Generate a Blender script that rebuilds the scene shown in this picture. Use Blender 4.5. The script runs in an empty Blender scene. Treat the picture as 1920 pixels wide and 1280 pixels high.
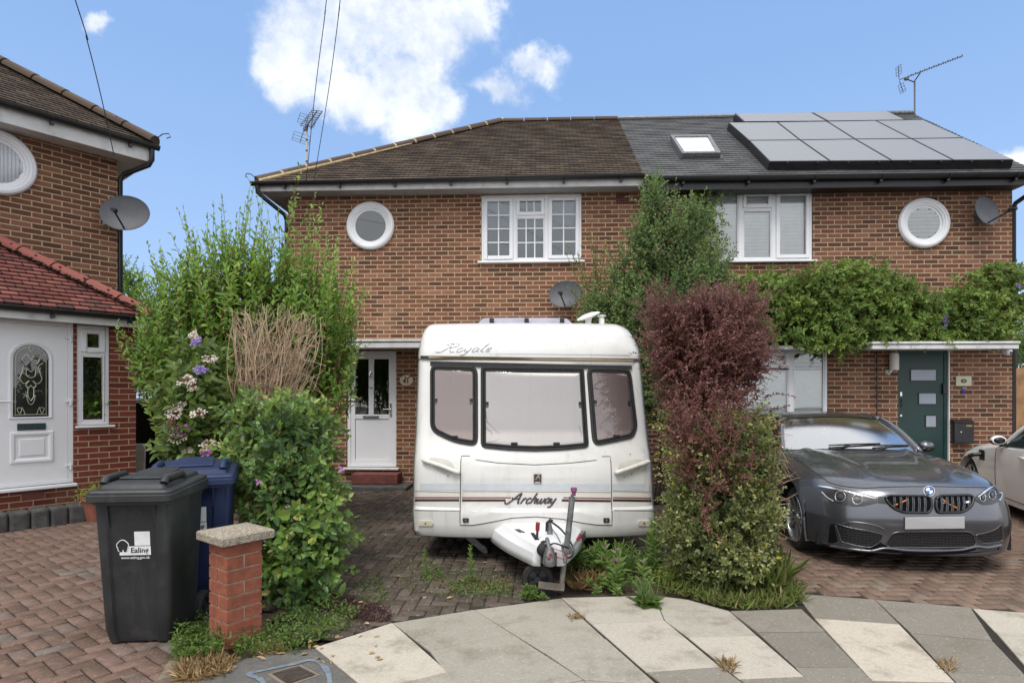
import bpy, bmesh, math, random
import numpy as np
from mathutils import Vector, Matrix
from mathutils.bvhtree import BVHTree

# ---------------------------------------------------------------- camera, sky, sun, exposure
sc = bpy.context.scene
R = math.radians
random.seed(5)
rng = np.random.default_rng(5)
F, Y0, H = 1120.0, 742.0, 1.55          # focal length and horizon of the 1920 px photograph, eye height in metres

cam_data = bpy.data.cameras.new("camera")
cam = bpy.data.objects.new("camera", cam_data)
sc.collection.objects.link(cam)
cam.location = (0, 0, H)
cam.rotation_euler = (R(90), 0, 0)
cam_data.sensor_width = 36.0
cam_data.lens = 36.0 * F / 1920.0
cam_data.shift_y = (Y0 - 640.0) / 1920.0
cam_data.clip_start = 0.05
cam_data.clip_end = 2000.0
sc.camera = cam
sc.render.resolution_x, sc.render.resolution_y = 1024, 682

sc.view_settings.view_transform = 'Standard'
sc.view_settings.look = 'None'
sc.view_settings.exposure = 0.76
sc.view_settings.gamma = 1.0

SUN_EL, SUN_AZ = R(58), R(-25)          # azimuth measured from behind the camera, negative = from the left
sun_data = bpy.data.lights.new("sun", 'SUN')
sun_data.energy = 1.6
sun_data.angle = R(26)
sun_data.color = (1.0, 0.95, 0.88)
sun = bpy.data.objects.new("sun", sun_data)
sc.collection.objects.link(sun)
to_sun = Vector((math.sin(SUN_AZ) * math.cos(SUN_EL), -math.cos(SUN_AZ) * math.cos(SUN_EL), math.sin(SUN_EL)))
sun.rotation_euler = to_sun.to_track_quat('Z', 'Y').to_euler()


class NT:
    """Small helper for writing node trees."""
    def __init__(self, tree):
        self.t = tree
        self.n = tree.nodes
        self.l = tree.links

    def put(self, sock, v):
        if v is None:
            return
        if isinstance(v, bpy.types.NodeSocket):
            self.l.new(v, sock)
        else:
            try:
                sock.default_value = v
            except Exception:
                sock.default_value = tuple(v) + (1.0,)

    def node(self, kind, out=0, props=None, **ins):
        nd = self.n.new(kind)
        for k, v in (props or {}).items():
            setattr(nd, k, v)
        for k, v in ins.items():
            key = int(k[1:]) if k[0] == 'i' and k[1:].isdigit() else k.replace('_', ' ')
            self.put(nd.inputs[key], v)
        return nd.outputs[out]

    def m(self, op, a, b=None, c=None, clamp=False):
        nd = self.n.new('ShaderNodeMath')
        nd.operation = op
        nd.use_clamp = clamp
        self.put(nd.inputs[0], a)
        self.put(nd.inputs[1], b)
        if c is not None:
            self.put(nd.inputs[2], c)
        return nd.outputs[0]

    def vm(self, op, a, b=None, out=0):
        nd = self.n.new('ShaderNodeVectorMath')
        nd.operation = op
        self.put(nd.inputs[0], a)
        if b is not None:
            self.put(nd.inputs[1], b)
        return nd.outputs[out]

    def mix(self, f, a, b, mode='MIX'):
        nd = self.n.new('ShaderNodeMix')
        nd.data_type = 'RGBA'
        nd.blend_type = mode
        self.put(nd.inputs[0], f)
        self.put(nd.inputs[6], a if isinstance(a, bpy.types.NodeSocket) or len(a) == 4 else tuple(a) + (1,))
        self.put(nd.inputs[7], b if isinstance(b, bpy.types.NodeSocket) or len(b) == 4 else tuple(b) + (1,))
        return nd.outputs[2]

    def noise(self, vec, scale, detail=3.0, rough=0.55, out=0):
        nd = self.n.new('ShaderNodeTexNoise')
        self.put(nd.inputs['Vector'], vec)
        nd.inputs['Scale'].default_value = scale
        nd.inputs['Detail'].default_value = detail
        nd.inputs['Roughness'].default_value = rough
        return nd.outputs[out]

    def ramp(self, f, stops, interp='LINEAR'):
        nd = self.n.new('ShaderNodeValToRGB')
        nd.color_ramp.interpolation = interp
        el = nd.color_ramp.elements
        while len(el) < len(stops):
            el.new(0.5)
        for e, (p, c) in zip(el, stops):
            e.position = p
            e.color = tuple(c) + (1,) if len(c) == 3 else c
        self.put(nd.inputs[0], f)
        return nd.outputs[0]

    def step(self, v, lo, hi):
        nd = self.n.new('ShaderNodeMapRange')
        nd.interpolation_type = 'SMOOTHSTEP'
        self.put(nd.inputs[0], v)
        nd.inputs[1].default_value = lo
        nd.inputs[2].default_value = hi
        nd.inputs[3].default_value = 0
        nd.inputs[4].default_value = 1
        return nd.outputs[0]

    def sep(self, v):
        nd = self.n.new('ShaderNodeSeparateXYZ')
        self.put(nd.inputs[0], v)
        return nd.outputs

    def comb(self, x, y, z=0.0):
        nd = self.n.new('ShaderNodeCombineXYZ')
        for i, v in enumerate((x, y, z)):
            self.put(nd.inputs[i], v)
        return nd.outputs[0]


# world: Nishita sky with broken cloud placed by direction
world = bpy.data.worlds.new("World")
sc.world = world
world.use_nodes = True
wt = NT(world.node_tree)
wt.n.clear()
sky = wt.n.new('ShaderNodeTexSky')
sky.sky_type = 'NISHITA'
sky.sun_disc = False
sky.sun_elevation = SUN_EL
sky.sun_rotation = math.atan2(to_sun.x, to_sun.y)
sky.altitude = 50
sky.air_density = 1.0
sky.dust_density = 0.6
sky.ozone_density = 2.0
d = wt.node('ShaderNodeTexCoord', out=0)
dx, dy, dz = wt.sep(d)[:3]
dyc = wt.m('MAXIMUM', dy, 0.08)
ca = wt.m('DIVIDE', dx, dyc)
cb = wt.m('DIVIDE', dz, dyc)
warp = wt.noise(d, 6.0, 10, 0.62, out=0)
wob = wt.noise(wt.vm('ADD', d, (1.3, 4.2, 0.7)), 7.0, 8, 0.6, out=1)
wobx, woby = wt.sep(wob)[:2]
ca = wt.m('ADD', ca, wt.m('MULTIPLY', wt.m('SUBTRACT', wobx, 0.5), 0.16))
cb = wt.m('ADD', cb, wt.m('MULTIPLY', wt.m('SUBTRACT', woby, 0.5), 0.13))
fine = wt.noise(wt.vm('ADD', d, (3.1, 1.7, 0.3)), 15.0, 10, 0.65)
field = None
for px, py, rx, ry in ((590, 60, 130, 120), (700, 40, 190, 120), (800, 60, 130, 90), (760, 150, 110, 90), (805, 195, 70, 55), (520, 110, 80, 55),
                       (560, 185, 70, 40), (690, 180, 90, 60), (930, 165, 55, 28), (1005, 132, 60, 38), (880, 40, 60, 60), (175, 55, 30, 22), (1925, 300, 40, 25)):
    a0, b0 = (px - 960) / F, (Y0 - py) / F
    da = wt.m('DIVIDE', wt.m('SUBTRACT', ca, a0), rx / F)
    db = wt.m('DIVIDE', wt.m('SUBTRACT', cb, b0), ry / F)
    q = wt.m('SUBTRACT', 1.0, wt.m('SQRT', wt.m('ADD', wt.m('MULTIPLY', da, da), wt.m('MULTIPLY', db, db))))
    field = q if field is None else wt.m('MAXIMUM', field, q)
field = wt.m('MAXIMUM', field, -1.2)
front_cloud = wt.m('ADD', wt.m('ADD', field, wt.m('MULTIPLY', wt.m('SUBTRACT', warp, 0.5), 2.4)), wt.m('MULTIPLY', wt.m('SUBTRACT', fine, 0.5), 1.3))
front_mask = wt.m('MULTIPLY', wt.step(front_cloud, -0.16, 0.62), wt.step(dy, 0.05, 0.2))
# unseen sky behind and above the camera: white cloud, shaped to neutralise the light
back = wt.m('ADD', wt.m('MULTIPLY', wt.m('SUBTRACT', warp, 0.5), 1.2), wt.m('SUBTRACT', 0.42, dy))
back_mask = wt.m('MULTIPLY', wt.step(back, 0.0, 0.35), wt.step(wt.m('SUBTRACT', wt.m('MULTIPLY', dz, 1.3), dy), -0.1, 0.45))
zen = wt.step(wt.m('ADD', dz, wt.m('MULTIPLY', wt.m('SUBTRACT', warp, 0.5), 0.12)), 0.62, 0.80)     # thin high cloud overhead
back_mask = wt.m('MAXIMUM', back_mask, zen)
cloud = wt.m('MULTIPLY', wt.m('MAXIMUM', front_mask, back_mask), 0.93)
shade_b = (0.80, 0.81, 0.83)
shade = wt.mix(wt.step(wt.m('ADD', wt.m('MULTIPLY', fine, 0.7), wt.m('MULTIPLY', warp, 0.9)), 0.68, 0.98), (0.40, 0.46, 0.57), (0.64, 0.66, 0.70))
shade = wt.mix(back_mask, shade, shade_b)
skyc = wt.mix(wt.step(dz, 0.0, 0.62), wt.mix(0.80, sky.outputs[0], (2.1, 3.05, 4.72)), wt.mix(0.82, sky.outputs[0], (1.36, 2.36, 4.3)))
bg1 = wt.node('ShaderNodeBackground', i0=skyc, i1=0.125)
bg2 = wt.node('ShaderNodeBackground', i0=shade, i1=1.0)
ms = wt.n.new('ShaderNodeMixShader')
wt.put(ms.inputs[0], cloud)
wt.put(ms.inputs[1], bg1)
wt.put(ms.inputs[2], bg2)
wo = wt.n.new('ShaderNodeOutputWorld')
wt.l.new(ms.outputs[0], wo.inputs[0])

sc.cycles.max_bounces = 8
sc.cycles.transparent_max_bounces = 12
sc.cycles.caustics_reflective = False
sc.cycles.caustics_refractive = False


# ---------------------------------------------------------------- geometry helpers
def P(px, py, Y):
    """World point seen at pixel (px, py) of the photograph at distance Y."""
    return Vector(((px - 960) * Y / F, Y, H - (py - Y0) * Y / F))


def G(px, py, z=0.0):
    return P(px, py, F * (H - z) / (py - Y0))


class Frame:
    """A local frame: x along a wall, y into the building, z up."""
    def __init__(self, x, y, ang):
        self.o = Vector((x, y, 0))
        self.a = ang
        self.M = Matrix.Translation(self.o) @ Matrix.Rotation(ang, 4, 'Z')
        self.I = self.M.inverted()

    def loc(self, v):
        return self.I @ Vector(v)

    def hit(self, px, py, off=0.0):
        o = self.I @ Vector((0, 0, H))
        dd = self.I.to_3x3() @ Vector(((px - 960) / F, 1, -(py - Y0) / F))
        t = (off - o.y) / dd.y
        p = o + dd * t
        return p.x, p.z


def link(o, parent=None):
    sc.collection.objects.link(o)
    if parent is not None:
        o.parent = parent
    return o


def tag(o, label=None, cat=None, group=None, kind=None):
    if label:
        o['label'] = label
    if cat:
        o['category'] = cat
    if group:
        o['group'] = group
    if kind:
        o['kind'] = kind
    return o


def thing(name, label, cat, loc=(0, 0, 0), rz=0.0, group=None, rot=None):
    o = bpy.data.objects.new(name, None)
    o.empty_display_size = 0.2
    link(o)
    o.location = loc
    o.rotation_euler = rot if rot else (0, 0, rz)
    return tag(o, label, cat, group)


class MB:
    """Collects faces and links them as ONE mesh object."""
    def __init__(self):
        self.v, self.f, self.mi, self.uv = [], [], [], {}

    def face(self, pts, mi=0, uv=None):
        i = len(self.v)
        self.v.extend(Vector(p) for p in pts)
        self.f.append(tuple(range(i, i + len(pts))))
        self.mi.append(mi)
        if uv:
            self.uv[len(self.f) - 1] = uv

    def box(self, x0, x1, y0, y1, z0, z1, mi=0, M=None):
        c = [Vector((x, y, z)) for z in (z0, z1) for y in (y0, y1) for x in (x0, x1)]
        if M is not None:
            c = [M @ p for p in c]
        i = len(self.v)
        self.v.extend(c)
        for q in ((0, 2, 3, 1), (4, 5, 7, 6), (0, 1, 5, 4), (2, 6, 7, 3), (0, 4, 6, 2), (1, 3, 7, 5)):
            self.f.append(tuple(i + k for k in q))
            self.mi.append(mi)
        return self

    def grid(self, rows, mi=0, close_u=False, flip=False):
        nr, nc = len(rows), len(rows[0])
        i = len(self.v)
        for r in rows:
            self.v.extend(Vector(p) for p in r)
        for a in range(nr - 1):
            for b in range(nc if close_u else nc - 1):
                b2 = (b + 1) % nc
                q = (i + a * nc + b, i + a * nc + b2, i + (a + 1) * nc + b2, i + (a + 1) * nc + b)
                self.f.append(q[::-1] if flip else q)
                self.mi.append(mi)
        return self

    def tube(self, pts, r, seg=8, mi=0, cap=True, r1=None):
        pts = [Vector(p) for p in pts]
        n = len(pts)
        rows = []
        up = None
        for k in range(n):
            t = (pts[min(k + 1, n - 1)] - pts[max(k - 1, 0)])
            if t.length < 1e-9:
                t = Vector((0, 0, 1))
            t.normalize()
            if up is None:
                up = Vector((0, 0, 1)) if abs(t.z) < 0.9 else Vector((1, 0, 0))
            s = t.cross(up)
            if s.length < 1e-6:
                s = t.orthogonal()
            s.normalize()
            up = s.cross(t).normalized()
            rr = r if r1 is None else r + (r1 - r) * k / max(1, n - 1)
            rows.append([pts[k] + (s * math.cos(2 * math.pi * j / seg) + up * math.sin(2 * math.pi * j / seg)) * rr for j in range(seg)])
        self.grid(rows, mi, close_u=True)
        if cap:
            self.face(rows[0], mi)
            self.face(rows[-1][::-1], mi)
        return self

    def lathe(self, prof, seg=32, M=None, mi=0, cap0=False, cap1=False):
        rows = []
        for r, z in prof:
            row = [Vector((r * math.cos(2 * math.pi * j / seg), r * math.sin(2 * math.pi * j / seg), z)) for j in range(seg)]
            if M is not None:
                row = [M @ p for p in row]
            rows.append(row)
        self.grid(rows, mi, close_u=True)
        if cap0:
            self.face(rows[0][::-1], mi)
        if cap1:
            self.face(rows[-1], mi)
        return self

    def prism(self, poly, vec, mi=0):
        """Closed prism: polygon (3D points) extruded along vec."""
        poly = [Vector(p) for p in poly]
        vec = Vector(vec)
        top = [p + vec for p in poly]
        n = len(poly)
        i = len(self.v)
        self.v.extend(poly + top)
        self.f.append(tuple(i + k for k in range(n))[::-1])
        self.mi.append(mi)
        self.f.append(tuple(i + n + k for k in range(n)))
        self.mi.append(mi)
        for k in range(n):
            k2 = (k + 1) % n
            self.f.append((i + k, i + k2, i + n + k2, i + n + k))
            self.mi.append(mi)
        return self

    def build(self, name, mats, parent=None, smooth=False, bevel=0.0, seg=2, weld=True, sub=0, autosmooth=None, attr=None):
        me = bpy.data.meshes.new(name)
        me.from_pydata([tuple(p) for p in self.v], [], self.f)
        if not isinstance(mats, (list, tuple)):
            mats = [mats]
        for m_ in mats:
            me.materials.append(m_)
        me.polygons.foreach_set('material_index', self.mi)
        uvl = me.uv_layers.new(name='UVMap')
        for pi, pl in enumerate(me.polygons):
            if pi in self.uv:
                for k, li in enumerate(pl.loop_indices):
                    uvl.data[li].uv = self.uv[pi][k]
                continue
            n = pl.normal
            t = Vector((0, 0, 1)).cross(n)
            t = t.normalized() if t.length > 1e-4 else Vector((1, 0, 0))
            b = n.cross(t)
            for li in pl.loop_indices:
                p = me.vertices[me.loops[li].vertex_index].co
                uvl.data[li].uv = (p.dot(t), p.dot(b))
        if attr is not None:
            at = me.attributes.new('rnd', 'FLOAT', 'FACE')
            at.data.foreach_set('value', attr)
        bm = bmesh.new()
        bm.from_mesh(me)
        if weld:
            bmesh.ops.remove_doubles(bm, verts=bm.verts, dist=1e-5)
        bmesh.ops.recalc_face_normals(bm, faces=bm.faces) if weld else None
        bm.to_mesh(me)
        bm.free()
        if smooth:
            me.polygons.foreach_set('use_smooth', [True] * len(me.polygons))
            if autosmooth:
                me.set_sharp_from_angle(angle=R(autosmooth))
        me.update()
        o = bpy.data.objects.new(name, me)
        link(o, parent)
        if bevel > 0:
            b = o.modifiers.new('bevel', 'BEVEL')
            b.width = bevel
            b.segments = seg
            b.limit_method = 'ANGLE'
            b.angle_limit = R(35)
            b.harden_normals = False
        if sub:
            s = o.modifiers.new('sub', 'SUBSURF')
            s.levels = s.render_levels = sub
        return o


def text_obj(name, s, size, mat_, parent, M, shear=0.0, bold=0.0, depth=0.001, align='CENTER', sx=1.0):
    cu = bpy.data.curves.new(name, 'FONT')
    cu.body = s
    cu.size = size
    cu.shear = shear
    cu.offset = bold
    cu.extrude = depth
    cu.align_x = align
    cu.align_y = 'CENTER'
    o = bpy.data.objects.new(name, cu)
    sc.collection.objects.link(o)
    bpy.context.view_layer.update()
    me = bpy.data.meshes.new_from_object(o.evaluated_get(bpy.context.evaluated_depsgraph_get()))
    bpy.data.objects.remove(o)
    bpy.data.curves.remove(cu)
    me.transform(M @ Matrix.Diagonal((sx, 1, 1, 1)))
    me.materials.clear()
    me.materials.append(mat_)
    o = bpy.data.objects.new(name, me)
    link(o, parent)
    return o


def rrect(x0, x1, z0, z1, r, n=5):
    """Rounded rectangle outline, counter-clockwise, as (x, z) pairs."""
    out = []
    for cx, cz, a in ((x1 - r, z0 + r, -90), (x1 - r, z1 - r, 0), (x0 + r, z1 - r, 90), (x0 + r, z0 + r, 180)):
        for k in range(n + 1):
            t = R(a + 90 * k / n)
            out.append((cx + r * math.cos(t), cz + r * math.sin(t)))
    return out


def round_poly(pts, r, n=4):
    """Rounds the corners of a polygon of (x, z) pairs."""
    out = []
    m_ = len(pts)
    for i in range(m_):
        p = Vector(pts[i])
        a = Vector(pts[i - 1]) - p
        b = Vector(pts[(i + 1) % m_]) - p
        rr = min(r, a.length * 0.45, b.length * 0.45)
        p0 = p + a.normalized() * rr
        p1 = p + b.normalized() * rr
        for k in range(n + 1):
            t = k / n
            q = p0 * (1 - t) ** 2 + p * 2 * t * (1 - t) + p1 * t * t
            out.append((q.x, q.y))
    return out


def dense(pts, step):
    out = []
    n = len(pts)
    for i in range(n):
        a, b = Vector(pts[i]), Vector(pts[(i + 1) % n])
        k = max(1, int((b - a).length / step))
        for j in range(k):
            q = a.lerp(b, j / k)
            out.append(tuple(q))
    return out


def inset(pts, dd):
    """Moves each point of a closed outline inwards by dd (outline may wind either way)."""
    n = len(pts)
    area = sum(pts[i][0] * pts[(i + 1) % n][1] - pts[(i + 1) % n][0] * pts[i][1] for i in range(n))
    sg = 1 if area > 0 else -1
    out = []
    for i in range(n):
        a, p, b = Vector(pts[i - 1]), Vector(pts[i]), Vector(pts[(i + 1) % n])
        t = (b - a)
        if t.length < 1e-9:
            out.append(tuple(p))
            continue
        t.normalize()
        nn = Vector((-t.y, t.x)) * sg
        out.append(tuple(p + nn * dd))
    return out


def catmull(pts, n):
    """Resamples a list of tuples with a Catmull-Rom curve to n points."""
    A = np.array(pts, float)
    m_ = len(A)
    ts = np.linspace(0, m_ - 1, n)
    out = []
    for t in ts:
        i = min(int(t), m_ - 2)
        f = t - i
        p0, p1, p2, p3 = A[max(i - 1, 0)], A[i], A[i + 1], A[min(i + 2, m_ - 1)]
        out.append(0.5 * ((2 * p1) + (-p0 + p2) * f + (2 * p0 - 5 * p1 + 4 * p2 - p3) * f * f + (-p0 + 3 * p1 - 3 * p2 + p3) * f ** 3))
    return np.array(out)
# ---------------------------------------------------------------- materials
M = {}


def newmat(name):
    m_ = bpy.data.materials.new(name)
    m_.use_nodes = True
    t = NT(m_.node_tree)
    t.n.clear()
    out = t.n.new('ShaderNodeOutputMaterial')
    bs = t.n.new('ShaderNodeBsdfPrincipled')
    t.l.new(bs.outputs[0], out.inputs[0])
    M[name] = m_
    return m_, t, bs, out


def simple(name, col, rough=0.5, metal=0.0, var=0.12, scale=9.0, bump=0.0, bscale=80.0, dirt=None, dirt_amt=0.0, dirt_scale=4.0, coat=0.0, spec=0.5, streak=0.0):
    """A plain surface with uneven tone, optional blotches of dirt and a fine bump."""
    m_, t, bs, out = newmat(name)
    co = t.node('ShaderNodeTexCoord', out=3)
    n1 = t.noise(co, scale, 5)
    c = t.mix(t.step(n1, 0.3, 0.7), [x * (1 - var) for x in col], [min(1, x * (1 + var)) for x in col])
    if dirt is not None:
        n2 = t.noise(co, dirt_scale, 7, 0.68)
        c = t.mix(t.m('MULTIPLY', t.step(n2, 0.47, 0.75), dirt_amt), c, dirt)
    if streak:                              # grime run down by rain
        n3 = t.noise(t.vm('MULTIPLY', co, (7.0, 7.0, 0.8)), 1.6, 7, 0.65)
        c = t.mix(t.m('MULTIPLY', t.step(n3, 0.52, 0.76), streak), c, dirt)
    t.put(bs.inputs['Base Color'], c)
    rr = t.m('ADD', rough - 0.06, t.m('MULTIPLY', n1, 0.12))
    t.put(bs.inputs['Roughness'], rr)
    bs.inputs['Metallic'].default_value = metal
    bs.inputs['Specular IOR Level'].default_value = spec
    if coat:
        bs.inputs['Coat Weight'].default_value = coat
        bs.inputs['Coat Roughness'].default_value = 0.04
    if bump:
        nb = t.noise(co, bscale, 4)
        t.put(bs.inputs['Normal'], t.node('ShaderNodeBump', Strength=bump, Distance=0.01, Height=nb))
    return m_


def brick(name, cols, mortar, bw=0.225, ch=0.075, half=0.0062, bond='half', stain=(0.10, 0.07, 0.05), stain_amt=0.25, rough=0.85, blotch=0.36):
    """Brickwork from the wall's metre UVs: one random tone per brick, raked uneven joints, weather stains."""
    m_, t, bs, out = newmat(name)
    uv = t.node('ShaderNodeTexCoord', out=2)
    wob = t.noise(uv, 9.0, 3, out=1)
    uvw = t.vm('ADD', uv, t.vm('MULTIPLY', t.vm('SUBTRACT', wob, (0.5, 0.5, 0.5)), (0.010, 0.007, 0.0)))
    u, v = t.sep(uvw)[:2]
    vr = t.m('DIVIDE', v, ch)
    row = t.m('FLOOR', vr)
    sh = t.m('MULTIPLY', t.m('MODULO', t.m('ABSOLUTE', row), 2.0), 0.5)
    ur = t.m('ADD', t.m('DIVIDE', u, bw), sh)
    col = t.m('FLOOR', ur)
    fx = t.m('MULTIPLY', t.m('SUBTRACT', ur, col), bw)
    fy = t.m('MULTIPLY', t.m('SUBTRACT', vr, row), ch)
    e = t.m('MINIMUM', t.m('MINIMUM', fx, t.m('SUBTRACT', bw, fx)), t.m('MINIMUM', fy, t.m('SUBTRACT', ch, fy)))
    fn = t.noise(uv, 70.0, 3)
    e = t.m('ADD', e, t.m('MULTIPLY', t.m('SUBTRACT', fn, 0.5), 0.006))
    isb = t.step(e, half - 0.0015, half + 0.0025)
    wn = t.n.new('ShaderNodeTexWhiteNoise')
    wn.noise_dimensions = '2D'
    t.put(wn.inputs['Vector'], t.comb(col, row))
    rnd = wn.outputs[0]
    stops = [(i / (len(cols) - 1), c) for i, c in enumerate(cols)]
    bc = t.ramp(rnd, stops)
    inner = t.noise(uv, 26.0, 5, 0.65)
    bc = t.mix(t.m('MULTIPLY', t.step(inner, 0.4, 0.8), blotch), bc, [x * 0.55 for x in cols[0]])
    pale = t.noise(t.vm('ADD', uv, (7.3, 2.1, 0)), 1.3, 6, 0.7)
    bc = t.mix(t.m('MULTIPLY', t.step(pale, 0.55, 0.8), 0.22), bc, mortar)
    mo = t.mix(t.noise(uv, 40.0, 4), [x * 0.72 for x in mortar], [min(1, x * 1.12) for x in mortar])
    c = t.mix(isb, mo, bc)
    st = t.noise(uv, 0.55, 7, 0.66)
    c = t.mix(t.m('MULTIPLY', t.step(st, 0.5, 0.78), stain_amt), c, stain)
    su, sv = t.sep(uv)[:2]
    sk_ = t.noise(t.comb(t.m('MULTIPLY', su, 4.5), t.m('MULTIPLY', sv, 0.45)), 1.0, 6, 0.65)     # rain streaks
    c = t.mix(t.m('MULTIPLY', t.step(sk_, 0.52, 0.72), 0.22), c, stain)
    t.put(bs.inputs['Base Color'], c)
    bs.inputs['Roughness'].default_value = rough
    bs.inputs['Specular IOR Level'].default_value = 0.25
    hgt = t.m('ADD', t.m('MULTIPLY', isb, 0.8), t.m('MULTIPLY', fn, 0.25))
    t.put(bs.inputs['Normal'], t.node('ShaderNodeBump', Strength=0.7, Distance=0.008, Height=hgt))
    return m_


house_cols = [(0.088, 0.039, 0.028), (0.141, 0.055, 0.033), (0.170, 0.067, 0.040), (0.204, 0.084, 0.049), (0.269, 0.125, 0.078)]
brick('house_brick', house_cols, (0.45, 0.365, 0.24), half=0.0070, stain=(0.10, 0.062, 0.042), stain_amt=0.34)
brick('neighbour_brick', [(0.076, 0.034, 0.024), (0.113, 0.045, 0.028), (0.139, 0.055, 0.034), (0.163, 0.066, 0.041), (0.215, 0.094, 0.058)], (0.42, 0.33, 0.205), half=0.0070, stain_amt=0.24)
brick('right_brick', [(0.081, 0.037, 0.027), (0.129, 0.051, 0.033), (0.158, 0.062, 0.039), (0.189, 0.078, 0.048), (0.252, 0.117, 0.076)], (0.43, 0.355, 0.24), half=0.0068, stain_amt=0.26)
brick('porch_brick', [(0.12, 0.026, 0.019), (0.15, 0.035, 0.024), (0.165, 0.040, 0.027), (0.18, 0.046, 0.030)], (0.42, 0.32, 0.21), half=0.0055, stain_amt=0.15, blotch=0.25)
brick('pier_brick', [(0.21, 0.062, 0.036), (0.25, 0.078, 0.044), (0.28, 0.09, 0.05), (0.24, 0.07, 0.04)], (0.40, 0.34, 0.25), bw=0.226, half=0.0058, stain=(0.08, 0.04, 0.03), stain_amt=0.3, blotch=0.35)


def tiles(name, cols, bw, ch, gap=0.010, rough=0.85, moss=(0.045, 0.05, 0.018), moss_amt=0.4, gapcol=(0.012, 0.009, 0.007), mscale=3.0):
    """Plain roof tiles: uv.x along the course, uv.y counts courses."""
    m_, t, bs, out = newmat(name)
    uv = t.node('ShaderNodeTexCoord', out=2)
    u, v = t.sep(uv)[:2]
    row = t.m('FLOOR', t.m('ADD', v, 0.001))
    sh = t.m('MULTIPLY', t.m('MODULO', t.m('ABSOLUTE', row), 2.0), 0.5)
    ur = t.m('ADD', t.m('DIVIDE', u, bw), sh)
    col = t.m('FLOOR', ur)
    fx = t.m('MULTIPLY', t.m('SUBTRACT', ur, col), bw)
    e = t.m('MINIMUM', fx, t.m('SUBTRACT', bw, fx))
    fn = t.noise(uv, 30.0, 3)
    wn = t.n.new('ShaderNodeTexWhiteNoise')
    wn.noise_dimensions = '2D'
    t.put(wn.inputs['Vector'], t.comb(col, row))
    rnd = wn.outputs[0]
    bc = t.ramp(rnd, [(i / (len(cols) - 1), c) for i, c in enumerate(cols)])
    obj = t.node('ShaderNodeTexCoord', out=3)
    mn = t.noise(obj, mscale, 8, 0.72)
    bc = t.mix(t.m('MULTIPLY', t.step(mn, 0.48, 0.72), moss_amt), bc, moss)
    lich = t.noise(obj, 23.0, 4, 0.6)
    bc = t.mix(t.m('MULTIPLY', t.step(lich, 0.66, 0.76), 0.5), bc, (0.30, 0.27, 0.20))
    edge = t.step(t.m('ADD', e, t.m('MULTIPLY', t.m('SUBTRACT', fn, 0.5), 0.008)), gap * 0.3, gap * 0.7)
    c = t.mix(edge, gapcol, bc)
    t.put(bs.inputs['Base Color'], c)
    bs.inputs['Roughness'].default_value = rough
    bs.inputs['Specular IOR Level'].default_value = 0.3
    h_ = t.m('ADD', t.m('ADD', t.m('MULTIPLY', edge, 0.6), t.m('MULTIPLY', rnd, 0.5)), t.m('MULTIPLY', t.noise(obj, 60.0, 4), 0.4))
    t.put(bs.inputs['Normal'], t.node('ShaderNodeBump', Strength=0.8, Distance=0.008, Height=h_))
    return m_


tiles('brown_tile', [(0.047, 0.034, 0.027), (0.066, 0.047, 0.036), (0.080, 0.058, 0.042), (0.108, 0.078, 0.055)], 0.165, 0.1, gap=0.012, moss_amt=0.35, moss=(0.06, 0.055, 0.022))
tiles('slate_tile', [(0.062, 0.063, 0.065), (0.078, 0.079, 0.082), (0.096, 0.097, 0.10)], 0.2, 0.1, gap=0.008, moss_amt=0.08, rough=0.6)
tiles('red_tile', [(0.13, 0.042, 0.036), (0.165, 0.055, 0.046), (0.215, 0.08, 0.066), (0.075, 0.034, 0.032)], 0.165, 0.1, gap=0.014, moss_amt=0.55, moss=(0.045, 0.026, 0.018), mscale=9.0)
tiles('ridge_red', [(0.215, 0.072, 0.058), (0.25, 0.085, 0.068)], 9.0, 9.0, moss_amt=0.15, moss=(0.1, 0.06, 0.04))
tiles('ridge_brown', [(0.075, 0.052, 0.04), (0.105, 0.072, 0.052)], 9.0, 9.0, moss_amt=0.5, moss=(0.06, 0.05, 0.02), mscale=6.0)

simple('mortar', (0.42, 0.33, 0.20), 0.9, var=0.25, scale=20, bump=0.4)
simple('upvc', (0.72, 0.73, 0.76), 0.32, var=0.03, scale=2.0, dirt=(0.45, 0.45, 0.43), dirt_amt=0.14)
simple('upvc_old', (0.62, 0.62, 0.62), 0.45, var=0.06, scale=5.0, dirt=(0.24, 0.23, 0.20), dirt_amt=0.45, dirt_scale=7.0)
simple('white_board', (0.56, 0.56, 0.56), 0.5, var=0.08, scale=4.0, dirt=(0.20, 0.19, 0.16), dirt_amt=0.45, dirt_scale=6.0)
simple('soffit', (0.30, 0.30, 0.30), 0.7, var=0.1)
simple('black_plastic', (0.012, 0.012, 0.014), 0.38, var=0.3, scale=12)
simple('dark_plastic', (0.020, 0.021, 0.023), 0.5, var=0.3, scale=14)
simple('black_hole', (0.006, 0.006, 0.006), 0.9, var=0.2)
simple('rubber', (0.014, 0.014, 0.015), 0.75, var=0.3, scale=20, bump=0.3, bscale=120)
simple('step_red', (0.14, 0.04, 0.032), 0.75, var=0.25, scale=10, bump=0.3)
simple('concrete', (0.30, 0.28, 0.25), 0.9, var=0.2, scale=18, bump=0.5, bscale=60)
simple('kerb_stone', (0.075, 0.073, 0.073), 0.9, var=0.35, scale=9, bump=0.5, bscale=50, dirt=(0.03, 0.028, 0.025), dirt_amt=0.7)
simple('cream_wall', (0.42, 0.40, 0.36), 0.85, var=0.1)
simple('door_green', (0.006, 0.034, 0.030), 0.40, var=0.15, scale=3, dirt=(0.010, 0.05, 0.044), dirt_amt=0.3)
simple('chrome', (0.75, 0.75, 0.75), 0.18, metal=1.0, var=0.05)
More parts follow.
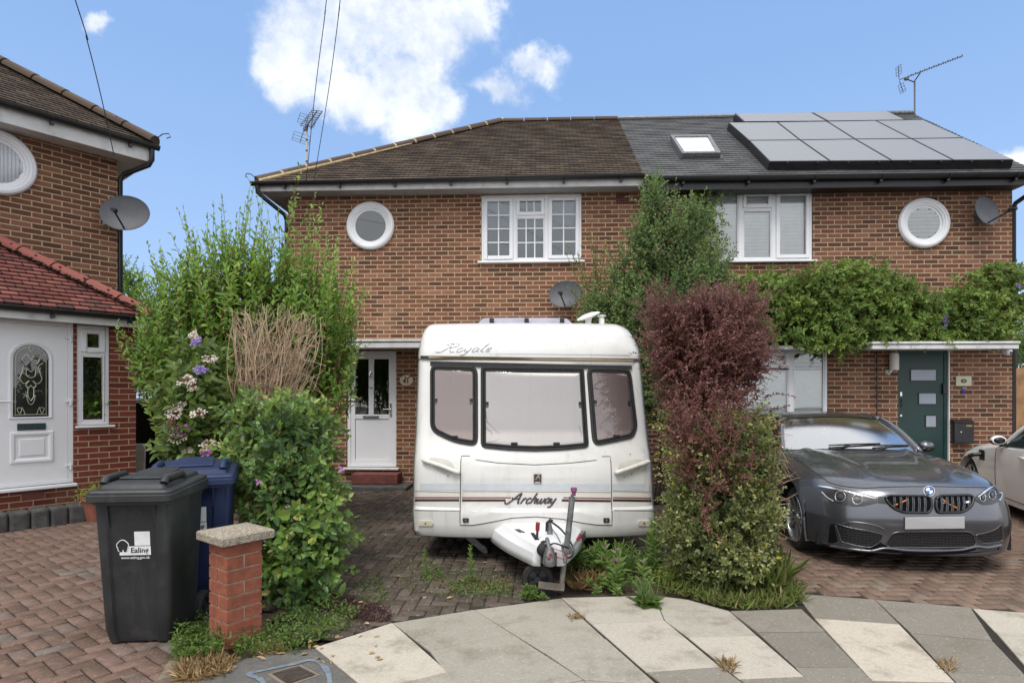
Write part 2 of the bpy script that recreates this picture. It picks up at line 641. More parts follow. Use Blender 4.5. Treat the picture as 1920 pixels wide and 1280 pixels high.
simple('galvanised', (0.20, 0.21, 0.215), 0.5, metal=0.7, var=0.3, scale=30, dirt=(0.13, 0.10, 0.07), dirt_amt=0.35, dirt_scale=9)
simple('rusty_steel', (0.17, 0.155, 0.135), 0.65, metal=0.4, var=0.25, scale=20, dirt=(0.16, 0.09, 0.05), dirt_amt=0.6, dirt_scale=12)
simple('dish_grey', (0.070, 0.075, 0.088), 0.55, var=0.15, scale=6, dirt=(0.08, 0.08, 0.08), dirt_amt=0.3)
simple('aerial_metal', (0.13, 0.13, 0.14), 0.5, metal=0.6, var=0.2)
simple('mast_pale', (0.45, 0.43, 0.42), 0.5, metal=0.3, var=0.2)
simple('wire', (0.035, 0.035, 0.04), 0.6, var=0.1)
simple('plum_plastic', (0.22, 0.06, 0.15), 0.5, var=0.15)
simple('red_plastic', (0.20, 0.016, 0.020), 0.35, var=0.15)
simple('terracotta', (0.24, 0.085, 0.055), 0.75, var=0.2, scale=12)
simple('red_pot', (0.10, 0.012, 0.016), 0.4, var=0.2)
simple('cream_plaque', (0.55, 0.47, 0.33), 0.5, var=0.08)
simple('pale_plaque', (0.48, 0.49, 0.36), 0.5, var=0.06)
simple('ink', (0.02, 0.018, 0.018), 0.5, var=0.1)
simple('brown_ink', (0.07, 0.035, 0.02), 0.5, var=0.1)
simple('label_white', (0.72, 0.73, 0.75), 0.5, var=0.05, dirt=(0.45, 0.45, 0.45), dirt_amt=0.25, dirt_scale=14)
simple('key_blue', (0.01, 0.03, 0.30), 0.4, var=0.1)
simple('brass', (0.40, 0.29, 0.12), 0.35, metal=0.8, var=0.1)
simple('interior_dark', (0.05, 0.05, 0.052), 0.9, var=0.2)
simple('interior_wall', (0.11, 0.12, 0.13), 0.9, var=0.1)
simple('curtain_white', (0.62, 0.63, 0.64), 0.9, var=0.1, scale=3)
simple('blind_white', (0.90, 0.90, 0.90), 0.7, var=0.05)
simple('blind_grey', (0.22, 0.27, 0.29), 0.8, var=0.05)
simple('grey_glass', (0.075, 0.082, 0.095), 0.25, var=0.1)
simple('frosted', (0.30, 0.34, 0.40), 0.35, var=0.05)
simple('lead_came', (0.55, 0.53, 0.42), 0.35, metal=0.6, var=0.1)
simple('green_letterplate', (0.03, 0.055, 0.055), 0.35, metal=0.3, var=0.5, scale=60)
simple('fence_wood', (0.33, 0.19, 0.09), 0.8, var=0.25, scale=5, bump=0.3)
simple('shed_wood', (0.048, 0.050, 0.056), 0.85, var=0.3, scale=8, bump=0.3)
simple('bark', (0.075, 0.055, 0.04), 0.9, var=0.35, scale=15, bump=0.6)
simple('bark_red', (0.15, 0.065, 0.035), 0.8, var=0.3, scale=15)
simple('dead_twig', (0.42, 0.305, 0.21), 0.9, var=0.3, scale=12)
simple('green_stem', (0.10, 0.16, 0.04), 0.7, var=0.3, scale=12)
simple('bin_grey', (0.021, 0.023, 0.025), 0.48, var=0.25, scale=3, dirt=(0.075, 0.075, 0.070), dirt_amt=0.38, dirt_scale=7, bump=0.12, bscale=240, streak=0.35)
simple('bin_blue', (0.007, 0.018, 0.068), 0.46, var=0.2, scale=3, dirt=(0.025, 0.033, 0.075), dirt_amt=0.3, dirt_scale=6, bump=0.12, bscale=240)
simple('cover_iron', (0.060, 0.046, 0.040), 0.7, metal=0.3, var=0.3, scale=30, bump=0.4)
simple('blue_paint', (0.135, 0.168, 0.205), 0.9, var=0.3, scale=14, dirt=(0.17, 0.165, 0.155), dirt_amt=0.98, dirt_scale=16)

# caravan
simple('caravan_white', (0.62, 0.615, 0.60), 0.33, var=0.03, scale=1.5, dirt=(0.33, 0.32, 0.25), dirt_amt=0.22, dirt_scale=2.6, coat=0.2, streak=0.42)
simple('caravan_lower', (0.69, 0.68, 0.65), 0.36, var=0.03, scale=1.5, dirt=(0.38, 0.34, 0.27), dirt_amt=0.35, dirt_scale=4.0)
simple('cover_white', (0.70, 0.71, 0.73), 0.35, var=0.03, scale=2, dirt=(0.40, 0.37, 0.32), dirt_amt=0.2, dirt_scale=6)
simple('handle_white', (0.62, 0.61, 0.57), 0.4, var=0.05, dirt=(0.22, 0.12, 0.07), dirt_amt=0.35, dirt_scale=20)
simple('handle_recess', (0.50, 0.49, 0.44), 0.5, var=0.08, dirt=(0.2, 0.11, 0.06), dirt_amt=0.3, dirt_scale=25)
simple('stripe_brown', (0.05, 0.022, 0.022), 0.4, var=0.1)
simple('stripe_rust', (0.24, 0.10, 0.055), 0.4, var=0.1)
simple('stripe_gold', (0.38, 0.28, 0.15), 0.4, var=0.1)
simple('stripe_blue', (0.50, 0.54, 0.58), 0.35, var=0.05)
simple('letter_dark', (0.055, 0.040, 0.045), 0.4, var=0.1)
simple('letter_faded', (0.42, 0.46, 0.54), 0.4, var=0.5, scale=45, dirt=(0.72, 0.71, 0.69), dirt_amt=0.9, dirt_scale=16)
simple('letter_cream', (0.55, 0.48, 0.36), 0.4, var=0.1)
simple('badge_dark', (0.050, 0.045, 0.045), 0.35, var=0.1)
simple('marker_lens', (0.58, 0.53, 0.42), 0.3, var=0.05)
simple('seam', (0.10, 0.10, 0.09), 0.8, var=0.3)
simple('vent_lilac', (0.30, 0.29, 0.36), 0.25, var=0.1)


def curtain_mat(name, ca_, cb_, rough):
    """Hanging insulated screen: soft vertical folds and a few creases."""
    m_, t, bs, out = newmat(name)
    co = t.node('ShaderNodeTexCoord', out=3)
    w = t.vm('MULTIPLY', co, (1.0, 0.1, 0.16))
    n = t.noise(w, 9.0, 4, 0.55)
    n2 = t.noise(co, 2.2, 3)
    t.put(bs.inputs['Base Color'], t.mix(n2, ca_, cb_))
    bs.inputs['Roughness'].default_value = rough
    t.put(bs.inputs['Normal'], t.node('ShaderNodeBump', Strength=0.6, Distance=0.03, Height=t.m('ADD', n, t.m('MULTIPLY', n2, 0.8))))
    return m_


curtain_mat('screen_silver', (0.84, 0.80, 0.77), (0.92, 0.885, 0.855), 0.40)
curtain_mat('curtain_pink', (0.42, 0.32, 0.30), (0.50, 0.40, 0.375), 0.6)
curtain_mat('net_curtain', (0.50, 0.53, 0.57), (0.62, 0.65, 0.68), 0.8)


def glass(name, tint=(0.9, 0.93, 0.93), refl=1.0, rough=0.01, base=0.0):
    """Window glass: clear with a real sky reflection."""
    m_ = bpy.data.materials.new(name)
    m_.use_nodes = True
    t = NT(m_.node_tree)
    t.n.clear()
    out = t.n.new('ShaderNodeOutputMaterial')
    fr = t.node('ShaderNodeFresnel', IOR=1.5)
    fac = t.m('ADD', t.m('MULTIPLY', fr, refl), base, clamp=True)
    co = t.node('ShaderNodeTexCoord', out=3)
    nb = t.noise(co, 1.2, 2)
    bp = t.node('ShaderNodeBump', Strength=0.05, Distance=0.02, Height=nb)
    gl = t.node('ShaderNodeBsdfGlossy', Color=(1, 1, 1, 1), Roughness=rough, Normal=bp)
    tr = t.node('ShaderNodeBsdfTransparent', Color=tuple(tint) + (1,))
    ms_ = t.n.new('ShaderNodeMixShader')
    t.put(ms_.inputs[0], fac)
    t.l.new(tr, ms_.inputs[1])
    t.l.new(gl, ms_.inputs[2])
    t.l.new(ms_.outputs[0], out.inputs[0])
    M[name] = m_
    return m_


glass('window_glass', (0.95, 0.97, 0.97), 1.5, base=0.035)
glass('sky_glass', (0.70, 0.76, 0.80), 1.6, base=0.035)
glass('acrylic', (0.99, 0.975, 0.97), 1.3, base=0.035)
glass('windscreen', (0.55, 0.60, 0.62), 1.8, rough=0.16, base=0.42)
glass('side_glass', (0.25, 0.28, 0.29), 1.5, base=0.05)
glass('lamp_lens', (0.92, 0.94, 0.96), 1.3, base=0.03)


def paint(name, col, flake=0.2, rough=0.28, metal=0.5, drops=True, dirt=0.1):
    m_, t, bs, out = newmat(name)
    co = t.node('ShaderNodeTexCoord', out=3)
    n = t.noise(co, 400.0, 2)
    n2 = t.noise(co, 3.0, 5)
    c = t.mix(n, [x * (1 - flake) for x in col], [min(1, x * (1 + flake)) for x in col])
    c = t.mix(t.m('MULTIPLY', n2, dirt), c, (0.20, 0.18, 0.16))
    t.put(bs.inputs['Base Color'], c)
    bs.inputs['Metallic'].default_value = metal
    bs.inputs['Roughness'].default_value = rough
    bs.inputs['Coat Weight'].default_value = 0.9
    bs.inputs['Coat Roughness'].default_value = 0.03
    if drops:
        vo = t.n.new('ShaderNodeTexVoronoi')
        vo.inputs['Scale'].default_value = 95.0
        t.put(vo.inputs['Vector'], co)
        dr = t.m('MULTIPLY', t.m('SUBTRACT', 1.0, t.step(vo.outputs['Distance'], 0.10, 0.34)), t.step(t.noise(co, 11.0, 3), 0.42, 0.6))
        nrm = t.sep(t.node('ShaderNodeNewGeometry', out=1))[2]
        dr = t.m('MULTIPLY', dr, t.step(nrm, 0.35, 0.8))
        b = t.node('ShaderNodeBump', Strength=0.5, Distance=0.006, Height=dr)
        t.put(bs.inputs['Normal'], b)
        t.put(bs.inputs['Coat Normal'], b)
    return m_


paint('car_grey', (0.118, 0.124, 0.144), rough=0.27, metal=0.75, dirt=0.03)
paint('car_roof', (0.030, 0.029, 0.027), rough=0.30, metal=0.2, dirt=0.05)
paint('car_white', (0.86, 0.86, 0.85), rough=0.3, metal=0.05, flake=0.05, drops=False, dirt=0.12)
simple('alloy', (0.55, 0.56, 0.58), 0.25, metal=0.9, var=0.08)
simple('plate_grey', (0.36, 0.36, 0.37), 0.5, var=0.03, scale=4)
simple('orange_trim', (0.55, 0.16, 0.012), 0.4, var=0.15)
simple('lamp_dark', (0.03, 0.032, 0.036), 0.25, var=0.2)
simple('lamp_glint', (0.09, 0.095, 0.105), 0.15, metal=0.3, var=0.1)
simple('lamp_chrome', (0.78, 0.80, 0.83), 0.15, metal=0.8, var=0.05)
simple('roundel_blue', (0.02, 0.12, 0.42), 0.25, var=0.05)
simple('roundel_white', (0.75, 0.76, 0.78), 0.25, var=0.03)
simple('badge_red', (0.45, 0.02, 0.02), 0.3, var=0.05)
simple('intake_black', (0.006, 0.006, 0.007), 0.95, var=0.3, spec=0.1)
simple('car_seat', (0.03, 0.03, 0.032), 0.8, var=0.2)


def honeycomb():
    m_, t, bs, out = newmat('honeycomb')
    co = t.node('ShaderNodeTexCoord', out=3)
    vo = t.n.new('ShaderNodeTexVoronoi')
    vo.feature = 'DISTANCE_TO_EDGE'
    vo.inputs['Scale'].default_value = 34.0
    vo.inputs['Randomness'].default_value = 0.25
    t.put(vo.inputs['Vector'], t.vm('MULTIPLY', co, (1.0, 0.0, 1.3)))
    e = t.step(vo.outputs['Distance'], 0.06, 0.14)
    t.put(bs.inputs['Base Color'], t.mix(e, (0.022, 0.023, 0.026), (0.004, 0.004, 0.005)))
    bs.inputs['Roughness'].default_value = 0.4
    t.put(bs.inputs['Normal'], t.node('ShaderNodeBump', Strength=0.8, Distance=0.01, Height=t.m('SUBTRACT', 1.0, e)))


honeycomb()


def solar():
    m_, t, bs, out = newmat('solar_cell')
    uv = t.node('ShaderNodeTexCoord', out=2)
    u, v = t.sep(uv)[:2]
    gx = t.m('ABSOLUTE', t.m('SUBTRACT', t.m('FRACT', t.m('MULTIPLY', u, 6.2)), 0.5))
    gy = t.m('ABSOLUTE', t.m('SUBTRACT', t.m('FRACT', t.m('MULTIPLY', v, 6.2)), 0.5))
    g = t.step(t.m('MAXIMUM', gx, gy), 0.470, 0.495)
    co = t.node('ShaderNodeTexCoord', out=3)
    c = t.mix(g, (0.170, 0.173, 0.182), (0.225, 0.228, 0.235))  # pale sky reflection is put into the cell grey
    c = t.mix(t.m('MULTIPLY', t.step(t.noise(co, 5.0, 6, 0.7), 0.5, 0.8), 0.25), c, (0.17, 0.17, 0.18))
    t.put(bs.inputs['Base Color'], c)
    bs.inputs['Roughness'].default_value = 0.45
    bs.inputs['Coat Weight'].default_value = 0.5
    bs.inputs['Coat Roughness'].default_value = 0.3
    bs.inputs['Coat IOR'].default_value = 1.4


solar()


def from_attr(name, stops, rough=0.9, nscale=30.0, namt=0.35, bump=0.6, bscale=90.0, dirt=None, dirt_amt=0.4, dirt_scale=3.0, speck=None, bdist=0.006):
    """Paving units: one tone per unit from the face attribute, with grain, specks and patches of dirt."""
    m_, t, bs, out = newmat(name)
    at = t.n.new('ShaderNodeAttribute')
    at.attribute_name = 'rnd'
    c = t.ramp(at.outputs['Fac'], stops)
    co = t.node('ShaderNodeTexCoord', out=3)
    n = t.noise(co, nscale, 6, 0.7)
    c = t.mix(t.m('MULTIPLY', t.step(n, 0.35, 0.7), namt), c, [0.35 * x for x in stops[0][1]])
    if dirt is not None:
        c = t.mix(t.m('MULTIPLY', t.step(t.noise(co, dirt_scale, 8, 0.7), 0.47, 0.68), dirt_amt), c, dirt)
    if speck is not None:
        c = t.mix(t.m('MULTIPLY', t.step(t.noise(co, 60.0, 3, 0.6), 0.60, 0.68), 0.42), c, speck)
    t.put(bs.inputs['Base Color'], c)
    bs.inputs['Roughness'].default_value = rough
    bs.inputs['Specular IOR Level'].default_value = 0.25
    t.put(bs.inputs['Normal'], t.node('ShaderNodeBump', Strength=bump, Distance=bdist, Height=t.noise(co, bscale, 5, 0.65)))
    return m_


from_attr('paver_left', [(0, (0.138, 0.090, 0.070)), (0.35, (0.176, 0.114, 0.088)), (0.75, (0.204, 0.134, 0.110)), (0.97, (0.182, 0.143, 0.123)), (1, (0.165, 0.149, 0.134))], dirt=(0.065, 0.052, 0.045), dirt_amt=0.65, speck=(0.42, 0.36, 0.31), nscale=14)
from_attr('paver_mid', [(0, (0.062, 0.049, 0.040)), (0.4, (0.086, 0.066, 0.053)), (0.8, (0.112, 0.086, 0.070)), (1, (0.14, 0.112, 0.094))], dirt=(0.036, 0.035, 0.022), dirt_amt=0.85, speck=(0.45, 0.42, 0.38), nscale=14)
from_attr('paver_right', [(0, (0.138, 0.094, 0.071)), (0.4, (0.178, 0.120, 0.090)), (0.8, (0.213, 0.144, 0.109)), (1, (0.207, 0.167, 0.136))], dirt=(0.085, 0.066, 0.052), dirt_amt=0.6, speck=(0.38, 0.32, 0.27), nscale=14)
from_attr('slab', [(0, (0.165, 0.150, 0.128)), (0.3, (0.235, 0.216, 0.182)), (0.5, (0.31, 0.292, 0.245)), (0.75, (0.41, 0.382, 0.328)), (1, (0.51, 0.460, 0.382))], rough=0.92, nscale=85, namt=0.26, bump=0.5, bscale=110, dirt=(0.15, 0.128, 0.095), dirt_amt=0.55, dirt_scale=2.6, bdist=0.004, speck=(0.50, 0.475, 0.42))


def ground_mat(name, a, b, c3, scale=6.0):
    m_, t, bs, out = newmat(name)
    co = t.node('ShaderNodeTexCoord', out=3)
    n = t.noise(co, scale, 8, 0.7)
    n2 = t.noise(co, scale * 9, 5, 0.7)
    c = t.mix(t.step(n, 0.35, 0.65), a, b)
    c = t.mix(t.m('MULTIPLY', t.step(n2, 0.5, 0.72), 0.6), c, c3)
    t.put(bs.inputs['Base Color'], c)
    bs.inputs['Roughness'].default_value = 0.95
    t.put(bs.inputs['Normal'], t.node('ShaderNodeBump', Strength=0.9, Distance=0.02, Height=t.m('ADD', n2, n)))


ground_mat('soil', (0.075, 0.052, 0.037), (0.115, 0.082, 0.058), (0.045, 0.034, 0.024))
ground_mat('joint_soil', (0.020, 0.016, 0.012), (0.036, 0.029, 0.020), (0.03, 0.035, 0.014), 9)
ground_mat('tarmac', (0.135, 0.130, 0.120), (0.185, 0.178, 0.165), (0.09, 0.086, 0.08), 12)
ground_mat('sandy', (0.30, 0.25, 0.18), (0.24, 0.20, 0.15), (0.36, 0.31, 0.24), 12)


def leafmat(name, stops, rough=0.45, trans=0.35, edge=None):
    """Leaf: a tone per leaf from the face attribute, some light passing through."""
    m_ = bpy.data.materials.new(name)
    m_.use_nodes = True
    t = NT(m_.node_tree)
    t.n.clear()
    out = t.n.new('ShaderNodeOutputMaterial')
    at = t.n.new('ShaderNodeAttribute')
    at.attribute_name = 'rnd'
    c = t.ramp(at.outputs['Fac'], stops)
    bs = t.n.new('ShaderNodeBsdfPrincipled')
    t.put(bs.inputs['Base Color'], c)
    bs.inputs['Roughness'].default_value = rough
    bs.inputs['Specular IOR Level'].default_value = 0.35
    tr = t.n.new('ShaderNodeBsdfTranslucent')
    t.put(tr.inputs[0], t.mix(0.5, c, [min(1, 1.8 * x) for x in stops[-1][1]]))
    ms_ = t.n.new('ShaderNodeMixShader')
    ms_.inputs[0].default_value = trans
    t.l.new(bs.outputs[0], ms_.inputs[1])
    t.l.new(tr.outputs[0], ms_.inputs[2])
    t.l.new(ms_.outputs[0], out.inputs[0])
    M[name] = m_
    return m_


leafmat('leaf_privet', [(0, (0.052, 0.115, 0.024)), (0.5, (0.115, 0.235, 0.038)), (0.85, (0.20, 0.36, 0.055)), (1, (0.32, 0.44, 0.085))])
leafmat('leaf_climber', [(0, (0.030, 0.075, 0.026)), (0.4, (0.080, 0.170, 0.045)), (0.75, (0.165, 0.29, 0.055)), (0.95, (0.29, 0.38, 0.09)), (1, (0.34, 0.34, 0.09))], rough=0.35)
leafmat('leaf_dark', [(0, (0.030, 0.055, 0.025)), (0.6, (0.055, 0.095, 0.036)), (1, (0.105, 0.16, 0.05))])
leafmat('leaf_evergreen', [(0, (0.042, 0.085, 0.032)), (0.5, (0.090, 0.155, 0.050)), (0.85, (0.155, 0.25, 0.07)), (1, (0.24, 0.32, 0.10))], rough=0.4)
leafmat('leaf_red', [(0, (0.065, 0.025, 0.022)), (0.5, (0.142, 0.055, 0.050)), (0.85, (0.235, 0.106, 0.095)), (1, (0.33, 0.195, 0.17))])
leafmat('leaf_variegated', [(0, (0.050, 0.080, 0.032)), (0.4, (0.105, 0.145, 0.050)), (0.68, (0.24, 0.28, 0.11)), (0.93, (0.46, 0.48, 0.24)), (1, (0.46, 0.42, 0.06))])
leafmat('leaf_wisteria', [(0, (0.058, 0.110, 0.024)), (0.45, (0.120, 0.220, 0.042)), (0.8, (0.195, 0.32, 0.062)), (0.95, (0.28, 0.36, 0.085)), (1, (0.36, 0.28, 0.10))])
leafmat('leaf_weed', [(0, (0.050, 0.095, 0.022)), (0.5, (0.10, 0.175, 0.036)), (1, (0.20, 0.28, 0.06))])
leafmat('leaf_grass', [(0, (0.07, 0.13, 0.025)), (0.5, (0.13, 0.20, 0.045)), (0.85, (0.20, 0.26, 0.075)), (1, (0.36, 0.31, 0.14))])
leafmat('leaf_straw', [(0, (0.22, 0.14, 0.06)), (0.5, (0.34, 0.23, 0.11)), (1, (0.46, 0.34, 0.19))], trans=0.15)
leafmat('leaf_lime', [(0, (0.12, 0.18, 0.025)), (0.5, (0.19, 0.26, 0.04)), (1, (0.30, 0.34, 0.06))])
leafmat('leaf_hydrangea', [(0, (0.045, 0.09, 0.024)), (0.5, (0.085, 0.15, 0.034)), (1, (0.17, 0.22, 0.045))])
leafmat('petal_white', [(0, (0.42, 0.30, 0.25)), (0.35, (0.62, 0.55, 0.48)), (1, (0.80, 0.78, 0.72))])
leafmat('petal_pink', [(0, (0.36, 0.13, 0.33)), (1, (0.62, 0.30, 0.58))])
leafmat('petal_violet', [(0, (0.22, 0.14, 0.42)), (1, (0.42, 0.33, 0.66))])
leafmat('petal_brown', [(0, (0.16, 0.085, 0.06)), (1, (0.30, 0.18, 0.13))])
leafmat('sedum_dark', [(0, (0.035, 0.014, 0.018)), (1, (0.10, 0.045, 0.045))])
# ---------------------------------------------------------------- ground, paving
def structure(o):
    o['kind'] = 'structure'
    return o


b = MB()
b.face([(-300, -60, -0.05), (300, -60, -0.05), (300, 500, -0.05), (-300, 500, -0.05)])
structure(b.build('ground', M['soil']))


def in_poly(x, y, poly):
    c = np.zeros(x.shape, bool)
    n = len(poly)
    for i in range(n):
        x0, y0 = poly[i]
        x1, y1 = poly[(i + 1) % n]
        cond = ((y0 > y) != (y1 > y))
        with np.errstate(divide='ignore', invalid='ignore'):
            xi = (x1 - x0) * (y - y0) / (y1 - y0 + 1e-12) + x0
        c ^= cond & (x < xi)
    return c


def np_mesh(name, verts, faces, mat_, rnd=None, parent=None, smooth=False):
    """Quad mesh straight from arrays, with a tone per face."""
    me = bpy.data.meshes.new(name)
    nv, nf = len(verts), len(faces)
    me.vertices.add(nv)
    me.vertices.foreach_set('co', np.asarray(verts, np.float32).ravel())
    k = faces.shape[1]
    me.loops.add(nf * k)
    me.loops.foreach_set('vertex_index', np.asarray(faces, np.int32).ravel())
    me.polygons.add(nf)
    me.polygons.foreach_set('loop_start', np.arange(0, nf * k, k, dtype=np.int32))
    if rnd is not None:
        at = me.attributes.new('rnd', 'FLOAT', 'FACE')
        at.data.foreach_set('value', np.asarray(rnd, np.float32))
    for m_ in (mat_ if isinstance(mat_, (list, tuple)) else [mat_]):
        me.materials.append(m_)
    if smooth:
        me.polygons.foreach_set('use_smooth', np.ones(nf, bool))
    me.update(calc_edges=True)
    me.validate()
    o = bpy.data.objects.new(name, me)
    return link(o, parent)


def paving(name, poly, ang, mat_, cx, cy, ext, seed, L=0.2, gap=0.0085, sunk=None):
    """Herringbone block paving laid as real chamfered blocks inside a polygon."""
    r = np.random.default_rng(seed)
    n = int(ext / (L / 2))
    I, J = np.meshgrid(np.arange(-n, n), np.arange(-n, n), indexing='ij')
    mm = (I - J) % 4
    hx = np.stack([I[mm == 0] + 1.0, J[mm == 0] + 0.5], 1) * (L / 2)
    vx = np.stack([I[mm == 3] + 0.5, J[mm == 3] + 1.0], 1) * (L / 2)
    cen = np.concatenate([hx, vx])
    ver = np.concatenate([np.zeros(len(hx)), np.ones(len(vx))])
    ca_, sa = math.cos(ang), math.sin(ang)
    wx = cx + cen[:, 0] * ca_ - cen[:, 1] * sa
    wy = cy + cen[:, 0] * sa + cen[:, 1] * ca_
    k = in_poly(wx, wy, poly)
    wx, wy, ver = wx[k], wy[k], ver[k]
    m_ = len(wx)
    hl = np.where(ver == 0, L / 2, L / 4) - gap / 2
    hw = np.where(ver == 0, L / 4, L / 2) - gap / 2
    sx = np.array([-1, 1, 1, -1])
    sy = np.array([-1, -1, 1, 1])
    zt = r.normal(0, 0.0018, m_)
    tx, ty = r.normal(0, 0.008, m_), r.normal(0, 0.008, m_)
    rot = ang + r.normal(0, 0.012, m_)
    vs = []
    for inn, dz_ in ((0.005, 0.0), (0.0, -0.006), (0.0, -0.03)):
        lx = sx[None] * (hl[:, None] - inn)
        ly = sy[None] * (hw[:, None] - inn)
        X = wx[:, None] + lx * np.cos(rot)[:, None] - ly * np.sin(rot)[:, None]
        Y = wy[:, None] + lx * np.sin(rot)[:, None] + ly * np.cos(rot)[:, None]
        Z = zt[:, None] + tx[:, None] * lx + ty[:, None] * ly + dz_
        if sunk is not None:
            Z = Z + sunk(X, Y)
        vs.append(np.stack([X, Y, Z], 2))
    V = np.concatenate(vs, 1).reshape(-1, 3)
    base = np.arange(m_)[:, None] * 12
    q = [[0, 1, 2, 3]] + [[4 + a, 4 + (a + 1) % 4, (a + 1) % 4, a] for a in range(4)] + [[8 + a, 8 + (a + 1) % 4, 4 + (a + 1) % 4, 4 + a] for a in range(4)]
    Fc = np.concatenate([base + np.array(x)[None] for x in q], 1).reshape(-1, 4)
    rnd = np.repeat(r.random(m_), 9)
    return structure(np_mesh(name, V, Fc, mat_, rnd))


def sheet(name, poly, z, mat_):
    bb = MB()
    bb.face([(x, y, z) for x, y in poly])
    return structure(bb.build(name, mat_))


def gp(*pts):
    return [tuple(G(*p)[:2]) for p in pts]


left_poly = gp((450, 905), (448, 1000), (428, 1100), (425, 1232), (330, 1246), (296, 1300)) + [(-2.2, 2.6), (-9, 2.6), (-11, 5), (-9, 11), (-5, 11)]
mid_poly = gp((440, 905), (470, 1100), (560, 1200), (640, 1186), (736, 1166), (890, 1141), (1048, 1119), (1030, 1090), (1150, 1062), (1290, 1030), (1330, 909))
right_poly = gp((1452, 1010), (1470, 1075), (1503, 1112), (1640, 1122), (1825, 1139), (1960, 1150)) + [(9.5, 3.7), (13, 9.5), (8, 9.7)] + gp((1400, 910))
for nm, pl, z in (('driveway_bed_left', left_poly, -0.0095), ('driveway_bed_middle', mid_poly, -0.0085), ('driveway_bed_right', right_poly, -0.0105)):
    sheet(nm, pl, z, M['joint_soil'])
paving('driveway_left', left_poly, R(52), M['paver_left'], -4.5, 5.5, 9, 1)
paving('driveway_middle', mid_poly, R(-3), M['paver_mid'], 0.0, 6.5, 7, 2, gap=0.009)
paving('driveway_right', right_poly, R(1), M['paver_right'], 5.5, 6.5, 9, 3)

# pavement slabs, each a laid block; tone 0 dark .. 1 cream
slabs = [
    ([(590, 1214), (736, 1168), (841, 1260), (690, 1296)], 0.88),
    ([(736, 1168), (889, 1143), (960, 1189), (805, 1221)], 0.50),
    ([(805, 1221), (960, 1189), (1094, 1275), (880, 1320)], 0.52),
    ([(690, 1296), (841, 1260), (905, 1340), (760, 1370)], 0.55),
    ([(889, 1143), (1052, 1121), (1136, 1198), (1020, 1224)], 0.54),
    ([(1020, 1224), (1136, 1198), (1232, 1283), (1094, 1275)], 0.56),
    ([(1052, 1121), (1226, 1116), (1246, 1163), (1109, 1170)], 0.72),
    ([(1109, 1170), (1246, 1163), (1352, 1250), (1212, 1260)], 0.80),
    ([(1226, 1116), (1290, 1124), (1368, 1146), (1419, 1191), (1289, 1194), (1246, 1163)], 0.68),
    ([(1289, 1194), (1419, 1191), (1508, 1268), (1386, 1273)], 0.84),
    ([(1368, 1146), (1503, 1142), (1548, 1184), (1420, 1186)], 0.30),
    ([(1420, 1186), (1548, 1184), (1610, 1250), (1490, 1250)], 0.14),
    ([(1490, 1250), (1610, 1250), (1670, 1310), (1550, 1315)], 0.28),
    ([(1490, 1113), (1640, 1124), (1687, 1171), (1527, 1160)], 0.22),
    ([(1527, 1160), (1687, 1171), (1792, 1280), (1634, 1276)], 1.0),
    ([(1640, 1124), (1820, 1139), (1862, 1202), (1706, 1186)], 0.24),
    ([(1706, 1186), (1862, 1202), (1925, 1268), (1772, 1258)], 0.22),
    ([(1823, 1140), (1975, 1153), (2020, 1195), (1865, 1184)], 0.86),
    ([(1865, 1184), (2020, 1195), (2080, 1255), (1924, 1252)], 0.78),
    ([(1772, 1258), (1925, 1268), (1990, 1340), (1850, 1340)], 0.25),
    ([(1212, 1260), (1352, 1250), (1470, 1340), (1320, 1345)], 0.26),
    ([(1094, 1275), (1232, 1283), (1290, 1345), (1160, 1350)], 0.45),
    ([(880, 1320), (1094, 1275), (1160, 1350), (950, 1390)], 0.5),
    ([(1386, 1273), (1508, 1268), (1580, 1330), (1470, 1340)], 0.24),
    ([(1634, 1276), (1792, 1280), (1850, 1340), (1700, 1340)], 0.3),
    ([(1924, 1252), (2080, 1255), (2130, 1340), (1990, 1340)], 0.3),
]
sb = MB()
tones = []
for k, (pp, tone) in enumerate(slabs):
    q = [Vector(G(*p)[:2]) for p in pp]
    q = [Vector(p) for p in inset([tuple(p) for p in q], 0.0035)]
    c_ = sum(q, Vector((0, 0))) / len(q)
    zt = 0.004 + random.uniform(-0.002, 0.003)
    tilt = (random.uniform(-.004, .004), random.uniform(-.004, .004))
    n0 = len(sb.f)
    top = [(p.x, p.y, zt + (p.x - c_.x) * tilt[0] + (p.y - c_.y) * tilt[1]) for p in q]
    sb.prism([(x, y, -0.04) for x, y, z in top], (0, 0, 0.04))
    nn = len(top)
    for i in range(nn):
        sb.v[-nn + i] = Vector(top[i])
    tones += [tone + random.uniform(-.02, .02)] * (len(sb.f) - n0)
slab_o = structure(sb.build('pavement', M['slab'], attr=tones, weld=False, bevel=0.004, seg=2))
sheet('pavement_bed', gp((560, 1230), (736, 1164), (889, 1139), (1052, 1118), (1300, 1122), (1370, 1143), (1490, 1110), (1640, 1120), (1990, 1150), (2250, 1360), (900, 1420), (700, 1400)), -0.006, M['joint_soil'])
tar_poly = gp((330, 1300), (400, 1262), (440, 1240), (520, 1222), (590, 1216), (690, 1298), (760, 1375), (420, 1420))
sheet('tarmac_path', tar_poly, 0.002, M['tarmac'])
# sandy strip between the pavers and the tarmac
sheet('sandy_strip', gp((318, 1236), (405, 1232), (440, 1242), (400, 1264), (330, 1302), (280, 1300)), 0.0005, M['sandy'])
# road beyond the pavement, towards and behind the viewer
b = MB()
b.face([(-40, -40, -0.02), (40, -40, -0.02), (40, 2.2, -0.02), (-40, 2.2, -0.02)])
structure(b.build('road', M['tarmac']))

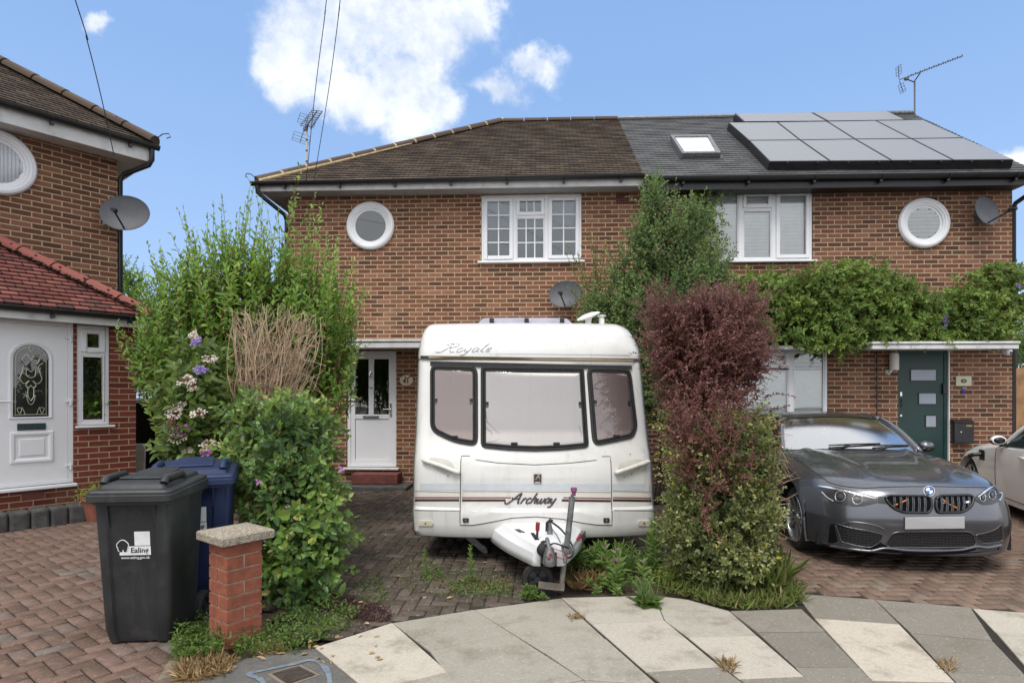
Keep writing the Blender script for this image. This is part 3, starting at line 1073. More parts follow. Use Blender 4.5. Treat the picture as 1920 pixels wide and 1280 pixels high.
# drain cover with its mortar surround
cov = thing('drain_cover', 'small rusty ribbed drain cover set in the tarmac', 'drain cover', G(555, 1268))
o_ = cov.location.copy()
quad = [G(510, 1264) - o_, G(560, 1250) - o_, G(592, 1266) - o_, G(540, 1284) - o_]
b = MB()
b.prism([Vector((p.x, p.y, -0.02)) for p in quad], (0, 0, 0.028))
e1, e2 = quad[1] - quad[0], quad[3] - quad[0]
for k in range(1, 12):
    a = quad[0] + e1 * (k / 12) + e2 * 0.06
    c_ = quad[0] + e1 * (k / 12) + e2 * 0.94
    b.tube([(a.x, a.y, 0.009), (c_.x, c_.y, 0.009)], 0.004, 4)
b.build('lid', M['cover_iron'], cov)
b = MB()
outer = [p * 1.0 for p in inset([tuple(p[:2]) for p in quad], -0.028)] if False else inset([tuple(p[:2]) for p in quad], -0.026)
innr = [tuple(p[:2]) for p in quad]
for i in range(4):
    j = (i + 1) % 4
    b.face([(outer[i][0], outer[i][1], 0.0045), (outer[j][0], outer[j][1], 0.0045), (innr[j][0], innr[j][1], 0.0052), (innr[i][0], innr[i][1], 0.0052)])
b.build('mortar_surround', M['sandy'], cov)


def ground_ribbon(name, px, w, z, mat_, label, cat):
    pts = [G(*p, z) for p in px]
    bb = MB()
    rows = []
    for i, p in enumerate(pts):
        t = (pts[min(i + 1, len(pts) - 1)] - pts[max(i - 1, 0)]).normalized()
        s = Vector((-t.y, t.x, 0)) * w * random.uniform(0.35, 0.6)
        rows.append([p - s, p + s])
    bb.grid(rows)
    return tag(bb.build(name, mat_), label, cat)


curve_px = [tuple(p) for p in catmull([(498, 1288), (488, 1272), (466, 1262), (500, 1254), (548, 1244), (582, 1236), (604, 1245), (616, 1262), (619, 1290)], 40)]
ground_ribbon('paint_mark', curve_px, 0.032, 0.0062, M['blue_paint'], 'worn blue sprayed paint line around the drain cover', 'paint mark')
# ---------------------------------------------------------------- houses
HF = Frame(-3.913, 10.436, R(-2.5))                # pair of semi-detached houses: x along the front, y into the house
LF = Frame(-5.874, 8.89, R(50))                    # neighbour house turned towards the close


def wall_sheet(u0, u1, z0, z1, holes, depth=0.10, off=0.0):
    """Front wall with openings and brick reveals."""
    b_ = MB()
    us = sorted({u0, u1, *[h[0] for h in holes], *[h[1] for h in holes]})
    zs = sorted({z0, z1, *[h[2] for h in holes], *[h[3] for h in holes]})
    for a in range(len(us) - 1):
        for c in range(len(zs) - 1):
            um, zm = (us[a] + us[a + 1]) / 2, (zs[c] + zs[c + 1]) / 2
            if any(h[0] < um < h[1] and h[2] < zm < h[3] for h in holes):
                continue
            b_.face([(us[a], off, zs[c]), (us[a + 1], off, zs[c]), (us[a + 1], off, zs[c + 1]), (us[a], off, zs[c + 1])])
    for h in holes:
        A, B, C, D = h
        o2 = off + depth
        b_.face([(A, off, C), (A, o2, C), (A, o2, D), (A, off, D)])
        b_.face([(B, off, C), (B, off, D), (B, o2, D), (B, o2, C)])
        b_.face([(A, off, D), (A, o2, D), (B, o2, D), (B, off, D)])
        b_.face([(A, off, C), (B, off, C), (B, o2, C), (A, o2, C)])
    return b_


def bars(b_, u0, u1, z0, z1, w, y0, y1):
    """Four mitre-less frame bars butted end to end."""
    b_.box(u0, u0 + w, y0, y1, z0, z1)
    b_.box(u1 - w, u1, y0, y1, z0, z1)
    b_.box(u0 + w, u1 - w, y0, y1, z0, z0 + w)
    b_.box(u0 + w, u1 - w, y0, y1, z1 - w, z1)


def pane(name, u0, u1, z0, z1, y, mat_, parent):
    b_ = MB()
    b_.box(u0, u1, y, y + 0.012, z0, z1)
    return b_.build(name, mat_, parent)


def round_window(parent, u, z, r_out, r_in, name='round_window', backing='interior_wall', off=0.0):
    """Moulded white ring standing proud of the brickwork, glass set back inside it."""
    MX = Matrix.Translation((u, off, z)) @ Matrix.Rotation(R(90), 4, 'X')
    w = r_out - r_in
    b_ = MB()
    b_.lathe([(r_out, -0.005), (r_out + 0.004, 0.03), (r_out - 0.10 * w, 0.062), (r_out - 0.30 * w, 0.072), (r_out - 0.36 * w, 0.058), (r_out - 0.52 * w, 0.055),
              (r_out - 0.58 * w, 0.040), (r_out - 0.74 * w, 0.036), (r_out - 0.78 * w, 0.018), (r_in, 0.014), (r_in - 0.004, -0.004)], 56, MX)
    fr = b_.build(name, M['upvc'], parent, smooth=True, autosmooth=35)
    b_ = MB()
    b_.lathe([(r_in + 0.004, 0.012), (0.0005, 0.012)], 56, MX)
    b_.build('glass', M['window_glass'], fr, weld=False)
    return fr, MX


def slats(name, u0, u1, z0, z1, y, pitch, mat_, parent, depth=0.035, tilt=62):
    """Venetian or shutter slats."""
    b_ = MB()
    k = int((z1 - z0) / pitch)
    for i in range(k):
        zc = z0 + (i + 0.5) * (z1 - z0) / k
        MX = Matrix.Translation(((u0 + u1) / 2, y, zc)) @ Matrix.Rotation(R(tilt), 4, 'X')
        b_.box(-(u1 - u0) / 2, (u1 - u0) / 2, -depth / 2, depth / 2, -0.003, 0.003, M=MX)
    return b_.build(name, mat_, parent)


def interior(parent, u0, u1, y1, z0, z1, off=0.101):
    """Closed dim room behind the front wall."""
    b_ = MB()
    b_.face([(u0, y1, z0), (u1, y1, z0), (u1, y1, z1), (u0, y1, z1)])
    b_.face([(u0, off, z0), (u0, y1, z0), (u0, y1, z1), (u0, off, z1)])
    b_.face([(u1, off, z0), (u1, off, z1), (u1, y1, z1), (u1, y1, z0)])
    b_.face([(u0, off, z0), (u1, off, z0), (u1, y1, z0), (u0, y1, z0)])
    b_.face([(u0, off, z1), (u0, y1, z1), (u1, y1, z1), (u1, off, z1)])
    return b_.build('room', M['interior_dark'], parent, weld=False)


def roof_slope(b_, e0, e1, r0, r1, n, lift=0.016, u_off=0.0):
    """A tiled slope: n overlapping courses between eave edge e0-e1 and ridge edge r0-r1."""
    e0, e1, r0, r1 = map(Vector, (e0, e1, r0, r1))
    nrm = (e1 - e0).cross((r0 + r1) / 2 - (e0 + e1) / 2).normalized()
    if nrm.z < 0:
        nrm = -nrm
    ax = (e1 - e0).normalized()
    for k in range(n):
        a0, a1 = e0.lerp(r0, k / n), e1.lerp(r1, k / n)
        c0, c1 = e0.lerp(r0, (k + 1) / n), e1.lerp(r1, (k + 1) / n)
        seg = max(1, int((a1 - a0).length / 0.5))
        for s in range(seg):
            f0, f1 = s / seg, (s + 1) / seg
            p0, p1 = a0.lerp(a1, f0), a0.lerp(a1, f1)
            q0, q1 = c0.lerp(c1, f0), c0.lerp(c1, f1)
            j0, j1 = lift + 0.004 * math.sin(7.3 * k + 3.1 * s), lift + 0.004 * math.sin(7.3 * k + 3.1 * (s + 1))
            uu = [(p - e0).dot(ax) + u_off for p in (p0, p1, q1, q0)]
            b_.face([p0 + nrm * j0, p1 + nrm * j1, q1, q0], uv=[(uu[0], k + .02), (uu[1], k + .02), (uu[2], k + .98), (uu[3], k + .98)])
            b_.face([p0 - nrm * 0.01, p1 - nrm * 0.01, p1 + nrm * j1, p0 + nrm * j0], uv=[(uu[0], k + .3), (uu[1], k + .3), (uu[1], k + .35), (uu[0], k + .35)])


def ridge_tiles(name, a, c, r, mat_, parent, seglen=0.45, mortar_mat=None, drop=0.0):
    """Half-round ridge tiles end to end with pointed joints."""
    a, c = Vector(a), Vector(c)
    n = max(1, int((c - a).length / seglen))
    t = (c - a).normalized()
    s = t.cross(Vector((0, 0, 1))).normalized()
    up = s.cross(t).normalized()
    b_ = MB()
    mo = MB()
    for k in range(n):
        p, q = a.lerp(c, k / n), a.lerp(c, (k + 1) / n - 0.02 / max(0.2, (c - a).length))
        rows = []
        for pt, rr in ((p, r * 1.04), (q, r * 0.97)):
            rows.append([pt + s * math.cos(R(an)) * rr + up * (math.sin(R(an)) * rr * 0.8 - drop) for an in range(-10, 191, 20)])
        b_.grid(rows)
        b_.face(rows[0])
        b_.face(rows[1][::-1])
        mo.grid([[q + t * w + s * math.cos(R(an)) * r * 1.0 + up * (math.sin(R(an)) * r * 0.79 - drop) for an in range(-15, 196, 30)] for w in (-0.02, 0.03)])
    o = b_.build(name, mat_, parent, smooth=True, autosmooth=40)
    if mortar_mat:
        for sd in (-1, 1):                  # ragged mortar bedding, mossed over towards the top
            pts = [a.lerp(c, f * .56) + s * sd * r * (.93 + .04 * math.sin(9 * f)) - up * (drop + .02) for f in [k / 14 for k in range(15)]]
            mo.tube(pts, 0.036, 6, r1=0.012)
        mo.build('pointing', mortar_mat, o)
    return o


def gutter(parent, a, c, r=0.055, name='gutter', brackets=0.9):
    a, c = Vector(a), Vector(c)
    t = (c - a).normalized()
    s = t.cross(Vector((0, 0, 1))).normalized()
    b_ = MB()
    for rr, fl in ((r, False), (r - 0.006, True)):
        rows = [[p + s * math.cos(R(an)) * rr + Vector((0, 0, math.sin(R(an)) * rr)) for an in range(180, 361, 20)] for p in (a, c)]
        b_.grid(rows, flip=fl)
    for sd in (-1, 1):
        b_.tube([a + s * sd * r, c + s * sd * r], 0.007, 6)
    n = int((c - a).length / brackets)
    for k in range(n):
        p = a.lerp(c, (k + 0.6) / n)
        b_.tube([p + s * math.cos(R(an)) * (r + 0.006) + Vector((0, 0, math.sin(R(an)) * (r + 0.006))) for an in range(175, 366, 19)], 0.011, 6)
        b_.box(p.x - 0.02, p.x + 0.02, p.y - 0.012, p.y + 0.05, p.z - r - 0.045, p.z - r)
    for p in (a, c):
        b_.face([p + s * math.cos(R(an)) * r + Vector((0, 0, math.sin(R(an)) * r)) for an in range(180, 361, 20)])
    return b_.build(name, M['black_plastic'], parent, smooth=True, autosmooth=40, weld=False)


# ---- the two semis -------------------------------------------------------
PARTY = 6.10
EAVE_OFF, EAVE_Z = -0.36, 5.17
RIDGE_Y = 2.80
ridge_l_u, ridge_z = HF.hit(940, 228, RIDGE_Y)
WTOP = 5.10

A = thing('brick_house', 'brown brick house with mossy tiled hipped roof and white door behind the caravan', 'house', HF.o, HF.a)
uwL, zwT = HF.hit(902, 366)
uwR, zwB = HF.hit(1091, 489)
udL, zdT = HF.hit(650, 658)
udR, zdB = HF.hit(743, 876)
b = wall_sheet(0, PARTY, -0.05, WTOP, [(uwL, uwR, zwB, zwT), (udL, udR, zdB, zdT)])
b.face([(0, 0, -0.05), (0, 0, WTOP), (0, 5.6, WTOP), (0, 5.6, -0.05)])
b.face([(0, 5.6, -0.05), (0, 5.6, WTOP), (PARTY, 5.6, WTOP), (PARTY, 5.6, -0.05)])
b.build('wall', M['house_brick'], A, weld=False)
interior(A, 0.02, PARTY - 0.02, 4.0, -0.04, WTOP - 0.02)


def casement(parent, u0, u1, z0, z1, mull, lay, name='window', grid=None, glass_mat='sky_glass', sill=True, y=0.02, mat_='upvc'):
    """White casement: outer frame, mullions, opening sashes. lay = list of (u0,u1,z0,z1,opening)."""
    b_ = MB()
    bars(b_, u0, u1, z0, z1, 0.045, y, y + 0.07)
    for m_ in mull:
        b_.box(*m_[:2], y + 0.002, y + 0.068, *m_[2:])
    w = b_.build(name, M[mat_], parent, bevel=0.006)
    sash, gl, bar_b = MB(), MB(), MB()
    for (a, c, e, g, opening, gu, gv) in lay:
        fw = 0.058 if opening else 0.022
        bars(sash, a, c, e, g, fw, y - 0.016 if opening else y + 0.006, y + 0.05)
        gl.box(a + fw, c - fw, y + 0.022, y + 0.034, e + fw, g - fw)
        for k in range(1, gu):
            x = a + fw + (c - a - 2 * fw) * k / gu
            bar_b.box(x - 0.010, x + 0.010, y + 0.014, y + 0.0215, e + fw, g - fw)
        for k in range(len(gv)):
            zz = e + fw + (g - e - 2 * fw) * gv[k]
            bar_b.box(a + fw, c - fw, y + 0.0125, y + 0.0205, zz - 0.010, zz + 0.010)
    sash.build('sash', M[mat_], w, bevel=0.007)
    gl.build('glass', M[glass_mat], w)
    if bar_b.f:
        bar_b.build('glazing_bars', M[mat_], w)
    if sill:
        b_ = MB()
        b_.box(u0 - 0.06, u1 + 0.05, -0.075, y + 0.08, z0 - 0.035, z0 - 0.002)
        b_.build('sill', M[mat_], w, bevel=0.008)
    return w


U = lambda px, off=0.0, py=742: HF.hit(px, py, off)[0]
Zp = lambda py, px, off=0.0: HF.hit(px, py, off)[1]
m1, m2, m3, m4 = U(963), U(966.5), U(1022.5), U(1027)
tz = Zp(405, 990)
w41 = casement(A, uwL + .004, uwR - .004, zwB + .002, zwT - .004, [(m1 - .01, m2 + .012, zwB + .045, zwT - .045), (m3 - .012, m4 + .01, zwB + .045, zwT - .045), (m2 + .012, m3 - .012, tz - .02, tz + .02)],
               [(uwL + .049, m1 - .01, zwB + .047, zwT - .049, True, 2, (.25, .5, .75)), (m4 + .01, uwR - .049, zwB + .047, zwT - .049, True, 2, (.25, .5, .75)),
                (m2 + .012, m3 - .012, tz + .02, zwT - .049, True, 3, ()), (m2 + .012, m3 - .012, zwB + .047, tz - .02, False, 3, (.39, .76))])
bz = Zp(418, 990)
b = MB()
b.box(uwL + .06, uwR - .06, 0.14, 0.145, bz, zwT)
b.box(uwL + .06, uwR - .06, 0.132, 0.152, bz - 0.018, bz)
b.build('roller_blind', M['blind_grey'], w41)
b = MB()
b.box(uwL + .02, uwR - .02, 0.45, 0.46, zwB, zwT)
b.build('room_screen', M['interior_wall'], w41)
uc, zc = HF.hit(695, 424)
rw, MX = round_window(A, uc, zc, 0.415, 0.268)
b = MB()
b.lathe([(0.0005, 0.003), (0.272, 0.003)], 40, MX)
b.build('blind', M['grey_glass'], rw)

# front door of number 41
fd = MB()
bars(fd, udL + .004, udR - .004, zdB + .004, zdT - .004, 0.06, 0.02, 0.085)
fdo = fd.build('front_door', M['upvc'], A, bevel=0.006)
dl, dr, dbz, dtz = udL + .064, udR - .064, zdB + .064, zdT - .064
mid_z = Zp(779, 695)
cm = (dl + dr) / 2 - 0.015
b = MB()
bars(b, dl, dr, dbz, dtz, 0.075, 0.03, 0.075)
b.box(dl + .075, dr - .075, 0.032, 0.073, mid_z - .06, mid_z + .02)
b.box(cm - .045, cm + .045, 0.032, 0.073, mid_z + .02, dtz - .075)
b.box(dl + .075, dr - .075, 0.046, 0.06, dbz + .075, mid_z - .06)
b.build('door_leaf', M['upvc'], fdo, bevel=0.008)
b = MB()
b.box(dl + .075, cm - .045, 0.05, 0.06, mid_z + .02, dtz - .075)
b.box(cm + .045, dr - .075, 0.05, 0.06, mid_z + .02, dtz - .075)
b.build('door_glass', M['window_glass'], fdo)
b = MB()
b.box(cm - .14, cm + .14, 0.018, 0.031, mid_z - .045, mid_z + .0)
b.build('letter_plate', M['galvanised'], fdo, bevel=0.006)
b = MB()
hz = Zp(768, 732)
b.box(dr - .052, dr - .022, 0.016, 0.03, hz - .12, hz + .12)
b.tube([(dr - .037, 0.0, hz + .01), (dr - .16, -0.012, hz + .01)], 0.011, 8)
b.tube([(dr - .037, 0.02, hz + .01), (dr - .037, -0.004, hz + .01)], 0.012, 8)
b.build('handle', M['chrome'], fdo, bevel=0.003)
kz = Zp(703, 696)
b = MB()
b.lathe([(0.001, 0), (0.028, 0.0), (0.022, 0.012), (0.001, 0.016)], 16, Matrix.Translation((cm, 0.032, kz + .045)) @ Matrix.Rotation(R(90), 4, 'X'))
b.tube([(cm - .022, 0.018, kz + .04), (cm - .027, 0.005, kz - .01), (cm, 0.0, kz - .045), (cm + .027, 0.005, kz - .01), (cm + .022, 0.018, kz + .04)], 0.008, 8)
b.build('knocker', M['chrome'], fdo)
b = MB()
b.box(cm - .028, cm + .028, 0.027, 0.031, Zp(727, 696) - .012, Zp(727, 696) + .012)
b.build('number_plate', M['brass'], fdo)
b = MB()
b.box(udL - .06, udR + .06, -0.10, 0.086, zdB - .035, zdB)
b.build('threshold', M['upvc_old'], fdo, bevel=0.008)
# canopy, steps
czB, czT = Zp(652, 700, -0.62), Zp(637, 700, -0.62)
ca0 = U(618, -0.62)


def canopy(parent, u0, u1, zb, zt, name='canopy'):
    b_ = MB()
    b_.box(u0, u1, -0.60, -0.002, zb + 0.02, zt - 0.03)
    b_.box(u0 - 0.02, u1 + 0.02, -0.625, -0.60, zb, zt - 0.045)
    b_.box(u0 - 0.03, u1 + 0.03, -0.645, -0.002, zt - 0.028, zt + 0.008)
    b_.box(u0 - 0.02, u0, -0.60, -0.002, zb, zt - 0.045)
    b_.box(u1, u1 + 0.02, -0.60, -0.002, zb, zt - 0.045)
    return b_.build(name, M['white_board'], parent, bevel=0.006)


canopy(A, ca0, ca0 + 3.4, czB, czT)
b = MB()
s0, s1 = U(660, -0.3), U(747, -0.3)
z1_, z0_ = Zp(888, 700, -0.35), Zp(908, 700, -0.35)
b.box(s0, s1, -0.36, -0.002, z0_, z1_)
b.build('door_step', M['step_red'], A, bevel=0.015)
b = MB()
b.box(U(622, -0.6), U(762, -0.6), -0.62, -0.002, -0.04, z0_ - 0.003)
b.build('step_slab', M['kerb_stone'], A, bevel=0.012)
# roof
EL = (-0.38, EAVE_OFF, EAVE_Z)
RL = (ridge_l_u, RIDGE_Y, ridge_z)
BACK_Y = 2 * RIDGE_Y - EAVE_OFF
party_r = PARTY
b = MB()
roof_slope(b, EL, (party_r, EAVE_OFF, EAVE_Z), RL, (party_r, RIDGE_Y, ridge_z), 38)
b.face([EL, RL, (-0.38, BACK_Y, EAVE_Z)], uv=[(0, 0.1), (2.5, 38), (5, 0.1)])
b.face([(-0.38, BACK_Y, EAVE_Z), RL, (party_r, RIDGE_Y, ridge_z), (party_r, BACK_Y, EAVE_Z)], uv=[(0, 0.1), (3, 38), (6, 38), (6, 0.1)])
roofA = b.build('roof', M['brown_tile'], A, weld=False)
ridge_tiles('hip_ridge', EL, RL, 0.105, M['ridge_brown'], roofA, mortar_mat=M['mortar'], drop=0.0)
ridge_tiles('top_ridge', RL, (party_r, RIDGE_Y, ridge_z), 0.10, M['ridge_brown'], roofA, drop=0.02)
b = MB()
cu0 = Vector(EL)
b.tube([cu0 + Vector((-0.02, 0, 0.06)), cu0 + Vector((-0.10, -0.02, 0.12)), cu0 + Vector((-0.17, -0.02, 0.13)), cu0 + Vector((-0.19, -0.02, 0.08)), cu0 + Vector((-0.15, -0.02, 0.06))], 0.008, 6)
b.build('hip_iron', M['wire'], roofA)
b = MB()
b.box(-0.36, PARTY, -0.335, -0.31, 5.01, 5.15)
b.box(-0.36, -0.335, -0.31, 5.8, 5.01, 5.15)
b.build('fascia', M['white_board'], A, bevel=0.004)
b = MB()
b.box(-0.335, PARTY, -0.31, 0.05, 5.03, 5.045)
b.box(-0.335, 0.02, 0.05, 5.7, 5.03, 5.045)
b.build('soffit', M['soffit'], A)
gutter(A, (-0.46, -0.40, 5.135), (PARTY, -0.40, 5.165))
b = MB()
b.tube([(-0.36, -0.40, 5.09), (-0.36, -0.38, 4.98), (-0.30, -0.33, 4.92), (-0.07, 0.02, 4.72), (-0.05, 0.06, 4.62), (-0.05, 0.06, 0.1)], 0.036, 10)
b.build('downpipe', M['black_plastic'], A, smooth=True, autosmooth=50)


def air_brick(parent, px0, px1, py0, py1):
    u0, zt = HF.hit(px0, py0)
    u1, zb = HF.hit(px1, py1)
    b_ = MB()
    b_.box(u0, u1, -0.006, 0.01, zb, zt)
    o = b_.build('air_brick', M['step_red'], parent)
    b_ = MB()
    for i in range(6):
        for j in range(5):
            x, z = u0 + (i + .5) * (u1 - u0) / 6, zb + (j + .5) * (zt - zb) / 5
            b_.box(x - .009, x + .009, -0.0075, -0.004, z - .010, z + .010)
    b_.build('vent_holes', M['black_hole'], o)


air_brick(A, 1155, 1179, 362, 383)

# ---- right-hand semi
B = thing('brick_house', 'brick house with slate roof, solar panels and dark green door', 'house', HF.o, HF.a)
UR = U(1898)
GABLE = UR + 0.12
wuL, wzT = HF.hit(1322, 357)
wuR, wzB = HF.hit(1524, 488)
guL, gzT = HF.hit(1345, 655)
guR, gzB = HF.hit(1553, 800)
duL, dzT = HF.hit(1684, 655)
duR, dzB = HF.hit(1781, 876)
b = wall_sheet(PARTY, UR, -0.05, WTOP, [(wuL, wuR, wzB, wzT), (guL, guR, gzB, gzT), (duL, duR, dzB, dzT)])
b.face([(UR, 0, -0.05), (UR, 5.6, -0.05), (UR, 5.6, WTOP), (UR, RIDGE_Y, ridge_z - 0.1), (UR, 0, WTOP)])
b.face([(PARTY, 5.6, -0.05), (PARTY, 5.6, WTOP), (UR, 5.6, WTOP), (UR, 5.6, -0.05)])
b.build('wall', M['right_brick'], B, weld=False)
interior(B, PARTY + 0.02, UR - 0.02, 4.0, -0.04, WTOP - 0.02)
mL, mR = U(1390), U(1452)
tz = Zp(391, 1420)
wB = casement(B, wuL + .004, wuR - .004, wzB + .002, wzT - .004, [(mL - .035, mL + .035, wzB + .045, wzT - .045), (mR - .035, mR + .035, wzB + .045, wzT - .045), (mL + .035, mR - .035, tz - .02, tz + .02)],
              [(wuL + .049, mL - .035, wzB + .047, wzT - .049, False, 1, ()), (mR + .035, wuR - .049, wzB + .047, wzT - .049, True, 1, ()),
               (mL + .035, mR - .035, tz + .02, wzT - .049, True, 1, ()), (mL + .035, mR - .035, wzB + .047, tz - .02, False, 1, ())], glass_mat='window_glass')
slats('shutter_slats', wuL + .05, wuR - .05, wzB + .03, wzT - .03, 0.095, 0.058, M['blind_white'], wB, depth=0.066, tilt=79)
uc, zc = HF.hit(1731, 419)
rw, MX = round_window(B, uc, zc, 0.415, 0.262)
b = MB()
for k in range(9):
    zz = -0.25 + 0.0625 * (k + .0)
    hw = math.sqrt(max(0.0001, 0.262 ** 2 - zz ** 2))
    b.box(uc - hw, uc + hw, -0.009, -0.004, zc + zz - 0.029, zc + zz + 0.029)
b.build('shutter_slats', M['blind_white'], rw)
b = MB()
b.lathe([(0.0005, 0.002), (0.266, 0.002)], 40, MX)
b.build('backing', M['blind_grey'], rw)
gm = U(1484)
gz1 = Zp(690, 1460)
wG = casement(B, guL + .004, guR - .004, gzB + .002, gzT - .004, [(gm - .035, gm + .035, gzB + .045, gzT - .045)],
              [(gm + .035, guR - .049, gzB + .047, gzT - .049, False, 1, ()), (guL + .049, gm - .035, gz1, gzT - .049, True, 1, ()), (guL + .049, gm - .035, gzB + .047, gz1 - .03, False, 1, ())], glass_mat='window_glass')
slats('blind_slats', guL + .05, guR - .05, gzB + .03, Zp(694, 1500), 0.095, 0.052, M['blind_white'], wG, depth=0.06, tilt=80)
slats('open_slats', guL + .05, guR - .05, Zp(694, 1500) + 0.01, gzT - .03, 0.13, 0.055, M['blind_white'], wG, depth=0.05, tilt=18)
# green door
b = MB()
bars(b, duL + .003, duR - .02, dzB + .003, dzT - .003, 0.05, 0.03, 0.09)
gd = b.build('front_door', M['door_green'], B, bevel=0.004)
b = MB()
b.box(duL + .053, duR - .07, 0.045, 0.085, dzB + .053, dzT - .053)
b.build('door_leaf', M['door_green'], gd)
b = MB()
b.box(duR - .018, duR - .001, 0.0, 0.09, dzB, dzT)
b.build('edge_trim', M['upvc'], gd)
for x0, x1, y0, y1 in ((1708, 1755, 693, 713), (1723, 1755, 737, 757), (1736, 1755, 779, 800)):
    a0, zt = HF.hit(x0, y0, 0.04)
    a1, zb = HF.hit(x1, y1, 0.04)
    b = MB()
    bars(b, a0 - .012, a1 + .012, zb - .012, zt + .012, 0.014, 0.034, 0.0448)
    lo = b.build('door_window', M['black_plastic'], gd)
    b = MB()
    b.box(a0, a1, 0.038, 0.0446, zb, zt)
    b.build('glass', M['frosted'], lo)
b = MB()
a0, zt = HF.hit(1689, 738, 0.04)
b.box(a0 - .02, a0 + .02, 0.035, 0.046, zt - .04, zt + .03)
b.lathe([(0.001, 0.012), (0.02, 0.012), (0.024, 0)], 14, Matrix.Translation((a0, 0.045, Zp(779, 1689, .04))) @ Matrix.Rotation(R(90), 4, 'X'))
b.build('lock', M['chrome'], gd, bevel=0.003)
b = MB()
zz = Zp(755, 1689, .04)
b.tube([(a0, 0.044, zz + .06), (a0, 0.01, zz + .05), (a0, 0.01, zz - .05), (a0, 0.044, zz - .06)], 0.009, 8)
b.build('handle', M['black_plastic'], gd)
b = MB()
a0, zt = HF.hit(1778, 720, 0.0)
b.box(duR - .10, duR - .04, 0.005, 0.03, Zp(732, 1778) - .06, Zp(732, 1778) + .12)
b.build('door_viewer', M['black_plastic'], gd, bevel=0.005)
cbu0, cbu1 = U(1638, -0.62), U(1908, -0.62)
canopy(B, cbu0, cbu1, Zp(654, 1760, -0.62), Zp(641, 1760, -0.62))
b = MB()
b.box(U(1420), cbu0 - .021, -0.35, -0.002, Zp(655, 1560, -.3), Zp(648, 1560, -.3))
b.build('canopy_return', M['white_board'], B, bevel=0.005)
b = MB()
b.box(duL - .05, duR + .05, -0.3, -0.002, -0.04, dzB - .003)
b.build('door_step', M['concrete'], B, bevel=0.01)
b = MB()
b.tube([(U(1643), -0.018, Zp(655, 1643)), (U(1643), -0.018, 0.3)], 0.010, 6)
b.build('cable_run', M['wire'], B)
# roof B
DZ = -0.05
b = MB()
roof_slope(b, (PARTY + .003, EAVE_OFF, EAVE_Z + DZ), (GABLE, EAVE_OFF, EAVE_Z + DZ), (PARTY + .003, RIDGE_Y, ridge_z - .02), (GABLE, RIDGE_Y, ridge_z - .02), 34, lift=0.011)
b.face([(PARTY, BACK_Y, EAVE_Z), (PARTY, RIDGE_Y, ridge_z), (GABLE, RIDGE_Y, ridge_z), (GABLE, BACK_Y, EAVE_Z)], uv=[(0, 0.1), (0, 38), (6, 38), (6, 0.1)])
roofB = b.build('roof', M['slate_tile'], B, weld=False)
b = MB()
b.tube([(PARTY, RIDGE_Y, ridge_z + .015), (GABLE, RIDGE_Y, ridge_z + .015)], 0.045, 8)
b.build('ridge_cap', M['galvanised'], roofB)
b = MB()
b.box(PARTY + .003, GABLE, -0.335, -0.31, 4.93, 5.10)
b.box(PARTY + .003, UR, -0.31, 0.02, 4.95, 4.965)
b.build('fascia', M['black_plastic'], B)
gutter(B, (PARTY, -0.40, 5.11), (GABLE + .05, -0.40, 5.09), r=0.062)
b = MB()
b.tube([(GABLE - .05, -0.40, 5.04), (GABLE - .05, -0.40, 4.95), (GABLE + .02, -0.25, 4.86), (UR + .05, 0.0, 4.74), (UR + .05, 0.04, 4.66), (UR + .05, 0.04, 0.1)], 0.036, 10)
b.build('downpipe', M['black_plastic'], B, smooth=True, autosmooth=50)
# roof plane of B (house frame) for things mounted on it
rp0 = Vector((0, EAVE_OFF, EAVE_Z + DZ))
rp1 = Vector((0, RIDGE_Y, ridge_z - .02))
r_sl = (rp1 - rp0).normalized()
r_n = Vector((1, 0, 0)).cross(r_sl).normalized()


def roof_hit(px, py, lift):
    o = HF.I @ Vector((0, 0, H))
    dd = HF.I.to_3x3() @ Vector(((px - 960) / F, 1, -(py - Y0) / F))
    p0 = rp0 + r_n * lift
    t = (p0 - o).dot(r_n) / dd.dot(r_n)
    return o + dd * t


# roof window
sk = [roof_hit(*p, 0.09) for p in ((1257, 253), (1331, 252), (1352, 286), (1279, 287))]
b = MB()
c_ = sum(sk, Vector()) / 4
inn = [p + (c_ - p).normalized() * 0.12 for p in sk]
for i in range(4):
    j = (i + 1) % 4
    b.prism([sk[i], sk[j], inn[j], inn[i]], -r_n * 0.1)
skf = b.build('roof_window', M['galvanised'], roofB)
b = MB()
b.face([p - r_n * 0.03 for p in inn])
b.build('glass', M['curtain_white'], skf)
b = MB()
sk2 = [p + (p - c_).normalized() * 0.09 - r_n * 0.075 for p in sk]
b.prism(sk2, -r_n * 0.012)
b.build('flashing', M['black_plastic'], skf)

# solar panels, each its own thing
z6 = lambda x, y: (1140 + x * 780 / 1920, 180 + y * 780 / 1920)
panel_px = [
    ('at the lower left corner of the array', (745, 303), (1025, 301), (886, 204), (650, 206)),
    ('second from the left in the bottom row', (1025, 301), (1310, 299), (1140, 200), (886, 204)),
    ('third from the left in the bottom row', (1310, 299), (1595, 297), (1400, 198), (1140, 200)),
    ('at the lower right corner of the array by the roof edge', (1595, 297), (1876, 295), (1640, 194), (1400, 198)),
    ('at the left end of the middle row', (650, 206), (886, 204), (780, 121), (555, 123)),
    ('second from the left in the middle row', (886, 204), (1140, 200), (1010, 118), (780, 121)),
    ('third from the left in the middle row', (1140, 200), (1400, 198), (1235, 114), (1010, 118)),
    ('at the right end of the middle row below the aerial', (1400, 198), (1640, 194), (1455, 111), (1235, 114)),
    ('at the left end of the short top row', (625, 119), (1012, 116), (940, 77), (583, 81)),
    ('at the right end of the short top row', (1012, 116), (1375, 111), (1292, 70), (940, 77)),
]
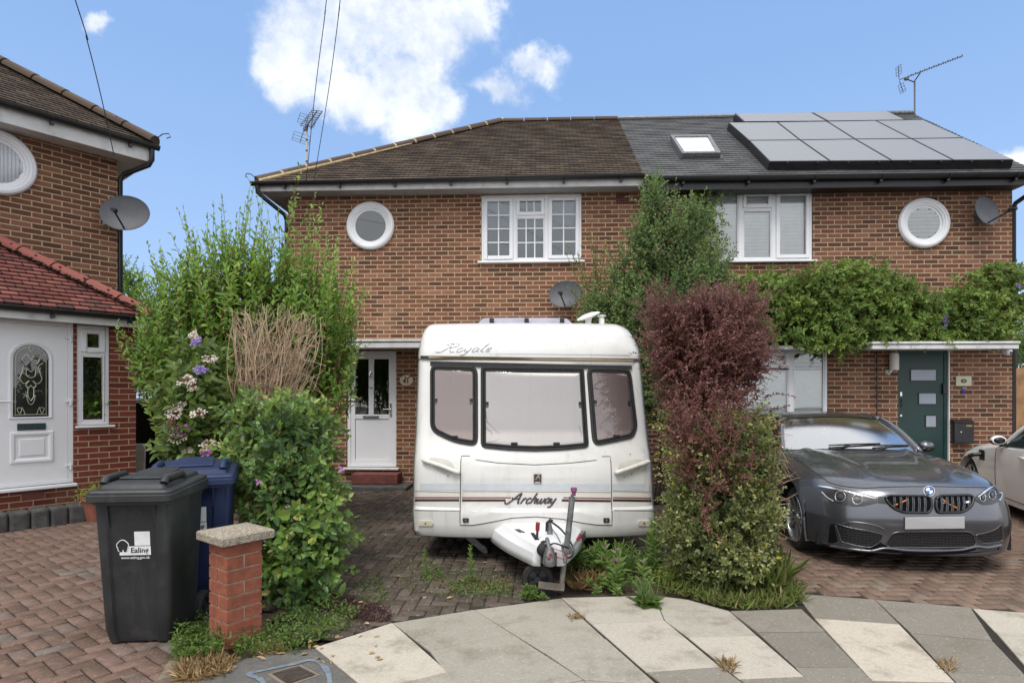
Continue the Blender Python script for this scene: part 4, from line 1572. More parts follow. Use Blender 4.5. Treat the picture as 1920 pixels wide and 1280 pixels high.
for where, *q in panel_px:
    w4 = [roof_hit(*z6(*p), 0.15) for p in q]
    base = HF.M @ w4[0]
    t = thing('solar_panel', 'grey solar panel ' + where, 'solar panel', base, HF.a, 'solar panels on the slate roof')
    loc = [p - w4[0] for p in w4]
    c_ = sum(loc, Vector()) / 4
    fr = [p + (c_ - p).normalized() * 0.012 for p in loc]
    b = MB()
    b.prism(fr, -r_n * 0.045)
    if q[0][1] > 290:                           # dark skirt closing the gap down to the roof
        b.prism([loc[0] - r_n * .046, loc[1] - r_n * .046, loc[1] - r_n * .14, loc[0] - r_n * .14], r_sl * .02)
    if 'left' in where and 'second' not in where and 'third' not in where:
        b.prism([loc[0] - r_n * .046, loc[3] - r_n * .046, loc[3] - r_n * .14, loc[0] - r_n * .14], Vector((.02, 0, 0)))
    for k in (0.3, 0.8):
        p = loc[0].lerp(loc[1], k)
        b.lathe([(.001, .012), (.018, .010), (.018, -.01)], 8, Matrix.Translation(p - r_n * .02))
    b.build('frame', M['black_plastic'], t)
    b = MB()
    ce = [p + (c_ - p).normalized() * 0.035 + r_n * 0.003 for p in loc]
    L_ = [(ce[0]), (ce[1]), (ce[2]), (ce[3])]
    b.face(L_, uv=[(0, 0), (1, 0), (1, 1), (0, 1)])
    b.build('cells', M['solar_cell'], t)
# ---------------------------------------------------------------- neighbour house on the left
C = thing('brick_house', 'brick house with red tiled porch and white arched glass front door', 'house', LF.o, LF.a)
b = MB()
b.face([(-7, 0, -.05), (0, 0, -.05), (0, 0, 5.1), (-7, 0, 5.1)])
b.face([(0, 0, -.05), (0, 6, -.05), (0, 6, 5.1), (0, 0, 5.1)])
b.face([(0, 6, -.05), (-7, 6, -.05), (-7, 6, 5.1), (0, 6, 5.1)])
b.face([(-7, 6, -.05), (-7, 0, -.05), (-7, 0, 5.1), (-7, 6, 5.1)])
b.build('wall', M['neighbour_brick'], C, weld=False)
rw, MX = round_window(C, -1.385, 4.615, 0.425, 0.27)
b = MB()
for k in range(14):
    x = -0.26 + k * 0.04
    hh = math.sqrt(max(0.0004, 0.27 ** 2 - x * x))
    b.tube([(-1.385 + x, 0.0, 4.615 - hh), (-1.385 + x, 0.0, 4.615 + hh)], 0.022, 8)
b.build('net_curtain', M['net_curtain'], rw, smooth=True)
# main roof (hipped)
e1 = (0.36, -0.42, 5.30)
rr = (-2.86, 2.80, 7.62)
b = MB()
roof_slope(b, (-7.2, -0.42, 5.30), e1, (-7.2, 2.80, 7.62), rr, 36)
b2 = (0.36, 6.02, 5.30)
roof_slope(b, e1, b2, rr, (rr[0], 2.801, rr[2]), 36)
b.face([b2, rr, (-7.2, 2.80, 7.62), (-7.2, 6.02, 5.30)], uv=[(0, .1), (3, 36), (7, 36), (7, .1)])
ro = b.build('roof', M['brown_tile'], C, weld=False)
ridge_tiles('hip_ridge', Vector(e1) + Vector((0, 0, .02)), rr, 0.12, M['ridge_brown'], ro)
b = MB()
b.tube([(0.36, -.42, 5.36), (0.44, -.50, 5.45), (0.50, -.56, 5.46), (0.52, -.58, 5.41), (0.48, -.54, 5.39)], 0.008, 6)
b.build('hip_iron', M['wire'], ro)
b = MB()
b.box(-7, 0.33, -0.36, -0.335, 5.03, 5.24)
b.box(0.305, 0.33, -0.335, 6, 5.03, 5.24)
b.build('fascia', M['white_board'], C, bevel=0.004)
b = MB()
b.box(-7, 0.305, -0.335, 0.03, 5.05, 5.065)
b.box(0.03, 0.305, 0.03, 6, 5.05, 5.065)
b.build('soffit', M['white_board'], C)
gutter(C, (-7, -0.42, 5.265), (0.42, -0.42, 5.265))
b = MB()
b.tube([(0.33, -0.40, 5.22), (0.33, -0.40, 5.06), (0.30, -0.36, 4.98), (0.08, -0.03, 4.86), (0.045, 0.03, 4.78), (0.045, 0.03, 0.1)], 0.036, 10)
b.build('downpipe', M['black_plastic'], C, smooth=True, autosmooth=50)

# porch
PO = -1.20
PUR = -0.14
L = lambda px, py, off=PO: LF.hit(px, py, off)
fuL, fzB, fuR, fzT = -1.80, 0.465, L(139, 700)[0], 2.47
suL, suR, szT, szB = L(144, 700)[0], L(206, 700)[0], 2.45, L(175, 797)[1]
b = wall_sheet(-3.2, PUR, -0.05, 2.56, [(fuL, fuR, fzB, fzT), (suL, suR, szB, szT)], depth=0.1, off=PO)
b.face([(PUR, PO, -.05), (PUR, -.002, -.05), (PUR, -.002, 2.56), (PUR, PO, 2.56)])
b.build('porch_wall', M['porch_brick'], C, weld=False)
b = MB()
for f_ in ([(-3.2, -.01, 0), (PUR - .02, -.01, 0), (PUR - .02, -.01, 2.5), (-3.2, -.01, 2.5)], [(-3.2, PO + .1, .3), (PUR - .02, PO + .1, .3), (PUR - .02, -.01, .3), (-3.2, -.01, .3)],
           [(-3.2, PO + .1, 2.5), (PUR - .02, PO + .1, 2.5), (PUR - .02, -.01, 2.5), (-3.2, -.01, 2.5)], [(PUR - .02, PO + .1, 0), (PUR - .02, -.01, 0), (PUR - .02, -.01, 2.5), (PUR - .02, PO + .1, 2.5)]):
    b.face(f_)
b.build('porch_room', M['interior_wall'], C, weld=False)
# door: frame, leaf with arched glass, moulded panel, letter plate
y = PO + 0.02
b = MB()
bars(b, fuL + .002, fuR - .002, fzB + .002, fzT - .002, 0.055, y, y + 0.07)
dO = b.build('front_door', M['upvc'], C, bevel=0.006)
b = MB()
b.box(fuL - .02, fuR + .02, PO - 0.07, y + 0.07, fzB - .04, fzB)
b.build('threshold', M['upvc'], dO, bevel=0.01)
lu0, lu1, lz0, lz1 = fuL + .059, fuR - .059, fzB + .059, fzT - .059
ga0, _ = L(24, 715)
ga1, gzB_ = L(94, 781)
gzT_ = L(60, 645)[1]
gc = (ga0 + ga1) / 2
gr_ = (ga1 - ga0) / 2
arch = [(ga0, gzB_), (ga1, gzB_)] + [(gc + gr_ * math.cos(R(a)), gzT_ - gr_ + gr_ * math.sin(R(a))) for a in range(0, 181, 12)]
b = MB()
# leaf face as strips around the arched light
y1 = y + 0.012


def leaf_quad(u0, u1, z0, z1):
    b.box(u0, u1, y1, y1 + 0.045, z0, z1)


leaf_quad(lu0, ga0, lz0, lz1)
leaf_quad(ga1, lu1, lz0, lz1)
leaf_quad(ga0, ga1, lz0, gzB_)
ztop = gzT_ - gr_
pr = [(gc + gr_ * math.cos(R(a)), ztop + gr_ * math.sin(R(a))) for a in range(0, 181, 12)]
for i in range(len(pr) - 1):
    (x0, z0), (x1, z1) = pr[i], pr[i + 1]
    b.prism([(x0, y1, z0), (x0, y1, lz1), (x1, y1, lz1), (x1, y1, z1)], (0, 0.045, 0))
b.build('door_leaf', M['upvc'], dO, weld=True)
b = MB()
o1 = inset(arch, -0.045)
o0 = inset(arch, 0.006)
om = inset(arch, -0.02)
n = len(arch)
b.grid([[(p[0], y1 + 0.001, p[1]) for p in o1], [(p[0], y1 - 0.016, p[1]) for p in om], [(p[0], y1 - 0.006, p[1]) for p in o0], [(p[0], y1 + 0.02, p[1]) for p in o0]], close_u=True)
b.build('arch_moulding', M['upvc'], dO, smooth=True, autosmooth=40)
b = MB()
b.face([(p[0], y1 + 0.016, p[1]) for p in arch])
gl = b.build('door_glass', M['window_glass'], dO, weld=False)
b = MB()
b.face([(p[0] , y1 + 0.06, p[1]) for p in inset(arch, -0.02)])
b.build('dark_backing', M['interior_dark'], dO)
# leaded pattern: border line and scrolls
b = MB()
yl = y1 + 0.011
brd = inset(dense(arch, 0.03), 0.03)
b.tube([(p[0], yl, p[1]) for p in brd] + [(brd[0][0], yl, brd[0][1])], 0.0032, 5)
sc_ = gr_ / 0.22


def scroll(pts, r_=0.0045):
    for sgn in (-1, 1):
        q = catmull(pts, 24)
        b.tube([(gc + sgn * x * sc_, yl, gzB_ + z) for x, z in q], r_, 5)


Hh = gzT_ - gzB_
for pts in ([(0.0, .78 * Hh), (.05, .86 * Hh), (.10, .80 * Hh), (.06, .72 * Hh), (.02, .76 * Hh)], [(.14, .74 * Hh), (.09, .70 * Hh), (.11, .60 * Hh), (.13, .52 * Hh), (.08, .46 * Hh), (.02, .50 * Hh)],
            [(.0, .62 * Hh), (.05, .66 * Hh), (.05, .57 * Hh), (0, .54 * Hh)], [(.02, .50 * Hh), (.06, .44 * Hh), (.03, .40 * Hh), (0, .44 * Hh)], [(.035, .42 * Hh), (.035, .32 * Hh), (.03, .27 * Hh)],
            [(0, .22 * Hh), (.05, .30 * Hh), (.03, .20 * Hh), (0, .17 * Hh)], [(.07, .04 * Hh), (.10, .12 * Hh), (.16, .12 * Hh), (.13, .05 * Hh), (.10, .14 * Hh)], [(0, .90 * Hh), (.03, .95 * Hh), (.0, .99 * Hh)]):
    scroll(pts)
b.build('leadwork', M['lead_came'], gl)
pu0, pzT = L(19, 810)
pu1, pzB = L(102, 865)
b = MB()
rows = []
for ins, dep in ((0, 0.0), (0.012, -0.016), (0.035, -0.016), (0.06, -0.001), (0.085, -0.001), (0.095, -0.010), (0.125, -0.010)):
    rows.append([(pu0 + ins, y1 + dep, pzB + ins), (pu1 - ins, y1 + dep, pzB + ins), (pu1 - ins, y1 + dep, pzT - ins), (pu0 + ins, y1 + dep, pzT - ins)])
b.grid(rows, close_u=True)
b.face(rows[-1])
b.build('moulded_panel', M['upvc'], dO)
a0, zt = L(33, 794)
a1, zb = L(87, 805)
b = MB()
b.box(a0, a1, y1 - .014, y1 - .001, zb, zt)
b.build('letter_plate', M['green_letterplate'], dO, bevel=0.005)
for py in (633, 752, 872):
    uu, zz = L(131, py)
    b = MB()
    b.box(uu - .045, uu + .012, y - .022, y - .001, zz - .012, zz + .012)
    b.tube([(uu + .012, y - .012, zz + .01), (uu + .012, y - .012, zz - .055)], 0.014, 10)
    b.build('hinge', M['upvc'], dO, bevel=0.004)
uu, zz = L(10, 752)
b = MB()
b.tube([(uu - .12, y1 - .045, zz), (uu + .05, y1 - .045, zz)], 0.009, 8)
b.tube([(uu - .12, y1, zz), (uu - .12, y1 - .045, zz)], 0.010, 8)
b.build('handle', M['chrome'], dO)
# side window
tz = L(175, 663)[1]
wC = casement(C, suL + .003, suR - .003, szB + .003, szT - .003, [(suL + .048, suR - .048, tz - .022, tz + .022)],
              [(suL + .05, suR - .05, tz + .022, szT - .05, True, 1, ()), (suL + .05, suR - .05, szB + .05, tz - .022, False, 1, ())], glass_mat='window_glass', y=PO + .02, sill=False)
b = MB()
b.box(suL - .02, suR + .05, PO - 0.05, PO + .03, szB - .03, szB - .001)
b.build('sill', M['upvc'], wC, bevel=0.008)
# porch roof
pe0, pe1 = (-3.2, -1.47, 2.60), (0.0, -1.47, 2.60)
pw0, pw1 = (-3.2, -0.003, 3.60), (-1.467, -0.003, 3.60)
b = MB()
roof_slope(b, pe0, pe1, pw0, pw1, 17, lift=0.02)
roof_slope(b, pe1, (0.0, -0.003, 2.60), pw1, (-1.46, -0.0031, 3.599), 17, lift=0.02)
pr_ = b.build('porch_roof', M['red_tile'], C, weld=False)
ridge_tiles('hip_ridge', Vector(pe1) + Vector((-.02, .02, .02)), Vector(pw1) + Vector((0, 0, .03)), 0.105, M['ridge_red'], pr_, seglen=0.42, mortar_mat=None)
b = MB()
for k in range(1, 7):
    p = Vector(pe1).lerp(Vector(pw1), k / 7.0 - 0.01)
    t = (Vector(pw1) - Vector(pe1)).normalized()
    s = t.cross(Vector((0, 0, 1))).normalized()
    up = s.cross(t)
    for an in range(-20, 201, 55):
        q = p + s * math.cos(R(an)) * .105 + up * (math.sin(R(an)) * .088 + .02)
        b.lathe([(0.001, .010), (.014, .006), (.017, 0), (.012, -.010), (.001, -.012)], 6, Matrix.Translation(q))
for k in range(90):
    f = random.random()
    p = Vector(pe1).lerp(Vector(pw1), f)
    q = p + Vector((-.09 - .05 * random.random() ** 2, -.05, .03 + .01 * random.random())) + Vector((random.uniform(-.02, .02),) * 3) * .5
    b.lathe([(0.001, .012), (.016 + .014 * random.random(), .003), (.02, -.006), (.001, -.014)], 6, Matrix.Translation(q))
tag(b.build('moss', M['joint_soil'], pr_), kind='stuff')
b = MB()
b.box(-3.2, -0.05, -1.42, -1.395, 2.44, 2.58)
b.box(-0.075, -0.05, -1.395, -.002, 2.44, 2.58)
b.box(-3.2, -0.075, -1.395, PO - .002, 2.47, 2.485)
b.build('porch_fascia', M['white_board'], C, bevel=0.004)
gutter(C, (-3.2, -1.465, 2.575), (0.03, -1.465, 2.575), r=0.05, name='porch_gutter', brackets=0.75)
b = MB()
a0, zt = L(40, 922)
a1, zb = L(83, 936)
b.box(a0, a1, PO - .008, PO, zb + .02, zt + .02)
ab = b.build('air_brick', M['step_red'], C)

# edging blocks along the porch foot
kt = thing('stone_edging', 'row of dark rounded stone edging blocks along the porch foot', 'edging', LF.M @ Vector((-0.74, -1.32, 0)), LF.a)
b = MB()
x = 0.0
for k in range(14):
    w = random.uniform(0.17, 0.21)
    b.box(x - w + .006, x, -0.13 + random.uniform(-.006, .006), 0.118, -0.04, 0.22 + random.uniform(-.008, .008))
    x -= w
b.build('blocks', M['kerb_stone'], kt, bevel=0.035, seg=3)
b = MB()
b.box(-3.2, 0.02, 0.1195, 0.6, -0.04, 0.19)

# houseplant behind the side window, standing on the sill board
hp_base = LF.M @ Vector((L(170, 785, PO + .2)[0], PO + 0.22, szB + .045))
houseplant = thing('houseplant', 'leafy green houseplant in a red pot behind the porch window', 'houseplant', hp_base)
b = MB()
b.lathe([(0.001, 0), (.05, 0), (.07, .12), (.075, .12), (.075, .135), (.06, .135), (.055, .11), (.001, .11)], 20)
b.build('pot', M["red_pot"], houseplant, smooth=True, autosmooth=40)
b = MB()
b.box(suL - .05, suR + .05, PO + .10, PO + .36, szB - .0, szB + .043)
b.build('inner_sill', M['upvc'], C)

# ---------------------------------------------------------------- satellite dishes, aerials, cables


def dish(name_label, pos, face_dir, r, wall_pt, arm_side=1):
    """Oval offset dish: shallow bowl, rim, feed arm with LNB, wall bracket."""
    t = thing('satellite_dish', name_label, 'satellite dish', pos)
    fd_ = Vector(face_dir).normalized()
    q = fd_.to_track_quat('Z', 'Y').to_matrix().to_4x4()
    S = q @ Matrix.Diagonal((1.12, 0.92, 1, 1))
    b_ = MB()
    pr_o = [(0.001, -.055)] + [(r * k / 8, -.055 + .055 * (k / 8) ** 2) for k in range(1, 9)]
    b_.lathe(pr_o + [(r * 1.02, .004), (r * 1.02, -.006), (r * .97, -.012)] + [(r * k / 8, -.065 + .055 * (k / 8) ** 2) for k in range(7, 0, -1)] + [(0.001, -.065)], 40, S)
    b_.build('reflector', M['dish_grey'], t, smooth=True, autosmooth=40)
    b_ = MB()
    low = q @ Vector((0, -r * .80, -.02))
    tip = q @ Vector((0.0, -r * .50, .36))
    b_.tube([low, tip], 0.012, 8)
    ld = ((q @ Vector((0, 0, -.06))) - tip).normalized()
    b_.tube([tip - ld * .05, tip + ld * .03], 0.026, 10)
    b_.tube([tip + ld * .03, tip + ld * .06], 0.034, 10)
    b_.build('feed_arm', M['black_plastic'], t, smooth=True, autosmooth=40)
    b_ = MB()
    w = Vector(wall_pt) - Vector(pos)
    bk = q @ Vector((0, -.03, -.07))
    b_.tube([bk, w * .6 + bk * .3 + Vector((0, 0, -.04)), w], 0.018, 8)
    b_.box(w.x - .05, w.x + .05, w.y - .05, w.y + .05, w.z - .07, w.z + .07)
    b_.build('wall_bracket', M['galvanised'], t)
    return t


LW = lambda u, off, z: LF.M @ Vector((u, off, z))
HW = lambda u, off, z: HF.M @ Vector((u, off, z))
pd = P(234, 399, 8.62)
dish('grey satellite dish at the top corner of the porch house by its downpipe', pd, (0.22, -0.95, 0.18), 0.285, LW(-0.12, -0.002, 4.13))
u_, z_ = HF.hit(1060, 551, -0.25)
dish('grey satellite dish half hidden in leaves above the caravan roof', HW(u_, -0.25, z_), (-0.30, -0.9, 0.2), 0.25, HW(u_ + .12, -0.002, z_ - .05))
u_, z_ = HF.hit(1851, 395, -0.25)
dish('grey satellite dish on the upper right corner of the slate roofed house', HW(u_, -0.25, z_), (0.34, -0.92, 0.12), 0.25, HW(u_ + .02, -0.002, z_ - .05))


def yagi(t, base, mast_h, boom0, boom1, n, el_len, el_dir, mast_mat, reflector=True):
    b_ = MB()
    b_.tube([(0, 0, 0), (0, 0, mast_h)], 0.016, 8)
    b_.build('mast', M[mast_mat], t)
    b_ = MB()
    p0, p1 = Vector(boom0), Vector(boom1)
    b_.tube([p0, p1], 0.010, 6)
    ed = Vector(el_dir).normalized()
    up = (p1 - p0).normalized().cross(ed).normalized()
    for k in range(n):
        p = p0.lerp(p1, 0.18 + 0.82 * k / (n - 1))
        l_ = el_len * (1.0 - 0.25 * k / n)
        for s in (-1, 1):
            b_.tube([p, p + ed * s * l_ / 2 + up * 0.02 * s], 0.0075, 5)
            b_.tube([p + ed * s * l_ * .38 - up * .018, p + ed * s * l_ * .5 + up * .02], 0.009, 5)
    b_.build('boom', M['aerial_metal'], t)
    b_ = MB()
    for s in (-1, 1):
        q0 = p0 + up * 0.02 * s
        q1 = p0 - (p1 - p0).normalized() * 0.02 + up * 0.27 * s + (p1 - p0).normalized() * 0.05
        b_.tube([q0, q1], 0.008, 5)
        for f in (0.3, 0.55, 0.8, 1.0):
            c_ = q0.lerp(q1, f)
            b_.tube([c_ - ed * .16, c_ + ed * .16], 0.0045, 5)
        for s2 in (-1, 1):
            b_.tube([q0.lerp(q1, .3) + ed * .16 * s2, q1 + ed * .16 * s2], 0.0045, 5)
    b_.build('reflector', M['aerial_metal'], t)
    b_ = MB()
    mp = p0.lerp(p1, 0.12)
    b_.box(mp.x - .035, mp.x + .035, mp.y - .03, mp.y + .03, mp.z - .06, mp.z - .01)
    b_.tube([(0, 0, mast_h - .05), (0, 0, mast_h), p0.lerp(p1, .35) + Vector((0, 0, -.02))], 0.012, 6)
    b_.tube([(0, 0, mast_h - .03), p0.lerp(p1, .1) + Vector((0, 0, -.02))], 0.012, 6)
    b_.build('clamp', M['aerial_metal'], t)


Ya = 12.7
ab_ = P(1715, 222, Ya)
t = thing('tv_aerial', 'dark television aerial on a short mast at the slate roof ridge', 'aerial', ab_)
pt = lambda px, py, Y=Ya: P(px, py, Y) - ab_
yagi(t, ab_, pt(1716, 152).z, pt(1686, 150), pt(1802, 106, Ya - .5), 12, 0.16, (0.25, 0.9, 0.25), 'aerial_metal')
Yb = 11.2
ab_ = P(575, 322, Yb)
t = thing('tv_aerial', 'television aerial on a pale pole above the mossy hipped roof', 'aerial', ab_)
yagi(t, ab_, pt(576, 246, Yb).z, pt(570, 243, Yb + .25), pt(595, 208, Yb - .9), 9, 0.22, (0.95, 0.1, -0.3), 'mast_pale')
b = MB()
for k, z in enumerate((0.18, 0.38, 0.58)):
    b.lathe([(0.017, z), (0.021, z), (0.021, z + .025), (0.017, z + .025)], 10)
b.build('cable_clips', M['black_plastic'], t)


def cable(label, pts, r=0.006):
    pts = [Vector(pts[0]) + (Vector(pts[0]) - Vector(pts[1])).normalized() * 9 + Vector((0, 0, -.5))] + [Vector(p) for p in pts]   # on towards the street pole
    b_ = MB()
    b_.tube([tuple(p) for p in catmull([tuple(p) for p in pts], 40)], r, 5)
    return tag(b_.build('overhead_cable', M['wire']), label, 'cable')


pole = Vector((-3.0, -8.0, 9.5))
c1 = P(214, 292, 8.45)
cable('black overhead telephone cable ending at the porch house eaves', [P(128, -40, 6.3), P(163, 75, 7.1), P(190, 183, 7.75), c1])
cable('thin overhead cable passing beside the pale aerial pole', [P(620, -60, 7.0), P(609, 30, 7.8), P(590, 180, 9.0), P(574, 343, 9.97)], 0.0055)
cable('thin overhead cable to the gutter, second from the pale aerial pole', [P(645, -60, 7.0), P(636, 20, 7.6), P(616, 170, 8.9), P(588, 343, 9.96)], 0.0055)

# ---------------------------------------------------------------- small things on the two front walls
u_, z_ = HF.hit(762, 713)
pl = thing('house_number_plaque', 'cream oval plaque numbered 41 beside the white front door', 'plaque', HW(u_, -0.012, z_), HF.a)
MXp = Matrix.Rotation(R(90), 4, 'X')
b = MB()
b.lathe([(0.001, .012), (.10, .012), (.115, .006), (.118, -.008)], 36, MXp @ Matrix.Diagonal((1, .80, 1, 1)))
b.build('plate', M['cream_plaque'], pl, smooth=True, autosmooth=40)
text_obj('digits', '41', 0.115, M['ink'], pl, Matrix.Translation((0, -.0135, -.012)) @ MXp, bold=0.004)
b = MB()
for k in range(8):
    a = R(20 + k * 16)
    b.lathe([(0.001, .002), (.012, .001), (.001, -.001)], 7, Matrix.Translation((.055 * math.cos(a) + .02, -.0135, .05 + .02 * math.sin(3 * a))) @ MXp)
b.build('painted_flowers', M['step_red'], pl)
u_, z_ = HF.hit(1806, 714)
pl = thing('house_number_plaque', 'pale rectangular plaque with a dark oval beside the green door', 'plaque', HW(u_, -0.012, z_), HF.a)
b = MB()
b.box(-.125, .125, -.004, .011, -.083, .083)
b.build('plate', M['pale_plaque'], pl, bevel=0.004)
b = MB()
b.lathe([(0.001, .008), (.045, .006), (.05, 0)], 28, Matrix.Translation((0, -.004, 0)) @ MXp @ Matrix.Diagonal((1, .72, 1, 1)))
b.build('oval', M['brown_ink'], pl)
b = MB()
for sx_ in (-.014, .014):
    b.box(sx_ - .006, sx_ + .006, -.0128, -.0118, -.018, .022)
b.build('worn_digits', M['brass'], pl)
u_, z_ = HF.hit(1805, 728)
k_ = thing('key_fob', 'blue key fob hanging below the pale plaque', 'key fob', HW(u_, -0.02, z_), HF.a)
b = MB()
b.box(-.022, .022, -.006, .006, -.065, -.005)
b.box(-.012, .012, -.005, .005, -.09, -.065)
b.build('fob', M['key_blue'], k_, bevel=0.008)
b = MB()
b.tube([(.012 * math.cos(R(a)), 0, .006 + .012 * math.sin(R(a))) for a in range(0, 361, 30)], 0.0025, 5)
b.build('ring', M['chrome'], k_)
u0, z1 = HF.hit(1790, 788, -.1)
u1, z0 = HF.hit(1826, 831, -.1)
lb = thing('letterbox', 'black wall letterbox right of the green door', 'letterbox', HW((u0 + u1) / 2, -0.003, z0), HF.a)
w, h_ = (u1 - u0) / 2, z1 - z0
b = MB()
b.box(-w, w, -.10, 0, 0, h_ - .04)
b.build('body', M['black_plastic'], lb, bevel=0.006)
b = MB()
b.prism([(-w - .012, -.115, h_ - .038), (-w - .012, 0, h_ - .038), (-w - .012, 0, h_ + .015), (-w - .012, -.06, h_ + .005)], (2 * w + .024, 0, 0))
b.build('lid', M['black_plastic'], lb, bevel=0.006)
b = MB()
b.box(w * .2, w * .8, -.103, -.100, h_ * .74, h_ * .80)
b.build('name_strip', M['brass'], lb)
b = MB()
b.lathe([(0.001, .006), (.010, .005), (.011, 0)], 12, Matrix.Translation((-w * .35, -.10, h_ * .5)) @ MXp)
b.build('lock', M['chrome'], lb)
u_, z_ = HF.hit(1668, 683)
wl = thing('wall_lamp', 'white ribbed cylinder wall lamp left of the green door', 'wall lamp', HW(u_ + .01, -0.002, z_), HF.a)
b = MB()
b.lathe([(0.001, .05), (.03, .05), (.045, .03), (.045, 0)], 20, Matrix.Translation((-.05, 0, -.13)) @ MXp)
b.tube([(-.05, -.03, -.13), (-.05, -.09, -.13), (-.02, -.11, -.08)], 0.017, 8)
b.build('bracket', M['handle_white'], wl, smooth=True, autosmooth=40)
b = MB()
prf = [(0.001, -.14), (.06, -.14)]
for k in range(7):
    z = -.13 + k * .032
    prf += [(.068, z), (.072, z + .012), (.066, z + .024)]
prf += [(.070, .10), (.062, .135), (.03, .15), (.001, .152)]
b.lathe(prf, 24, Matrix.Translation((0, -.11, .04)))
b.build('shade', M['handle_white'], wl, smooth=True, autosmooth=50)
u_, z_ = HF.hit(1890, 660, -.06)
cc = thing('security_camera', 'small white dome security camera under the end of the door canopy', 'camera', HW(u_, -0.002, z_), HF.a)
b = MB()
b.lathe([(0.001, .0), (.052, .0), (.056, -.03), (.05, -.04)], 24, Matrix.Translation((0, 0, .01)) @ MXp @ Matrix.Diagonal((1, 1, -1, 1)))
b.lathe([(.055 * math.cos(R(a)) + .001, .055 * math.sin(R(a))) for a in range(-88, 89, 16)], 24, Matrix.Translation((0, -.07, 0)))
b.build('housing', M['upvc'], cc, smooth=True, autosmooth=50)
b = MB()
b.lathe([(0.001, .003), (.022, .003), (.026, -.01)], 18, Matrix.Translation((.005, -.122, -.012)) @ MXp)
b.build('lens', M['black_plastic'], cc)

# ---------------------------------------------------------------- fences and far buildings
fx = P(1902, 742, 11.2)
fn = thing('wooden_fence', 'honey coloured board fence beyond the right hand house corner', 'fence', (fx.x - .25, 11.2, 0), R(-6))
ht = H + (Y0 - 690) * 11.2 / F
b = MB()
for k in range(22):
    b.box(k * .125, k * .125 + .122, random.uniform(-.004, .004), .022, 0.02, ht + random.uniform(-.01, .02) + (.05 if k > 5 else 0))
b.build('boards', M['fence_wood'], fn, bevel=0.003)
b = MB()
for k in range(3):
    b.box(k * 1.3 + .02, k * 1.3 + .11, .024, .11, -.05, ht - .02)
b.build('posts', M['fence_wood'], fn)
bp = P(1918, 690, 24)
fb = thing('flat_block', 'distant pale building with a flat roof and balcony rail on the far right', 'building', (bp.x - .6, 24, 0))
b = MB()
b.box(0, 9, 0, 8, -.05, H + (Y0 - 645) * 24 / F)
b.build('wall', M['cream_wall'], fb)
b = MB()
b.box(-.3, 9.3, -.4, 8.2, H + (Y0 - 645) * 24 / F, H + (Y0 - 634) * 24 / F)
b.build('roof', M['kerb_stone'], fb)
b = MB()
b.box(.15, 1.0, -.03, .05, H + (Y0 - 690) * 24 / F, H + (Y0 - 655) * 24 / F)
b.build('window', M['black_plastic'], fb)
b = MB()
rz = H + (Y0 - 685) * 24 / F
for k in range(24):
    b.box(k * .12, k * .12 + .025, -.5, -.475, rz - .55, rz)
b.box(-.02, 3, -.52, -.46, rz, rz + .05)
b.build('balcony_rail', M['upvc'], fb)

# dark side gate and shed wall in the gap beside the porch
sw = thing('garden_shed', 'dark grey boarded shed behind the pink hydrangea', 'shed', (P(296, 742, 10.6).x, 10.6, 0), R(-8))
b = MB()
for k in range(16):
    z = k * .14
    b.prism([(0, 0, z), (0, -.022, z), (0, -.006, z + .14), (0, 0, z + .14)], (2.2, 0, 0))
b.box(0, 2.2, .001, 1.6, 0, 2.24)
b.build('wall', M['shed_wood'], sw)
b = MB()
b.prism([(-.1, -.12, 2.24), (-.1, 1.7, 2.24), (-.1, 1.7, 2.32), (-.1, -.12, 2.28)], (2.4, 0, 0))
b.build('roof', M['black_plastic'], sw)
gt = thing('side_gate', 'black side gate in the shadowy gap beside the porch house', 'gate', (P(250, 742, 11.0).x, 11.0, 0), R(2))
b = MB()
for k in range(6):
    b.box(k * .15, k * .15 + .147, 0, .03, .02, H + (Y0 - 755) * 11 / F)
b.build('boards', M['black_hole'], gt)
b = MB()
b.box(-.02, .92, -.05, .06, H + (Y0 - 755) * 11 / F + .001, H + (Y0 - 752) * 11 / F + .03)
b.build('top_rail', M['upvc_old'], gt)
ls = thing('stone_slab', 'pale cream slab leaning against the black side gate', 'slab', (P(259, 742, 10.2).x, 10.2, 0))
b = MB()
zt = H + (Y0 - 832) * 10.2 / F
b.prism([(-.2, 0, 0), (.085, 0, 0), (.085, .04, zt - .07), (.04, .05, zt), (-.2, .05, zt)], (0, .05, 0))
b.build('slab', M['cream_wall'], ls, bevel=0.01)
# ---------------------------------------------------------------- caravan
CF = Frame(0.213, 5.50, R(0.6))
cv_root = thing('caravan', 'white touring caravan with brown stripes parked on the middle driveway', 'caravan', CF.o, CF.a)
HWID = 1.142
cprof = np.array([(.14, .222), (.04, .226), (.0, .245), (-.022, .285), (-.030, .37), (-.030, .49), (-.004, .515), (.0, .62), (.004, .80), (.022, .90), (.055, .985), (.10, 1.07), (.16, 1.22), (.235, 1.50), (.305, 1.78), (.335, 1.895),
                  (.342, 1.915), (.318, 1.922), (.322, 1.96), (.352, 2.04), (.41, 2.14), (.50, 2.225), (.62, 2.283), (.80, 2.318), (1.1, 2.335), (1.8, 2.345), (3.0, 2.35), (4.6, 2.35), (5.0, 2.31), (5.12, 2.1), (5.16, 1.2), (5.14, .25)])
NF = 25                                     # profile points that belong to the front and the curve of the roof


def plan_bulge(x):
    a = abs(x) / HWID
    e = max(0.0, (abs(x) - (HWID - .085)) / .085)
    return 0.13 * a ** 2.2 + 0.075 * (1 - math.sqrt(max(0.0, 1 - min(1, e) ** 2)))


def hw_at(z):
    return HWID - 0.034 * max(0.0, min(1, (z - .3) / 1.8)) - (0.015 if z < .25 else 0)


